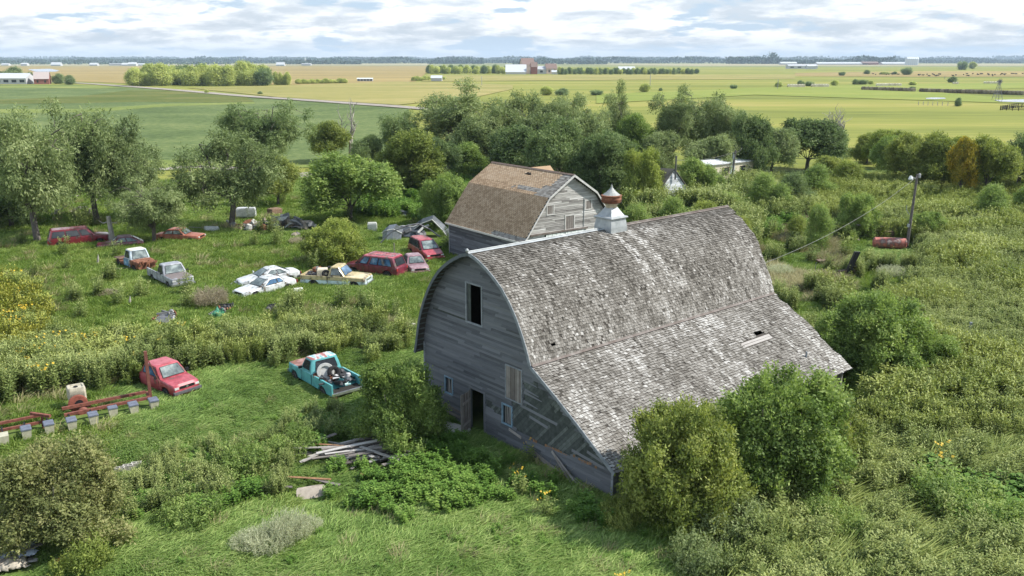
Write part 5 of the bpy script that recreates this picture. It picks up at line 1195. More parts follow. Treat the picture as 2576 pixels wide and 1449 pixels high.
# 11 red minivan
l, a = place((1074, 662), (1022, 634), 'r', 1.85)
vehicle('minivan', 'faded red minivan with a pale windshield in front of the crumpled sheet metal', 'minivan', l, a, dict(L=4.8, W=1.85, R=.32, taper=.17, top=[(2.4, .66), (2.25, .80), (1.35, 1.02), (-2.25, 1.08), (-2.4, .9)], cab=(1.45, .35, -2.0, -2.32, 1.72, .70), wins=[(.16, .38), (.42, .66), (.70, .94)], paint=P_RED, cab_paint=P_MAR, roof_paint=P_RED, windshield=GLASSP, group=YARD, bumper=P_RED, lamp_z=.68, bz=.45, seams=(.9, 0), sink=.03))
# 12 red compact pickup with bare frame
l, a = place((438, 1012), (357, 977), 'r', 1.66, 'front', 4.35)
s10p = vehicle('pickup', 'red compact pickup with no bed, bare frame and rear wheels, beside the planter', 'pickup', l, a, dict(L=4.35, W=1.66, R=.33, sill=.32, xf=1.35, xr=-1.55, taper=.09, top=[(2.17, .78), (2.05, .90), (.95, 1.02), (-1.15, 1.02), (-1.2, .9)], body_end=-1.2, cab=(1.0, .42, -.85, -1.12, 1.58, .64), wins=[(.12, .55), (.62, .88)], paint=P_RED, windshield=GLASSP, glass=GLASSB, group=YARD, bumper=flat('grey_bumper', (.10, .10, .11), .5), rear_bumper=False, tails=False, lamp_z=.74, bz=.50, seams=(.80, -.25)))
mb = MB()
for y in (-.42, .42): mb.beam((-1.1, y, .52), (-2.9, y, .56), .07, .12)
for x in (-1.4, -2.0, -2.8): mb.beam((x, -.42, .55), (x, .42, .55), .07, .07)
mb.lathe([(.05, -.7), (.05, .7)], (-1.55, 0, .36), 8, 'y'); mb.build('chassis', flat('rusty_frame2', (.13, .08, .06)), s10p)
mb = MB(); mb.beam((-1.0, .62, .98), (-3.1, .74, .92), .20, .07); mb.build('side_rail', PLANKW, s10p)
mb = MB(); mb.lathe([(.001, 0), (.055, .004), (.08, .012), (.001, .014)], (2.185, 0, .75), 4, 'x'); mb.build('badge', CHROME, s10p)
# 13 turquoise pickup
l, a = place((730, 955), (827, 1012), 'l', 1.98)
tp = vehicle('pickup', 'turquoise pickup with a rust-red hood and a bed full of scrap, seen from behind', 'pickup', l, a, dict(L=5.1, W=1.95, R=.37, sill=.40, xf=1.72, xr=-1.5, top=[(2.55, .92), (2.45, 1.04), (1.0, 1.12), (-.35, 1.12), (-.36, .60), (-2.55, .58)], body_end=-2.45, cab=(1.0, .65, -.15, -.34, 1.80, .74), zrear=1.10, wins=[(.14, .84)], wv=(.2, .86), paint=P_TEA, hood_paint=P_TRO, roof_paint=P_TWHT, cab_paint=P_TEA, bed=(-.4, 1.10), floor_m=DARKWOOD, tailgate=False, group=YARD, lamp_z=.8, bz=.55, seams=(.82, -.33), rearm=GLASS))
TPL, TPA = l, a
mb = MB(); mb.box(-2.6, -.88, .46, -2.5, .88, .60); mb.build('rear_sill', RUST, tp)
def local(L, A, x, y): return (L[0]+x*cos(A)-y*sin(A), L[1]+x*sin(A)+y*cos(A))
def torus(mb, R0, r0, c, tilt=(0, 0), t=.5):
    rings = []; n, m = 20, 8; M = Matrix.Rotation(tilt[0], 3, 'X') @ Matrix.Rotation(tilt[1], 3, 'Y')
    V = []
    for i in range(n):
        for j in range(m):
            A, b = 2*pi*i/n, 2*pi*j/m; v = M @ Vector(((R0+r0*cos(b))*cos(A), (R0+r0*cos(b))*sin(A), r0*1.3*sin(b))); V.append((c[0]+v.x, c[1]+v.y, c[2]+v.z))
    mb.add(V, [(i*m+j, i*m+(j+1) % m, ((i+1) % n)*m+(j+1) % m, ((i+1) % n)*m+j) for i in range(n) for j in range(m)], t)
def tire(loc, label, R0=.30, r0=.10, tilt=(0, 0), m=None, group='loose tyres'):
    mb = MB(); torus(mb, R0-r0, r0, (0, 0, 0), tilt); o = mb.build('tyre', m or TYRE, smooth=True); o.location = loc; return tag(o, label, 'tyre', group)
def scrap_box(loc, dims, rz, m, name, label, cat, group=None, tilt=(0, 0)):
    rs = random.Random(hash(label) % 999 if False else len(label)*7+int(dims[0]*100)); mb = MB(); x, y, z = dims
    rings = []
    for k, (g_, zz) in enumerate(((.94, 0), (1, .12), (1.0, .8), (.93, .96), (.8, 1.0))): rings.append([(sx*x/2*g_+.02*rs.uniform(-1, 1), sy*y/2*g_+.02*rs.uniform(-1, 1), z*zz) for sx, sy in ((-1, -1), (0, -1.02), (1, -1), (1.02, 0), (1, 1), (0, 1.02), (-1, 1), (-1.02, 0))])
    mb.loft(rings); o = mb.build(name, m); o.location = loc; o.rotation_euler = (tilt[0], tilt[1], rz); return tag(o, label, cat, group)
def junk(loc, n, spread, label, seed, mats_, scale=.25, cat='scrap', name='scrap_piece', group=None):
    """angular odd pieces of scrap, each one an object"""
    rs = random.Random(seed)
    for i in range(n):
        mb = MB(); k = rs.randint(0, 3); x, y = rs.uniform(-1, 1)*spread[0], rs.uniform(-1, 1)*spread[1]; s = scale*(.5+rs.random())
        if k == 0: mb.tube([(0, 0, 0), (s*1.2, .2*s, .3*s), (s*2.2, 0, .2*s)], .05*s/.25, 6)
        elif k == 1:
            P = [[(a*s*.7+rs.uniform(-.1, .1)*s, b*s*.6+rs.uniform(-.1, .1)*s, rs.uniform(0, .35)*s+.12*s) for b in range(3)] for a in range(4)]
            V = [q for row in P for q in row]; V2 = [(a, b, c-.02) for a, b, c in V]; F = [(r*3+c, (r+1)*3+c, (r+1)*3+c+1, r*3+c+1) for r in range(3) for c in range(2)]
            mb.add(V, F); mb.add(V2, [f[::-1] for f in F])
        elif k == 2: mb.lathe([(.02, 0), (s*.5, 0), (s*.55, s*.3), (s*.4, s*.8), (.02, s*.85)], (0, 0, 0), 9)
        else:
            mb.prism([(0, 0), (s, -.1*s), (s*1.3, s*.5), (s*.5, s*.9), (-.2*s, s*.5)], lambda a, b, q: (a, b, s*.5*q*(1+.2*a)))
        o = mb.build(name, mats_[rs.randrange(len(mats_))], fix=(k != 1)); o.location = (loc[0]+x, loc[1]+y, loc[2]+rs.uniform(0, spread[2])); o.rotation_euler = (rs.uniform(-.5, .5), rs.uniform(-.5, .5), rs.uniform(0, 6.28))
        tag(o, label, cat, group or label)
p = local(TPL, TPA, -.75, .30)
mb = MB(); mb.lathe([(.40, -.28), (.47, -.26), (.47, .24), (.44, .28), (.30, .28), (.28, .2)], (0, 0, 0), 24, 'x', cap=True); o = mb.build('drum_liner', flat('white_plastic', (.40, .40, .38), .5), smooth=True); o.location = (*p, 1.12); o.rotation_euler = (0, -.5, TPA+2.6); tag(o, 'white round drum tipped on its side in the turquoise pickup bed', 'drum')
tire((*local(TPL, TPA, -1.15, .02), 1.15), 'black tyre leaning on the white drum in the turquoise pickup bed', .38, .13, (1.0, .5)); tire((*local(TPL, TPA, -.62, .72), .98), 'brown old wheel behind the cab of the turquoise pickup', .27, .08, (.15, 0), RUST)
SM = [BLACKM, flat('grey_scrap', (.20, .20, .21), .5, .4), flat('light_scrap', (.48, .48, .48), .5), RUST, flat('dark_scrap', (.05, .05, .055), .6)]
junk((*local(TPL, TPA, -1.5, -.1), .70), 34, (.72, .62, .30), 'small dark scrap part heaped in the turquoise pickup bed', 3, SM, .22)
cm = flat('dirty_grey', (.16, .15, .15), .6); 
junk((*local(CPL, CPA, -2.0, 0), .66), 20, (.55, .65, .35), 'dark scrap part heaped in the cream pickup bed', 5, [cm, SM[1], RUST, SM[4]], .32)
scrap_box((*local(CPL, CPA, -1.15, -.15), .62), (.80, .75, .75), CPA+.3, flat('cream_box', (.58, .52, .40), .6), 'carton', 'cream box standing in the cream pickup bed', 'box')
tire((*local(CPL, CPA, -.72, -.45), 1.02), 'black tyre behind the cab of the cream pickup', .33, .11, (1.2, .2)); tire((*local(CPL, CPA, -1.2, 1.35), .9), 'tyre standing behind the cream pickup bed', .30, .1, (1.4, .5))

# ------------------------------------------------------------------ planter and tools beside the red pickup
def planter():
    a0 = G(380, 1005, .5); a1 = G(-60, 1092, .5); d = (a1-a0)[:2]; Ln = np.linalg.norm(d); az = math.atan2(d[1], d[0]); red = flat('worn_red_metal', (.20, .07, .05), .65, var=.5)
    B = thing('planter', 'long red row planter with white hoppers, lying in the grass beside the red pickup', 'farm implement', (a0[0], a0[1], 0), az)
    for nm, y, z, x0 in (('toolbar', 0, .62, 0), ('rear_bar', -.85, .66, .1)):
        mb = MB(); mb.beam((x0, y, z), (Ln*.52, y, z-.04), .13, .14); mb.beam((Ln*.64, y, z-.16), (Ln, y-.05, z-.2), .12, .12); mb.build(nm, red, B)
    mb = MB(); mb.beam((Ln*.60, .35, .80), (Ln*.70, -.4, .86), .13, .13); mb.beam((Ln*.645, 0, 0), (Ln*.645, 0, .8), .2, .1); mb.build('side_arm', red, B)
    mb = MB(); mb.beam((.0, -.1, .2), (.0, -.12, 3.1), .15, .15); mb.beam((-.1, -.1, 2.6), (-.55, -.25, 1.2), .04, .04); mb.build('marker_mast', flat('dark_red_mast', (.16, .06, .045), .7), B)
    mb = MB(); mb.beam((.1, -.4, .8), (.1, .45, .45), .12, .12); mb.build('end_plate', red, B)
    px = [(388, 1020), (337, 1031), (285.5, 1040), (236, 1057), (182, 1071), (125, 1080), (68, 1093), (11, 1108)]
    for i, q in enumerate(px):
        g = G(q[0], q[1]+6, .25); dx, dy = g[0]-a0[0], g[1]-a0[1]; x = dx*cos(az)+dy*sin(az); y = -dx*sin(az)+dy*cos(az); one = i in (2,)
        mb = MB(); h = .50; w = .21; dd = .20 if one else .30
        mb.loft([[(x+sx*w*.8, y+sy*dd*.85, .18) for sx, sy in ((-1, -1), (1, -1), (1, 1), (-1, 1))], [(x+sx*w, y+sy*dd, .18+h) for sx, sy in ((-1, -1), (1, -1), (1, 1), (-1, 1))]]); hp = mb.build('hopper', MATS.get('hopper_white') or flat('hopper_white', (.42, .40, .30), .6), B)
        if i != 7:
            for k in range(1 if one else 2):
                mb = MB(); y0 = y-dd-.02 if one or k == 0 else y+.01; y1 = y+dd+.02 if one or k == 1 else y-.01; mb.loft([[(x+sx*(w+.02)*g_, (y0 if sy < 0 else y1), z) for sx, sy in ((-1, -1), (1, -1), (1, 1), (-1, 1))] for g_, z in ((1, .68), (1, .71), (.85, .74))]); mb.build('lid', MATS.get('slate_lid') or flat('slate_lid', (.13, .145, .19), .5), hp)
        mb = MB(); mb.beam((x, y, .3), (x, (0 if abs(y) > .2 else .2), .6), .07, .07); mb.lathe([(.18, -.03), (.2, 0), (.18, .03)], (x+.02, y, .18), 14, 'y'); mb.build('row_unit', BLACKM, B)
    # tank and its red cradle
    g = G(200, 1036); dx, dy = g[0]-a0[0], g[1]-a0[1]; x = dx*cos(az)+dy*sin(az); y = -dx*sin(az)+dy*cos(az)
    mb = MB(); c = (x, y-.25, .68); sx_, sy_ = .42, .38
    mb.loft([[(c[0]+a_*sx_*g_, c[1]+b_*sy_*g_, .62+z) for a_, b_ in ((-1, -.8), (-.8, -1), (.8, -1), (1, -.8), (1, .8), (.8, 1), (-.8, 1), (-1, .8))] for g_, z in ((.85, 0), (1, .08), (1, .62), (.92, .72), (.75, .72), (.70, .66))]); tk = mb.build('tank', flat('dirty_white_tank', (.42, .385, .30), .55, var=.4), B, smooth=True)
    mb = MB(); mb.lathe([(.10, 0), (.10, .05), (.04, .07)], (c[0], c[1], 1.28), 12); mb.build('cap', BLACKM, tk)
    mb = MB(); mb.lathe([(.40, -.05), (.46, -.03), (.46, .03), (.40, .05)], (x+.05, y+.42, .62), 24, 'y'); rd = mb.build('drive_shield', flat('shield_red', (.25, .08, .055), .6), B, fix=True)
    mb = MB(); mb.lathe([(.02, .06), (.20, .06), (.2, .075), (.02, .08)], (x+.0, y+.42, .62), 16, 'y'); mb.build('hub', BLACKM, rd)
    mb = MB(); mb.box(x-.5, y+.25, .36, x+.42, y+.60, .46); mb.lathe([(.2, -.06), (.27, 0), (.2, .06)], (x-.1, y+.8, .25), 16, 'y'); mb.build('cradle', red, B)
planter()
mb = MB(); mb.prism([(-.35, -.1), (.1, -.18), (.42, .02), (.2, .14), (-.2, .1)], lambda a_, b_, k: (a_, b_, .05+.03*k)); o = mb.build('metal_flap', flat('pale_flap', (.55, .58, .60), .4)); o.location = tuple(G(500, 1059)); tag(o, 'small pale metal flap in the grass below the red pickup', 'scrap')

# ------------------------------------------------------------------ poles and the wire
def pole(bx, by, ty, label, lamp=False, lean=0.0):
    g = G(bx, by); h = height_at(bx, by, ty); r = thing('utility_pole', label, 'utility pole', g); mb = MB(); mb.tube([(0, 0, -.2), (lean*.5, 0, h*.5), (lean, 0, h)], [.15, .13, .10], 10); mb.build('post', POLEW, r, smooth=True)
    if lamp:
        mb = MB(); mb.tube([(lean, 0, h-.55), (lean-.35, -.1, h-.3), (lean-.62, -.15, h-.28)], .03, 6); mb.build('arm', GALV, r)
        mb = MB(); mb.lathe([(.04, .22), (.12, .18), (.15, .05), (.22, 0), (.20, -.14), (.08, -.22)], (lean-.66, -.15, h-.35), 14); mb.build('lamp', flat('lamp_white', (.66, .68, .68), .3), r, smooth=True)
        mb = MB(); mb.lathe([(.10, 0), (.13, .05), (.13, .35), (.05, .42)], (lean+.2, 0, h-.35), 10); mb.build('insulator', flat('grey_insulator', (.34, .34, .35)), r)
        mb = MB(); mb.tube([(-.13, 0, 3.4), (-.42, 0, 3.8), (-.45, 0, 4.3)], .03, 5); mb.box(-.2, -.2, 2.2, -.05, .0, 2.5); mb.build('bracket', GALV, r)
    else:
        mb = MB(); mb.tube([(.16, 0, h*.35), (.17, 0, h-.3)], .05, 6); mb.box(.08, -.2, h-1.2, .28, 0, h-.6); mb.build('conduit', GALV, r)
    return g, h
pg, ph = pole(2280, 628, 438, 'utility pole with a yard lamp standing beside the red tank', True, .2)
p2, h2 = pole(1836, 482, 378, 'utility pole in front of the cream trailer home', False, .45)
def wire(a, b, sag, label, rad=.022, n=18):
    a = np.array(a); b = np.array(b); pts = [a+(b-a)*i/n-np.array([0, 0, sag*4*(i/n)*(1-i/n)]) for i in range(n+1)]; mb = MB(); mb.tube(pts, rad, 4); o = mb.build('wire', flat('wire_grey', (.14, .14, .13), .6) if 'wire_grey' not in MATS else MATS['wire_grey']); tag(o, label, 'wire')
bw = barn_world(18.6, 7.6)
wire((pg[0]+.22, pg[1], ph-.2), (bw[0], bw[1], 5.2), .9, 'pale wire sagging from the yard-lamp pole to the barn', .017)
wire((p2[0]+.45, p2[1], h2-.2), (pg[0]+.5, pg[1]+60, 7.0), 1.2, 'thin wire running right from the pole by the trailer', .02)
wire((p2[0]+.45, p2[1], h2-.2), (p2[0]-9, p2[1]-8, 5.2), .4, 'short thin wire running left from the pole by the trailer', .02)

# ------------------------------------------------------------------ things lying about
def at(bx, by, z=0.0): g = G(bx, by); return (g[0], g[1], z)
def board(cx, cy, cz, ln, w, rz, ry, m, label, group, th=.03, rx=0.0):
    mb = MB(); n = 5; rs = random.Random(int(cx*100)+int(ln*77)); c = rs.uniform(-.03, .03); t = rs.random()
    mb.loft([[(-ln/2+ln*i/n, -w/2, c*sin(pi*i/n)), (-ln/2+ln*i/n, w/2, c*sin(pi*i/n)), (-ln/2+ln*i/n, w/2, th+c*sin(pi*i/n)), (-ln/2+ln*i/n, -w/2, th+c*sin(pi*i/n))] for i in range(n+1)], t=t)
    o = mb.build('board', m); o.location = (cx, cy, cz); o.rotation_euler = (rx, ry, rz); return tag(o, label, 'board', group)
rs = random.Random(8); g = at(893, 1152)
for i in range(72): board(g[0]+rs.uniform(-2.1, 2.4), g[1]+rs.uniform(-1.0, .9), .2+rs.random()*.5, rs.uniform(1.2, 3.2), rs.uniform(.1, .22), rs.gauss(.35, .45), rs.uniform(-.14, .14), PLANKW, 'weathered grey board in the lumber heap below the dark leafy bush', 'boards of the lumber heap')
board(*at(905, 1150, .62), 1.9, .1, .55, .04, ORANGEW, 'orange-brown board on top of the lumber heap, tilted', None); board(*at(850, 1153, .60), 2.1, .1, -.12, .03, ORANGEW, 'orange-brown board lying level across the lumber heap', None)
board(*at(778, 1228, .45), 1.9, .13, -.08, .02, ORANGEW, 'orange-brown broken board above the pale plywood sheet', None); board(*at(822, 1234, .4), 1.3, .16, -.35, .05, PLANKW, 'grey board end beside the orange broken board', None)
o = scrap_box(at(785, 1262, .02), (1.15, .06, .62), .35, flat('plywood', (.38, .33, .28), .9), 'plywood_sheet', 'pale plywood sheet standing in the bright weeds', 'sheet', None, (-.55, 0))
board(*at(925, 1222, .4), .8, .14, -.7, .1, ORANGEW, 'short orange board end in the bright weeds right of the plywood', None)
board(*at(700, 1245, .35), 1.2, .16, .1, .05, PLANKW, 'dark grey board near the small grey shrub', None); board(*at(590, 1252, .3), 1.6, .18, .25, .03, PLANKW, 'long dark grey board in the green weeds', None)
for i in range(3):
    r = thing('concrete_block', 'concrete block, %s of three in a row by the browning bush' % ('leftmost', 'middle one', 'rightmost')[i], 'concrete block', at(303+i*21, 1196-i*6.2, .15), .28, 'row of concrete blocks'); mb = MB(); w, d, h = .42, .22, .24
    for q in ((-w/2, -d/2, w/2, -d/2+.04), (-w/2, d/2-.04, w/2, d/2), (-w/2, -d/2, -w/2+.04, d/2), (w/2-.04, -d/2, w/2, d/2), (-.02, -d/2, .02, d/2)): mb.box(q[0], q[1], 0, q[2], q[3], h+.001*len(mb.V)/8)
    mb.build('shell', CONC, r)
mb = MB(); mb.loft([[(a*1.1*g_, b*.55*g_, z) for a, b in ((-1, -.8), (0, -1), (1, -.7), (1.05, .3), (.6, 1), (-.6, .9), (-1.1, .2))] for g_, z in ((1, 0), (1, .14), (.93, .18))]); o = mb.build('concrete_slab', CONC); o.location = at(1140, 1085); o.rotation_euler = (0, 0, -.7); tag(o, 'broken concrete step slab before the barn doorway', 'slab')
def rock(bx, by, s, label, m):
    rs = np.random.RandomState(int(bx)); mb = MB(); rings = []
    for k in range(7): ph_ = pi*k/6; rings.append([(s*sin(ph_)*cos(a)*(1+.12*rs.randn()), s*.8*sin(ph_)*sin(a)*(1+.12*rs.randn()), s*.6*(1-cos(ph_))*.95) for a in np.linspace(0, 2*pi, 9)[:-1]])
    mb.loft(rings[::-1], cap=False); o = mb.build('rock', m, smooth=True, fix=True); o.location = at(bx, by); tag(o, label, 'rock')
rock(1040, 826, .32, 'pale round boulder left of the big barn', flat('pale_stone', (.55, .52, .47)))
# tarp heap, lower left
rs = random.Random(14); g = at(50, 1440)
for i in range(26): board(g[0]-1.1+rs.uniform(-1.1, 1.0), g[1]+rs.uniform(-.4, 1.5), .12+rs.random()*.4, rs.uniform(1.0, 2.2), rs.uniform(.1, .2), rs.gauss(.5, .3), rs.uniform(-.1, .1), PLANKW, 'weathered board in the heap under the blue-grey tarp', 'boards of the tarp heap')
def cloth(loc, dims, m, label, name, seed, amp=.12, rz=0.0, cat='tarp'):
    rs = np.random.RandomState(seed); n, k = 18, 14; V = []
    for i in range(n+1):
        for j in range(k+1):
            x, y = (i/n-.5)*dims[0], (j/k-.5)*dims[1]; e = min(i, n-i, j, k-j); z = dims[2]*(1-((i/n-.5)*2)**4)*(1-((j/k-.5)*2)**4)+amp*(vnoise(i*1.0+seed, j*1.0, 2.3)-.5)*2
            V.append((x+.05*rs.randn()*(e < 1), y+.05*rs.randn()*(e < 1), max(.02, z)))
    F = [(i*(k+1)+j, (i+1)*(k+1)+j, (i+1)*(k+1)+j+1, i*(k+1)+j+1) for i in range(n) for j in range(k)]; mb = MB(); mb.add(V, F); o = mb.build(name, m, smooth=True); o.location = loc; o.rotation_euler = (0, 0, rz)
    md = o.modifiers.new('thickness', 'SOLIDIFY'); md.thickness = .012; return tag(o, label, cat)
cloth(at(42, 1408, .32), (1.5, 1.1, .30), flat('blue_grey_tarp', (.36, .42, .50), .45), 'crumpled blue-grey tarp over boards in the lower left corner', 'tarp', 3, .16, .4)
cloth(at(18, 1440, .25), (1.3, .8, .2), flat('tan_tarp', (.42, .37, .30), .6), 'tan folded canvas below the blue-grey tarp', 'canvas', 8, .12, .5)
o = scrap_box(at(158, 1428, .0), (.32, .28, .35), .3, flat('orange_bucket', (.55, .22, .05), .5), 'bucket', 'orange bucket among weeds right of the tarp heap', 'bucket')
# engines, small implements and litter in the yard
def implement(bx, by, label, m, seed, s=.5, name='engine', cat='engine', group=None):
    rs = random.Random(seed); r = thing(name, label, cat, at(bx, by), rs.uniform(0, 6), group); mb = MB(); mb.prism([(-s*.8, .05), (s*.8, .1), (s*.85, s*.5), (s*.4, s*.7), (-s*.5, s*.65), (-s*.9, s*.35)], lambda a, b, k: (a, (-.22 if k else .22)*s*2, b))
    for q in range(7): x_, y_ = rs.uniform(-s, s), rs.uniform(-s*.6, s*.6); mb.lathe([(.02, 0), (s*.22, .02), (s*.25, s*.3), (s*.12, s*.5), (.02, s*.52)], (x_, y_, rs.uniform(0, s*.5)), 8)
    for q in range(4): mb.beam((rs.uniform(-s, s), -s*.5, rs.uniform(.1, s)), (rs.uniform(-s, s)*1.3, s*.6, rs.uniform(.1, s)), s*.12, s*.15)
    mb.build('block', m, r)
    mb = MB()
    for i in range(4): mb.tube([(-s*.6+i*s*.4, s*.7, s*.55), (-s*.6+i*s*.4, s*.95, s*.3)], .06*s*2, 7)
    mb.lathe([(.1*s, -.06), (s*.42, -.05), (s*.42, .05), (.1*s, .06)], (s*1.12, 0, s*.45), 14, 'x'); mb.build('pipework', RUST if seed % 2 else SM[1], r)
implement(417, 812, 'dark engine with pipes lying in the open yard', SM[1], 3, .8); implement(548, 798, 'small green implement in the grass below the dry shrub', flat('machine_green', (.05, .20, .12), .5), 4, .6, 'implement', 'implement')
implement(572, 780, 'black and white motor beside the green implement', SM[4], 5, .5); implement(680, 782, 'small black motor on a white base below the white coupes', SM[4], 6, .48)
scrap_box(at(751, 738, 0), (.7, .4, .42), .3, flat('white_junk', (.6, .6, .58), .5), 'white_crate', 'white ragged crate below the cream pickup tail', 'crate')
tire(at(655, 722, .2), 'half-sunk tyre at the nose of the farther white coupe', .33, .1, (.3, .2)); tire(at(590, 722, .15), 'flat pale tyre heap left of the white coupes', .35, .12, (.1, .1), flat('dusty_tyre', (.2, .19, .18)))
o = scrap_box(at(621, 556, .5), (2.1, .8, 1.05), .12, flat('white_enamel', (.52, .54, .56), .4), 'white_box', 'white metal box on the ground under the grey elm', 'metal box')
o = scrap_box(at(533, 585, 0), (1.5, 1.0, .55), .5, flat('grey_white_box', (.5, .5, .48), .5), 'truck_topper', 'grey and white truck topper in the grass left of the grey elm trunk', 'topper', None, (.25, .1)); board(*at(508, 580, .3), 2.6, .12, .15, .06, PLANKW, 'grey pole leaning on the truck topper', None, .08)
for k, (bx, by, n, sp) in enumerate(((635, 578, 26, (2.0, .9, .35)), (690, 572, 30, (2.2, 1.0, .5)), (735, 574, 22, (1.6, .8, .4)), (772, 578, 9, (.9, .5, .3)))):
    junk(at(bx, by, .1), n, sp, ('pale twisted scrap at the left end of the junk pile', 'mixed scrap in the middle of the junk pile', 'scrap right of the white crate in the junk pile', 'scrap beside the bright round bush')[k], 30+k, [flat('junk_white', (.42, .42, .40)), SM[1], flat('junk_tan', (.26, .22, .17)), RUST, SM[4]] if k == 0 else [MATS['junk_white'], SM[1], MATS['junk_tan'], PLANKW, MATS['junk_tan']], .55)
scrap_box(at(718, 567, .45), (1.0, .8, .75), .2, flat('beige_crate', (.52, .47, .41), .6), 'crate', 'beige crate on top of the junk pile', 'crate'); scrap_box(at(773, 573, .0), (1.1, .9, .75), .5, flat('tan_box', (.44, .37, .31), .8), 'box', 'tan box at the right end of the junk pile', 'box'); scrap_box(at(937, 583, 0), (.95, .7, 1.0), .1, flat('grey_cabinet', (.42, .43, .41), .6), 'cabinet', 'grey cabinet right of the bright round bush', 'cabinet')
scrap_box(at(692, 545, .2), (1.4, 1.0, .8), .9, flat('brown_heap', (.20, .13, .09), .9), 'brown_crate', 'brown crate behind the junk pile', 'crate')
junk(at(755, 598, .05), 5, (1, .4, .1), 'pale dry sticks beside the bright round bush', 77, [PLANKW, MATS['junk_tan']], .5)
# crumpled sheet metal behind the red minivan
def sheetmetal(bx, by, pts, label, m, rz=0.0, name='sheet_metal', rib=None):
    r = thing(name, label, 'scrap', at(bx, by), rz, 'crumpled sheet metal'); mb = MB(); k = len(pts[0]); V = [q for row in pts for q in row]; F = [(i*k+j, (i+1)*k+j, (i+1)*k+j+1, i*k+j+1) for i in range(len(pts)-1) for j in range(k-1)]; mb.add(V, F); o = mb.build('panel', m, r, smooth=False); md = o.modifiers.new('thickness', 'SOLIDIFY'); md.thickness = .03
    if rib is not None: mb = MB(); mb.tube([V[i] for i in rib], .06, 6); mb.build('frame_tube', MATS.get('junk_white'), r)
DM = flat('dark_sheet', (.10, .11, .12), .45, .5); LM = flat('grey_sheet', (.26, .28, .31), .4, .5)
sheetmetal(985, 607, [[(-1.0, .3, 0), (-.9, .5, .9), (-.6, .6, 1.25)], [(-.5, -.2, 0), (-.4, 0, 1.1), (-.2, .2, 1.6)], [(.1, -.1, 0), (.2, .1, 1.2), (.5, .3, 1.7)], [(.9, .3, .1), (1.0, .5, .7), (1.1, .7, 1.1)]], 'bent blue-grey fender panel at the left of the sheet metal wreck', LM, 0, rib=[1, 4, 7, 10])
sheetmetal(1025, 600, [[(-1.6, -.2, .2), (-1.6, .4, 1.0)], [(-.5, -.3, .3), (-.5, .3, 1.25)], [(.6, -.2, .2), (.6, .4, 1.15)], [(1.6, 0, .5), (1.6, .7, 1.5)]], 'long dark chassis panel in the middle of the sheet metal wreck', DM, 0, rib=[1, 3, 5, 7])
sheetmetal(1082, 600, [[(-2.0, .2, .6), (-2.0, .9, 1.1), (-1.9, 1.5, .8)], [(-.9, -.1, 1.5), (-.9, .7, 1.9), (-.8, 1.4, 1.3)], [(.3, -.3, 2.0), (.3, .6, 2.3), (.4, 1.3, 1.5)], [(1.3, -.1, .9), (1.4, .7, 1.3), (1.5, 1.3, .9)], [(1.9, 0, 0), (2.1, .6, .2), (2.2, 1.2, .3)]], 'tent-shaped folded roof panel at the right of the sheet metal wreck', DM, -.1, rib=[0, 3, 6, 9, 12])
mb = MB(); mb.tube([(-3.2, -.4, .9), (-2.2, -.2, 1.9), (-.6, 0, 2.5), (.3, .2, 2.6), (1.4, .1, 2.1), (2.4, -.2, 1.4)], .07, 7); o = mb.build('bent_pipe', MATS['grey_scrap'], smooth=True); o.location = at(1045, 632); tag(o, 'long bent pale pipe arching over the red minivan', 'pipe')
junk(at(1030, 603, .2), 12, (2.6, .7, .6), 'dark scrap wedged in the sheet metal wreck', 41, [SM[1], SM[4], DM, MATS['junk_white']], .55)
junk(at(1040, 548, .1), 4, (1.2, .4, .5), 'black scrap in the grass left of the tan-roofed barn', 43, [SM[4], DM], .6)
mb = MB(); mb.tube([(0, 0, 0), (.02, 0, 1.5)], .05, 5); o = mb.build('post', PLANKW); o.location = at(992, 652); tag(o, 'thin wooden stake left of the red minivan', 'post')
# right-hand yard
r = thing('fuel_tank', 'rusty red cylindrical tank lying in the grass by the lamp pole', 'tank', at(2236, 627), -.18)
mb = MB(); mb.lathe([(.02, -1.52), (.40, -1.48), (.52, -1.38), (.52, 1.38), (.40, 1.48), (.02, 1.52)], (0, 0, .62), 24, 'x'); mb.build('shell', mat('tank_red', [(.3, (.36, .30, .28)), (.45, (.16, .08, .07)), (.55, (.40, .12, .09)), (.7, (.42, .2, .17))], .6, ti=0, on=1.2, oscale=1.6), r, smooth=True, fix=True)
for x in (-.9, .9): mb = MB(); mb.box(x-.08, -.4, 0, x+.08, .4, .2); mb.build('cradle', RUST, r)
r = thing('black_chute', 'tall black slanted chute rising from a rusty wooden frame in the weeds', 'machine', at(2135, 705), 0.0)
mb = MB(); mb.loft([[(x+q[0]*.2, q[1]*.16, z) for q in ((-1, -1), (1, -1), (1.1, 0), (1, 1), (-1, 1))] for x, z in ((-.1, .7), (.15, 1.5), (.42, 2.25), (.46, 2.4))]); mb.build('chute', flat('black_rubber', (.012, .012, .013), .6), r)
mb = MB(); mb.beam((-.9, 0, .75), (.7, .1, .85), .3, .16); mb.beam((-.7, 0, 0), (-.7, 0, .7), .12, .12); mb.beam((.4, .1, 0), (.4, .1, .7), .12, .12); mb.lathe([(.08, 0), (.2, .1), (.2, .4), (.1, .5)], (.5, .2, .8), 10); mb.build('stand', flat('brown_stand', (.12, .08, .06)), r)
r = thing('hay_wagon_frame', 'small brown cart frame lying by thin stakes past the barn', 'cart', at(2078, 668), .1); mb = MB(); mb.box(-.9, -.4, .42, .9, .4, .52); mb.build('deck', flat('brown_deck', (.15, .10, .08)), r); mb = MB(); mb.lathe([(.02, -.5), (.3, -.5), (.3, -.42), (.02, -.42)], (.3, 0, .3), 12, 'y'); mb.build('wheel', TYRE, r)
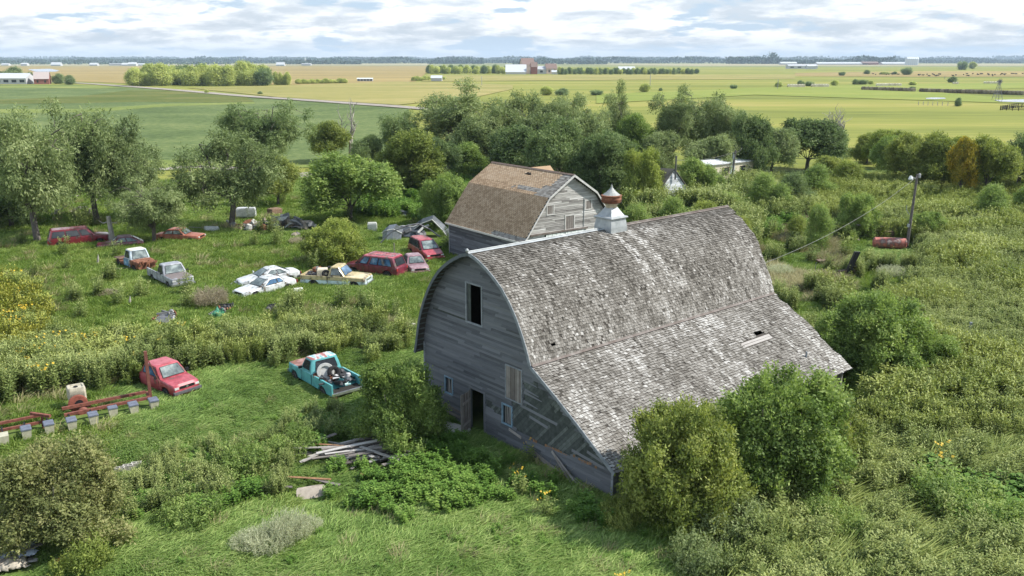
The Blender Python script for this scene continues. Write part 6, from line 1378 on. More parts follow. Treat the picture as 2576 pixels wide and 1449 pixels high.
for bx, by, ty, lab in ((2048, 700, 660, 'thin steel stake left of the brown cart frame'), (2040, 723, 690, 'short steel stake in front of the grey log'), (2590, 640, 600, 'stake'), (2295, 620, 590, 'thin pale stake right of the red tank')):
    if lab == 'stake': continue
    mb = MB(); h = height_at(bx, by, ty); mb.tube([(0, 0, 0), (.06, 0, h)], .03, 5); o = mb.build('stake', SM[1]); o.location = at(bx, by); tag(o, lab, 'stake')
mb = MB(); mb.tube([(-.9, 0, .2), (-.2, .1, .38), (.5, 0, .42), (1.2, .1, .36)], [.12, .17, .15, .06], 8); mb.tube([(-.5, 0, .2), (-.7, .2, .7)], [.1, .05], 6); o = mb.build('log', BARKP, smooth=True); o.location = at(2028, 738); tag(o, 'bleached log beside black scrap past the barn', 'log'); junk(at(2005, 738, .1), 3, (.3, .2, .2), 'black scrap at the end of the bleached log', 51, [SM[4]], .4)
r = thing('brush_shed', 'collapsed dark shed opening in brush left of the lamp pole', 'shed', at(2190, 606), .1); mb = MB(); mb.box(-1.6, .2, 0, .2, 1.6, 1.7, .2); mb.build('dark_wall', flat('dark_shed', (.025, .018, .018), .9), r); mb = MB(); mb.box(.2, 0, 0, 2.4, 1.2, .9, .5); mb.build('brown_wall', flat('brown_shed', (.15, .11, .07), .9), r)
mb = MB(); mb.beam((-1.8, .0, 1.72), (1.0, .1, 1.5), .8, .06); mb.build('fallen_roof', PLANKW, r)
junk(at(2205, 612, .1), 6, (2.0, .4, .2), 'white litter before the collapsed dark shed', 52, [MATS['junk_white'], MATS['junk_tan']], .3); junk(at(2550, 575, .1), 8, (2.0, .8, .4), 'weathered scrap under the hedgerow at the right edge', 53, [PLANKW, SM[1], MATS['junk_tan']], .6)
# old wood and wire fence in the weeds
fp = [(2262, 935, 892), (2272, 915, 880), (2292, 905, 876), (2305, 905, 870), (2318, 900, 876), (2357, 897, 866), (2398, 890, 850), (2432, 868, 820)]; names = ['leftmost', 'second', 'third', 'fourth', 'fifth', 'sixth', 'seventh', 'rightmost']
FR = thing('wire_fence', 'broken fence of grey posts and wire standing in the right-hand weeds', 'fence', (0, 0, 0))
for i, (bx, by, ty) in enumerate(fp):
    g = G(bx, by); h = height_at(bx, by, ty)+.25; mb = MB(); w = .07 if i < 5 else .13; mb.beam((g[0], g[1], 0), (g[0]+.08*sin(i*2), g[1], h), w, w, .9); mb.build('post', TRIM, FR)
for i in range(4):
    g0, g1 = G(*fp[i][:2]), G(*fp[i+1][:2])
    for z in (.5, .8, 1.1): mb = MB(); mb.tube([(g0[0], g0[1], z), (g1[0], g1[1], z)], .012, 4); mb.build('wire_strand', GALV, FR)
# snag trunk and posts at the left
r = thing('tree_stump', 'broken upright tree stump behind the nose of the red wagon', 'stump', at(283, 612)); mb = MB(); mb.tube([(0, 0, 0), (0, 0, 1.2), (-.1, 0, 2.7)], [.34, .24, .2], 9); mb.build('trunk', BARKP, r, smooth=True)
mb = MB(); mb.tube([(0, 0, 0), (0, .05, .35)], [.25, .28], 8); mb.tube([(-.1, 0, 2.2), (-.7, 0, 2.0), (-1.1, 0, 2.3)], [.07, .05, .02], 6); mb.tube([(-.1, 0, 2.1), (.5, .1, 2.0), (.8, .1, 2.3)], [.06, .04, .02], 6); mb.build('broken_limb', BARKP, r)
for bx, by, ty, lab in ((325, 770, 745, 'small pointed wooden stub in the open yard'), (246, 668, 640, 'short dead stick in the yard left of the old truck')): mb = MB(); h = height_at(bx, by, ty); mb.tube([(0, 0, 0), (.1, 0, h*.6), (.15, 0, h)], [.13, .09, .02], 6); o = mb.build('stub', BARKP); o.location = at(bx, by); tag(o, lab, 'stump')
mb = MB(); mb.tube([(-1.2, 0, .15), (0, .1, .25), (1.2, 0, .4), (1.3, 0, 1.0)], [.09, .08, .06, .03], 6); o = mb.build('fallen_branch', BARK, smooth=True); o.location = at(290, 685); tag(o, 'fallen grey branch lying in the yard left of the old truck', 'branch')
# ------------------------------------------------------------------ far farmsteads and pasture things
def house(bx, by, w, d, h, rh, wm, rm, name, label, cat, rz=0.0, hip=False, group=None, wins=0):
    g = G(bx, by); r = thing(name, label, cat, g, rz, group); mb = MB(); mb.box(-w/2, 0, 0, w/2, d, h)
    mb.add([(-w/2, 0, h), (-w/2, d, h), (-w/2, d/2, rh-.1), (w/2, 0, h), (w/2, d, h), (w/2, d/2, rh-.1)], [(0, 2, 1), (3, 4, 5)]); mb.build('wall', wm, r)
    mb = MB(); mb.add([(-w/2-.4, -.5, h-.2), (w/2+.4, -.5, h-.2), (w/2+.4, d/2, rh), (-w/2-.4, d/2, rh), (w/2+.4, d+.5, h-.2), (-w/2-.4, d+.5, h-.2)], [(0, 1, 2, 3), (3, 2, 4, 5)]); mb.build('roof', rm, r)
    for i in range(wins): x = -w/2+w*(i+.5)/wins; mb = MB(); mb.box(x-w*.06, -.06, h*.3, x+w*.06, -.02, h*.72); mb.build('window', GLASS, r)
    return r
WH = flat('far_white', (.46, .47, .48), .6, var=.1); WR = flat('far_white_roof', (.48, .50, .52), .5, var=.1); RD = flat('far_red', (.25, .10, .08), .8); RB = flat('far_brown_roof', (.20, .14, .12), .8); GRR = flat('far_grey_roof', (.42, .43, .45), .6); PK = flat('far_tan', (.55, .42, .35), .8)
house(1298, 187, 26, 30, 3, 12, WH, WR, 'machine_shed', 'white round-topped machine shed at the distant farm', 'shed', .0)
house(1330, 186, 16, 24, 12, 20, PK, RB, 'barn', 'tall distant barn with a brown roof right of the white shed', 'barn', .15, wins=2)
house(1344, 187, 8, 10, 9, 15, RD, RB, 'barn_wing', 'red wing standing at the distant brown-roofed barn', 'barn', .1); house(1362, 186, 30, 14, 6, 10, WH, GRR, 'cattle_shed', 'long pale shed right of the distant barn', 'shed', 0, wins=3)
house(1388, 186, 14, 12, 7, 13, PK, RB, 'farmhouse', 'distant farmhouse at the right end of the farm', 'house', .2, wins=2); house(1400, 187, 12, 8, 3, 5, WH, WR, 'garage', 'low white garage beside the distant farmhouse', 'shed')
house(1577, 184.5, 22, 14, 5, 9, WH, WR, 'shed', 'small white shed in front of the windbreak', 'shed')
house(16, 212, 30, 14, 4.5, 8, WH, WR, 'barn', 'long white barn cut by the left picture edge', 'barn', 0, wins=5); house(105, 212, 10, 12, 4, 9, RD, flat('pale_brown_roof', (.40, .34, .32), .6), 'farmhouse', 'red farmhouse with a pale roof at the far left', 'house', .35, wins=2)
house(452, 206, 14, 10, 4, 9, WH, flat('pale_grey_roof', (.5, .52, .53), .5), 'shed', 'pale roof poking out of the grove beyond the gravel road', 'shed')
house(918, 205, 13, 3, 2.4, 3, GRR, flat('bus_pale', (.6, .64, .64), .5), 'trailer', 'long pale stock trailer parked before the far corn', 'trailer', 0, wins=5); house(1098, 205, 9, 6, 3, 5, GRR, WR, 'shed', 'small grey shed at the ditch line', 'shed')
house(2020, 173, 60, 20, 6, 9, WH, GRR, 'barn', 'low white barn alone in the far right pasture', 'barn', 0, wins=4); house(2042, 174, 16, 14, 6, 8, WH, WR, 'barn', 'small white barn at the right end of the lone low barn', 'barn')
for i, (bx, w, h) in enumerate(((1985, 60, 6), (2120, 190, 5), (2250, 90, 5), (2190, 60, 7))): house(bx, 163.2, w, 30, h, h+5, WH if i != 3 else RD, WR if i != 3 else RB, 'farm_building', ('small white far building left of the long roof', 'very long low white roof near the horizon', 'white roof right of the long low one near the horizon', 'red-roofed building between the white horizon roofs')[i], 'farm building')
for i in range(6): g = G(2280+i*5, 164); mb = MB(); mb.lathe([(6, 0), (6, 22), (3, 27), (.5, 29)], (0, 0, 0), 12); o = mb.build('grain_bin', flat('bin_metal', (.5, .55, .58), .4, .3) if i == 0 else MATS['bin_metal']); o.location = tuple(g); tag(o, 'pale grain bin in the row near the horizon', 'grain bin', 'grain bins near the horizon')
for i, (bx, w) in enumerate(((12, 50), (60, 40), (140, 60), (292, 90), (318, 60), (332, 50), (350, 70), (605, 60), (705, 50), (770, 60), (235, 50))): house(bx, 165+(i % 3)*.5, w*.5, 14, 4+(i % 2)*2, 7+(i % 3)*2, WH, WR, 'farm_building', 'small white building along the left horizon, %s of eleven from the left' % ('first', 'second', 'fourth', 'sixth', 'seventh', 'eighth', 'ninth', 'tenth', 'next to last', 'last', 'fifth')[i], 'farm building', 0, group='white buildings along the left horizon')
for bx, by, ty, lab in ((768, 160, 151, 'white silo at the left horizon woods'), (1950, 220, 0, '')):
    if lab: g = G(bx, by); mb = MB(); mb.lathe([(4, 0), (4, 22), (3, 26), (.5, 28)], (0, 0, 0), 12); o = mb.build('silo', WH); o.location = tuple(g); tag(o, lab, 'silo')
# round hay bales
def bale_mesh():
    mb = MB(); mb.lathe([(.05, -.8), (.80, -.8), (.88, -.7), (.88, .7), (.80, .8), (.05, .8)], (0, 0, .85), 16, 'y'); o = mb.build('bale', mat('hay', [(0, (.09, .075, .05)), (1, (.26, .225, .15))], .95, rnd=.9, ti=.2, on=.6, oscale=3), smooth=True); me = o.data; bpy.data.objects.remove(o); return me
BM = bale_mesh()
row = [(2172+i*10.4, 225.5+i*.36) for i in range(13)]+[(2318+i*10.6, 230.8+i*.31) for i in range(25)]
for i, (bx, by) in enumerate(row):
    if abs(bx-2305) < 6: continue
    o = link('hay_bale', BM); g = G(bx, by+1.5); o.location = tuple(g); o.scale = (1.3, 1.3, 1.3); o.rotation_euler = (0, 0, .15); tag(o, 'round hay bale in the long dark row across the right pasture', 'hay bale', 'long row of round bales')
WB = mat('pale_hay', [(0, (.5, .44, .33)), (1, (.7, .64, .52))], .95, rnd=.8, ti=0); bm2 = BM.copy(); bm2.materials.clear(); bm2.materials.append(WB)
for bx0, by, n, lab, sc in ((1985, 220, 6, 'pale wrapped bale in the leftmost short row in the pasture', 2.0), (2045, 219.5, 6, 'pale wrapped bale in the row right of the paired bushes', 2.0), (2208, 217, 4, 'pale wrapped bale in the short row left of the black row', 1.8), (2228, 216.5, 6, 'pale wrapped bale in the row above the long dark bale row', 1.8), (2400, 212, 2, 'pale bale by the lone round bush', 1.6), (2478, 211, 6, 'pale bale in the distant row at the far right', 1.7)):
    for i in range(n): o = link('hay_bale', bm2); o.location = tuple(G(bx0+i*7, by)); o.scale = (sc*.7, sc*.7, sc*.62); tag(o, lab, 'hay bale', lab.replace('bale', 'bales', 1))
# cattle
def cow_mesh():
    mb = MB(); mb.loft([[(x, y*w, z0+z*h) for y, z in ((-1, .2), (-1, .8), (0, 1), (1, .8), (1, .2), (0, 0))] for x, w, z0, h in ((-1.0, .22, .85, .45), (-.85, .36, .65, .78), (-.2, .40, .6, .78), (.5, .36, .6, .82), (.8, .24, .8, .6), (1.15, .14, 1.05, .38), (1.45, .12, .95, .3), (1.6, .08, .9, .2))])
    for x in (-.75, .55):
        for y in (-.22, .22): mb.tube([(x, y, .8), (x+.04, y, .4), (x, y, 0)], [.13, .07, .06], 6)
    mb.tube([(-1.0, 0, 1.25), (-1.12, 0, .8), (-1.1, 0, .5)], [.04, .03, .04], 4); o = mb.build('cow', flat('black_hide', (.025, .02, .018), .7), fix=True); me = o.data; bpy.data.objects.remove(o); return me
CM = cow_mesh(); rs = random.Random(9)
for i in range(42):
    bx = 2285+rs.random()**1.0*300; by = 188+rs.random()*5.5-(bx-2300)*.004; o = link('cow', CM); o.location = tuple(G(bx, by)); o.rotation_euler = (0, 0, rs.uniform(0, 6.28)); o.scale = (1.25,)*3; tag(o, 'black cow grazing in the herd in the far right pasture', 'cow', 'herd in the far right pasture')
for i in range(12):
    bx = 2195+rs.random()*90; o = link('cow', CM); o.location = tuple(G(bx, 187.5+rs.random()*2)); o.rotation_euler = (0, 0, rs.uniform(0, 6.28)); o.scale = (1.25,)*3; tag(o, 'black cow standing among the small far bushes', 'cow', 'cows among the far bushes')
# windmill tower, corral, poles
g = G(2508, 252); h = height_at(2508, 252, 205); r = thing('windmill', 'thin lattice windmill tower by the right-hand pond', 'windmill', g); mb = MB()
for a in range(4): x, y = (1.6*(1 if a in (0, 1) else -1), 1.6*(1 if a in (0, 3) else -1)); mb.tube([(x, y, 0), (x*.1, y*.1, h)], .12, 4)
for k in range(6):
    t = k/6; s = 1.6*(1-.9*t); mb.tube([(s, s, h*t), (-s, s, h*t), (-s, -s, h*t), (s, -s, h*t), (s, s, h*t)], .06, 4)
mb.build('tower', SM[1], r); mb = MB(); mb.lathe([(.1, 0), (.2, .3), (.05, .4)], (0, -.4, h), 8, 'y')
for k in range(10): a = k*.628; mb.beam((0, -.4, h), (1.3*cos(a), -.4, h+1.3*sin(a)), .3, .03, up=(0, 1, 0))
mb.build('wheel', SM[1], r); mb = MB(); mb.beam((0, 0, h), (0, 2.2, h), .05, .5); mb.build('tail', SM[1], r)
FR = thing('corral_fence', 'dark board corral fence at the right edge of the pasture', 'fence', tuple(G(2516, 278))); a = G(2516, 278); b = G(2640, 281); c = G(2560, 271); 
for p, q in ((a, b), (c, G(2640, 272)), (a, c)):
    n = 8
    for i in range(n+1): s = p+(q-p)*i/n-a; mb = MB(); mb.beam((s[0], s[1], 0), (s[0], s[1], 1.7), .2, .2); mb.build('post', DARKWOOD, FR)
    for z in (.5, 1.0, 1.5): mb = MB(); mb.beam((p[0]-a[0], p[1]-a[1], z), (q[0]-a[0], q[1]-a[1], z), .08, .2); mb.build('rail', DARKWOOD, FR)
for bx, by, ty, lab in ((1956, 224, 200, 'thin pole in the pasture left of the pale bales'), (1212, 215, 192, 'thin pole at the ditch line'), (1635, 224, 186, 'thin white pole before the windbreak'), (2376, 200, 190, 'thin pole near the lone round bush')):
    if True: g = G(bx, by); h = height_at(bx, by, ty); mb = MB(); mb.tube([(0, 0, 0), (0, 0, h)], .18, 5); o = mb.build('far_pole', MATS['grey_insulator']); o.location = tuple(g); tag(o, lab, 'pole')
for i, bx in enumerate((2310, 2322, 2334, 2346, 2358, 2370, 2384)): g = G(bx, 265+i*.3); mb = MB(); mb.tube([(0, 0, 0), (0, 0, 1.6)], .12, 5); o = mb.build('fence_post', MATS['grey_insulator']); o.location = tuple(g); tag(o, 'wooden post of the gapped line near the small pond', 'post', 'posts near the small pond')

# ------------------------------------------------------------------ ground cover
def tuft(seed, n, rad, hmin, hmax, w, lean=(.25, -.1), curl=.5, two=True):
    rs = np.random.RandomState(seed); a = rs.rand(n)*6.28; r = rad*rs.rand(n)**.5; P = np.stack([np.cos(a)*r, np.sin(a)*r, np.full(n, -.03)], 1); h = hmin+(hmax-hmin)*rs.rand(n)
    D = np.stack([np.cos(a)*.35+lean[0], np.sin(a)*.35+lean[1], np.ones(n)], 1)+rs.randn(n, 3)*[.28, .28, .05]; D /= np.linalg.norm(D, axis=1)[:, None]
    B = D.copy(); B[:, 2] -= curl; B[:, 0] += lean[0]*curl*1.6; B[:, 1] += lean[1]*curl*1.6; B /= np.linalg.norm(B, axis=1)[:, None]
    S = np.stack([-np.sin(a+rs.randn(n)), np.cos(a+rs.randn(n)), np.zeros(n)], 1)*w*(.7+.6*rs.rand(n))[:, None]; M = P+D*(h*.55)[:, None]; E = M+B*(h*.55)[:, None]
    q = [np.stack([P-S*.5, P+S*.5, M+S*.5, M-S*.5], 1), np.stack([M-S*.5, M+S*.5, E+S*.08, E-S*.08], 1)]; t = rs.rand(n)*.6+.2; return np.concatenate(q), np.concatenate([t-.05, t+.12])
def forb(seed, stems, rad, hmin, hmax, leaf, nl, asp=.4, topw=0.0):
    rs = np.random.RandomState(seed); Q = []; T = []
    for i in range(stems):
        a = rs.rand()*6.28; r = rad*rs.rand()**.5; p = np.array([cos(a)*r, sin(a)*r, 0]); h = hmin+(hmax-hmin)*rs.rand(); d = np.array([rs.randn()*.12+.10, rs.randn()*.12, 1.]); d /= np.linalg.norm(d); e = p+d*h; s = np.array([.012, 0, 0])
        Q.append(np.stack([p-s, p+s, e+s*.4, e-s*.4])[None]); T.append([.25]); k = np.arange(nl); f = (.18+.82*k/nl); pos = p+d*(h*f)[:, None]; an = k*2.4+rs.rand()*6; L = leaf*(1.15-.55*f)*(.7+.6*rs.rand(nl))
        dd = np.stack([np.cos(an), np.sin(an), .25+.5*rs.rand(nl)], 1)+rs.randn(nl, 3)*.2; dd /= np.linalg.norm(dd, axis=1)[:, None]; sd = np.cross(dd, [0, 0, 1.]); sd /= np.linalg.norm(sd, axis=1)[:, None]; L = L[:, None]
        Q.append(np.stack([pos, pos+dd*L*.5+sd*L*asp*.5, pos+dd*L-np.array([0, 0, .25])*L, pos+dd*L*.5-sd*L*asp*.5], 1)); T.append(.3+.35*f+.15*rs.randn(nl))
        if topw: 
            m = 8; pp = e+rs.randn(m, 3)*[.06, .06, .10]; dd = rs.randn(m, 3); dd[:, 2] = abs(dd[:, 2]); dd /= np.linalg.norm(dd, axis=1)[:, None]; sd = np.cross(dd, [.3, .2, 1.]); sd /= np.linalg.norm(sd, axis=1)[:, None]; Q.append(np.stack([pp, pp+dd*topw*.5+sd*topw*.2, pp+dd*topw, pp+dd*topw*.5-sd*topw*.2], 1)); T.append(np.full(m, .95))
    return np.concatenate(Q), np.concatenate([np.array(t) for t in T])
def flowers(seed, n, rad, hmin, hmax, size):
    rs = np.random.RandomState(seed); Q = []; T = []
    for i in range(n):
        a = rs.rand()*6.28; r = rad*rs.rand()**.5; c = np.array([cos(a)*r, sin(a)*r, hmin+(hmax-hmin)*rs.rand()]); nn = np.array([rs.randn()*.4+.3, rs.randn()*.4-.4, .8]); nn /= np.linalg.norm(nn); u = np.cross(nn, [0, 0, 1.]); u /= np.linalg.norm(u); v = np.cross(nn, u)
        for k in range(6): b = k*1.047; e = u*cos(b)+v*sin(b); f = -u*sin(b)+v*cos(b); Q.append(np.stack([c, c+e*size*.6+f*size*.28, c+e*size, c+e*size*.6-f*size*.28])); T.append(.5)
    return np.array(Q), np.array(T)
def gm(name, dark, mid, light, ws=.22, **k):
    g = lambda c, f: tuple(v*f for v in c)
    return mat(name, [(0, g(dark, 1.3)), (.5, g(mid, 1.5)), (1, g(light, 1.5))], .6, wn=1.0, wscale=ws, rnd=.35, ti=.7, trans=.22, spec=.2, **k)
C_LUSH = gm('lush_grass', (.036, .072, .014), (.112, .178, .040), (.255, .305, .105)); C_GRASS = gm('yard_grass', (.045, .085, .015), (.118, .180, .036), (.235, .265, .085))
C_DRYG = gm('dry_grass', (.09, .09, .04), (.19, .175, .085), (.30, .27, .15)); C_FORB = gm('tall_weeds', (.042, .066, .017), (.112, .146, .042), (.225, .250, .092)); C_FORB2 = gm('yellowish_weeds', (.044, .070, .015), (.118, .152, .036), (.235, .258, .080))
C_GOLD = gm('golden_weeds', (.045, .072, .014), (.115, .145, .028), (.24, .23, .045)); C_BRT = gm('bright_leafy_weeds', (.030, .070, .012), (.078, .145, .025), (.165, .235, .055)); C_FLOW = flat('yellow_petals', (.55, .37, .03), .6, var=.2)
TEMPL = bpy.data.collections.new('templates')       # never linked to the scene
TN = []
def tmpl(q, t, m, mi=None):
    me = quads('tmpl', q, t, m, tmpl=True, mi=mi); o = bpy.data.objects.new('t%03d' % len(TN), me); TEMPL.objects.link(o); TN.append(o); return len(TN)-1
K = {}
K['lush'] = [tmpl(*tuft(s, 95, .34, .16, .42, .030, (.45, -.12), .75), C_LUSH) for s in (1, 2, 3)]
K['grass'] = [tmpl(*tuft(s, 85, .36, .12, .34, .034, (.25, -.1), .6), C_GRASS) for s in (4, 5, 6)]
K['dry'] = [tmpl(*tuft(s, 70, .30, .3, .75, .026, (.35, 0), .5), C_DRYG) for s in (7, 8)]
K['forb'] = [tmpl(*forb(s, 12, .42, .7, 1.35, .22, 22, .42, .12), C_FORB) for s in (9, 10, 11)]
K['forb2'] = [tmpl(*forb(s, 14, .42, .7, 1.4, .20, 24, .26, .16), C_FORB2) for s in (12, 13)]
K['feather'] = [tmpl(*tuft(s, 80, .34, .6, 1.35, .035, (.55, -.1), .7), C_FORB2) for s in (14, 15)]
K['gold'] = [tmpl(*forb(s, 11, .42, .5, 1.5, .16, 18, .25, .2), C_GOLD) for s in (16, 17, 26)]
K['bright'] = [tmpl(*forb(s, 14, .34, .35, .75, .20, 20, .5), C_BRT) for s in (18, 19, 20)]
def fl(seed, n=3):
    q, t = forb(seed, 10, .35, .8, 1.3, .22, 16, .45); q2, t2 = flowers(seed, n*2, .38, .95, 1.40, .062); return tmpl(np.concatenate([q, q2]), np.concatenate([t, t2]), [C_FORB, C_FLOW], [0]*len(q)+[1]*len(q2))
K['flower'] = [fl(21), fl(22, 5)]
K['broad'] = [tmpl(*forb(s, 9, .4, .4, .9, .34, 14, .8), C_BRT) for s in (23, 24)]
def gn_scatter(name, label, P, k, rz, sc, tilt=None):
    me = bpy.data.meshes.new(name); me.vertices.add(len(P)); me.vertices.foreach_set('co', np.ascontiguousarray(P, dtype=np.float32).ravel())
    for nm, ty, arr in (('k', 'INT', k.astype(np.int32)), ('rz', 'FLOAT', rz.astype(np.float32)), ('sc', 'FLOAT', sc.astype(np.float32))): a = me.attributes.new(nm, ty, 'POINT'); a.data.foreach_set('value', arr)
    o = link(name, me); tag(o, kind='stuff'); o['label'] = label
    gt = bpy.data.node_groups.get('scatter')
    if gt is None:
        gt = bpy.data.node_groups.new('scatter', 'GeometryNodeTree'); gt.interface.new_socket('Geometry', in_out='INPUT', socket_type='NodeSocketGeometry'); gt.interface.new_socket('Geometry', in_out='OUTPUT', socket_type='NodeSocketGeometry'); N = gt.nodes.new; L = gt.links.new
        gi = N('NodeGroupInput'); go = N('NodeGroupOutput'); ip = N('GeometryNodeInstanceOnPoints'); ci = N('GeometryNodeCollectionInfo'); ci.inputs['Collection'].default_value = TEMPL; ci.inputs['Separate Children'].default_value = True; ci.inputs['Reset Children'].default_value = True
        def na(nm, ty): n = N('GeometryNodeInputNamedAttribute'); n.data_type = ty; n.inputs['Name'].default_value = nm; return n.outputs['Attribute']
        cx = N('ShaderNodeCombineXYZ'); L(na('rz', 'FLOAT'), cx.inputs[2]); e2r = N('FunctionNodeEulerToRotation'); L(cx.outputs[0], e2r.inputs[0]); mp = N('GeometryNodeMeshToPoints')
        L(gi.outputs[0], mp.inputs[0]); L(mp.outputs[0], ip.inputs['Points']); L(ci.outputs[0], ip.inputs['Instance']); ip.inputs['Pick Instance'].default_value = True; L(na('k', 'INT'), ip.inputs['Instance Index']); L(e2r.outputs[0], ip.inputs['Rotation']); L(na('sc', 'FLOAT'), ip.inputs['Scale']); L(ip.outputs[0], go.inputs[0])
    md = o.modifiers.new('scatter', 'NODES'); md.node_group = gt; return o
def cover():
    rs = np.random.RandomState(77)
    # candidate points, thinner with distance, over everything the lens could see (and a little more)
    bands = [(18, 34, 20), (34, 50, 13), (50, 72, 8), (72, 100, 4.5), (100, 128, 2.4)]; XY = []
    for y0, y1, dens in bands:
        w0 = y1*.86+4; n = int((y1-y0)*2*w0*dens); XY.append(np.stack([rs.uniform(-w0, w0, n), rs.uniform(y0, y1, n), np.full(n, dens)], 1))
    A = np.concatenate(XY); x, y = A[:, 0], A[:, 1]; sx, sy = project(np.stack([x, y, 0*x], 1))
    keep = (sx > -600) & (sx < 3300) & (sy < 1700)
    for poly in ([(808, 1120), (985, 1125), (1000, 1182), (808, 1190)], [(735, 1215), (835, 1222), (835, 1290), (745, 1290)], [(292, 1176), (362, 1172), (364, 1206), (292, 1212)], [(-200, 1385), (100, 1360), (110, 1470), (-200, 1500)], [(1100, 1068), (1180, 1065), (1182, 1105), (1105, 1110)],
                 [(598, 562), (790, 560), (790, 592), (598, 592)], [(390, 800), (445, 800), (445, 830), (390, 830)], [(530, 780), (590, 770), (590, 812), (530, 815)], [(665, 772), (697, 772), (697, 795), (665, 795)], [(735, 727), (768, 727), (768, 752), (735, 752)], [(160, 1005), (245, 1005), (245, 1065), (160, 1065)], [(2195, 612), (2278, 612), (2278, 640), (2195, 640)], [(940, 585), (1110, 585), (1110, 612), (940, 612)], [(-10, 1090), (400, 1010), (400, 1040), (-10, 1122)]):
        keep &= ~inpoly(sx, sy, poly)
    # buildings and vehicles
    nearcar = np.zeros(len(x), bool)
    lx = (x-BP[0])*cos(BAZ)+(y-BP[1])*sin(BAZ); ly = -(x-BP[0])*sin(BAZ)+(y-BP[1])*cos(BAZ); keep &= ~((lx > -.15) & (lx < 18.6) & (ly > -.15) & (ly < 13.4))
    for o in list(COL.objects):
        if o.parent is None and o.get('category') in ('pickup', 'car', 'wagon', 'minivan', 'truck'):
            c, s_ = cos(o.rotation_euler.z), sin(o.rotation_euler.z); vx = (x-o.location.x)*c+(y-o.location.y)*s_; vy = -(x-o.location.x)*s_+(y-o.location.y)*c; keep &= ~((abs(vx) < 2.45) & (abs(vy) < .86)); nearcar |= (abs(vx) < 4.2) & (abs(vy) < 3.0)
        if o.parent is None and o.get('category') in ('barn', 'shed', 'trailer') and o.location.y < 140 and o.name != BARN.name:
            c, s_ = cos(o.rotation_euler.z), sin(o.rotation_euler.z); vx = (x-o.location.x)*c+(y-o.location.y)*s_; vy = -(x-o.location.x)*s_+(y-o.location.y)*c
            if o.name.startswith('barn'): keep &= ~((vx > -.2) & (vx < 11.4) & (vy < .2) & (vy > -10.3))
    A = A[keep]; nearcar = nearcar[keep]; x, y = A[:, 0], A[:, 1]; sx, sy = sx[keep], sy[keep]; n = len(x); u = rs.rand(n); nz = vnoise(x, y, 4.2); nz2 = vnoise(x+77, y+31, 1.7); nz3 = vnoise(x+11, y+5, 9.)
    kind = np.full(n, 'grass', dtype=object); sc = np.full(n, 1.0); far = np.clip((y-40)/60, 0, 1); sc *= .85+.35*rs.rand(n)+far*.45
    wx = (vnoise(x+5, y+9, 2.2)-.5)*2; wy = (vnoise(x+45, y+2, 2.2)-.5)*2; jx = rs.randn(n)*8; jy = rs.randn(n)*6
    P = lambda poly: inpoly(sx+wx*34+jx, sy+wy*18+jy, poly)
    lushz = P([(300, 1290), (1240, 1290), (1700, 1500), (1700, 1700), (-700, 1700), (-700, 1400)]) | P([(300, 950), (1200, 850), (1300, 1150), (900, 1250), (300, 1180)]) | (P([(1150, 1100), (1500, 1260), (1750, 1460), (1500, 1700), (900, 1500), (1000, 1250)]))
    kind[lushz & (u < .88)] = 'lush'; m = lushz & (u > .965); kind[m] = 'bright'; sc[m] *= .5; m = lushz & (u > .93) & (u < .95) & (nz3 > .5); kind[m] = 'dry'; sc[m] *= .7
    kind[(kind == 'grass') & (nz3 > .56) & (u < .03)] = 'dry'; kind[(kind == 'grass') & (sy < 900) & (u > .995)] = 'forb'
    yard_weedy = P([(200, 700), (560, 780), (1000, 780), (1060, 900), (640, 850), (300, 860), (150, 800)]); kind[yard_weedy & (nz > .6) & (u < .12)] = 'dry'; kind[yard_weedy & (nz2 > .7) & (u > .9)] = 'forb'
    band = P([(-700, 960), (0, 905), (130, 880), (400, 862), (640, 846), (900, 842), (1065, 862), (1065, 893), (900, 900), (700, 916), (520, 932), (350, 965), (200, 985), (0, 1020), (-700, 1060)])
    band &= ~((sx > 900) & (nz2 > .5)); kind[band] = np.where(nz2[band] > .42, 'forb', 'forb2'); sc[band] *= .78+.35*nz2[band]; kind[band & (u > .88)] = 'grass'; m = band & (sx < 260) & (u < .09); kind[m] = 'flower'; m = band & (sx >= 300) & (sx < 480) & (u < .06); kind[m] = 'flower'; kind[band & (u > .93)] = 'dry'
    gold = P([(-700, 705), (20, 715), (80, 745), (125, 800), (140, 860), (110, 905), (0, 940), (-700, 980)]); kind[gold & (nz2 > .45)] = 'gold'; kind[gold & (nz2 <= .45)] = 'forb2'; kind[gold & (u > .985)] = 'flower'; kind[gold & (u < .25)] = 'grass'; sc[gold] *= .45+.5*u[gold]
    scrub = P([(300, 1225), (420, 1165), (560, 1130), (760, 1060), (820, 1030), (900, 1100), (1000, 1130), (1000, 1260), (880, 1290), (700, 1262), (520, 1300), (330, 1330), (270, 1280)]); m = scrub & (nz2+.2*(u-.5) > .42); kind[m] = 'forb'; sc[m] *= .62; m = scrub & (nz > .52) & (u > .35); kind[m] = 'bright'
    br = (nz2+.5*(u-.5) > .30) & P([(830, 1165), (990, 1125), (1190, 1135), (1255, 1195), (1190, 1285), (1050, 1330), (900, 1285), (820, 1235)]); kind[br] = 'bright'; sc[br] *= 1.05
    m = P([(1190, 1150), (1420, 1230), (1560, 1330), (1300, 1300), (1180, 1240)]) & (u < .16); kind[m] = 'bright'
    m = P([(1255, 1215), (1345, 1185), (1450, 1300), (1380, 1330), (1290, 1290)]) & (u < .05); kind[m] = 'flower'; sc[m] *= .8
    m = P([(1500, 1500), (1560, 1480), (1570, 1700), (1500, 1700)]) & (u < .04); kind[m] = 'flower'; sc[m] *= .7
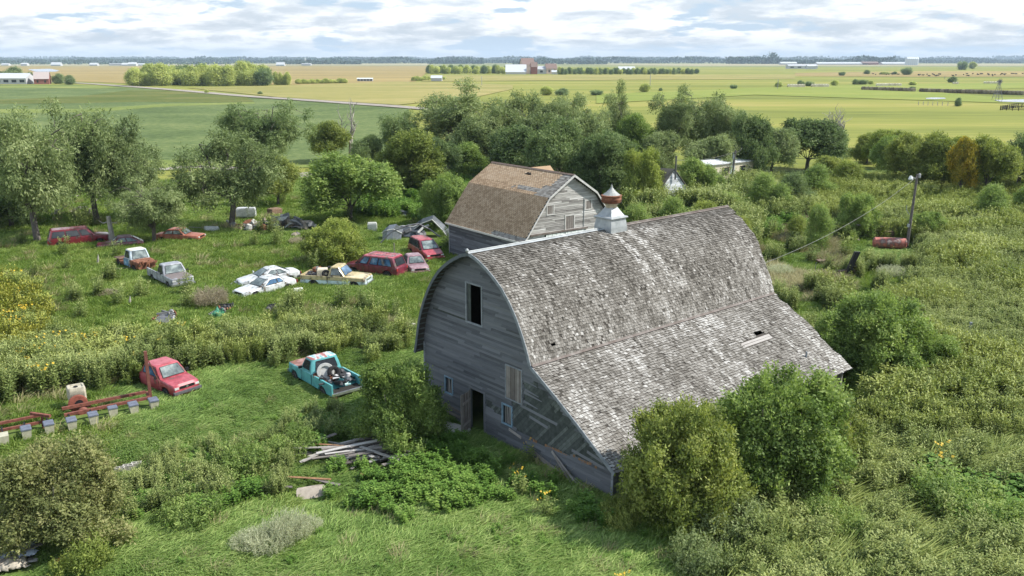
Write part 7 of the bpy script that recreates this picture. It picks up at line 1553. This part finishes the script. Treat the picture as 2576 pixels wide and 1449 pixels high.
    # right-hand field
    rf = (sx > 1840) & (sy > 430) & P([(1840, 430), (3600, 430), (3600, 1900), (1690, 1900), (1720, 1420), (1800, 1330), (1960, 1260), (2080, 1100), (2130, 1000), (1990, 860), (1930, 760), (1880, 650), (1840, 560)])
    kind[rf] = 'forb'; m = rf & (nz > .50) & (u < .75); kind[m] = 'forb2'; low = rf & (sy > 1060); m = low & (nz3 > .30) & (u < .80); kind[m] = 'feather'; m = low & (nz3 <= .30) & (u < .6); kind[m] = 'forb2'
    m = rf & P([(1800, 560), (2100, 545), (2250, 610), (2330, 660), (2290, 760), (2150, 830), (1900, 880)]) & (nz2+.35*(u-.5) > .25); kind[m] = 'grass'; m = rf & P([(1850, 430), (2400, 430), (2330, 600), (2100, 600)]) & (nz2 > .5) & (u < .6); kind[m] = 'grass'; m = rf & P([(1860, 540), (2100, 540), (2130, 740), (1960, 760)]) & (nz > .34); kind[m] = 'dry'; m = P([(2020, 930), (2150, 930), (2230, 1010), (2160, 1075), (2040, 1060)]); kind[m] = 'grass'; m = rf & (sy < 560) & (sx > 2040); kind[m] = np.where(u[m] < .6, 'forb2', 'feather'); sc[rf & (sy < 560)] *= .75
    m = P([(2000, 620), (2290, 640), (2290, 665), (2020, 650)]); kind[m] = 'lush'; m = rf & P([(2320, 1195), (2560, 1260), (2580, 1370), (2400, 1330), (2300, 1260)]); kind[m] = 'broad'; sc[m] *= 1.0; m = P([(2300, 1170), (2360, 1170), (2380, 1240), (2290, 1250)]) & (u < .12); kind[m] = 'flower'
    m = rf & P([(2440, 780), (2200, 740), (2250, 690), (2600, 720)]) & (nz > .5) & (u < .5); kind[m] = 'dry'; m = rf & (u > .965) & (sy > 1060); kind[m] = 'dry'
    m = P([(1560, 560), (1900, 470), (2000, 560), (1880, 640), (1640, 620)]) & (u < .6); kind[m] = np.where(nz2[m] > .5, 'bright', 'forb'); sc[m] *= 1.5
    # under the trees behind the barns
    m = P([(960, 470), (1500, 480), (1560, 620), (1200, 560), (900, 540)]) & (u < .25); kind[m] = 'bright'; sc[m] *= 1.4
    m = nearcar & (sy < 1035) & ~np.isin(kind, ['lush', 'grass']) & ~(band & (sy > 800)); kind[m] = 'grass'
    # taller plants need fewer clumps
    tall = np.isin(kind, ['forb', 'forb2', 'feather', 'gold', 'flower', 'bright', 'broad']); drop = tall & (rs.rand(n) > np.where(A[:, 2] > 10, .38, np.where(A[:, 2] > 6, .62, .9)))
    rz = vnoise(x, y, 6.)*3.2-1.6+rs.randn(n)*.5
    ok = ~drop; sc *= np.where(tall, .8+.4*nz, 1.0)
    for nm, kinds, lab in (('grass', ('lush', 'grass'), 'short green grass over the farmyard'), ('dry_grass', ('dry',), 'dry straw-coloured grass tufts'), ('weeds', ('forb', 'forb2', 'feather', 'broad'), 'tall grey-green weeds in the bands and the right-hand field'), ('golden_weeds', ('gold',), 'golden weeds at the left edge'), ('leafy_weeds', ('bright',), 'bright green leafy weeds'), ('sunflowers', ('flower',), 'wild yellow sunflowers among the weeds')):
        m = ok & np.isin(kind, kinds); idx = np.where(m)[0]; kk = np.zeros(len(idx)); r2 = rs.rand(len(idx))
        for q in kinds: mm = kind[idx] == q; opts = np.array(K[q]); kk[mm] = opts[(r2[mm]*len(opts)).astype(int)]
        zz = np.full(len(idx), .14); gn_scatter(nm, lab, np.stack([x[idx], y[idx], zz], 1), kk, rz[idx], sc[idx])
        print('scatter', nm, len(idx))
cover()
# ------------------------------------------------------------------ the air
def haze():
    mb = MB(); mb.box(-9000, -60, -14, 9000, 12500, 130); m = bpy.data.materials.new('haze'); m.use_nodes = True; nt = m.node_tree; nt.nodes.clear(); out = nt.nodes.new('ShaderNodeOutputMaterial'); v = nt.nodes.new('ShaderNodeVolumePrincipled')
    v.inputs['Color'].default_value = (.66, .82, 1.0, 1); v.inputs['Density'].default_value = 0.75e-4; v.inputs['Anisotropy'].default_value = .0; nt.links.new(v.outputs[0], out.inputs['Volume']); o = mb.build('haze', m, fix=True); tag(o, kind='stuff'); o['label'] = 'thin blue haze over the plain'
haze()
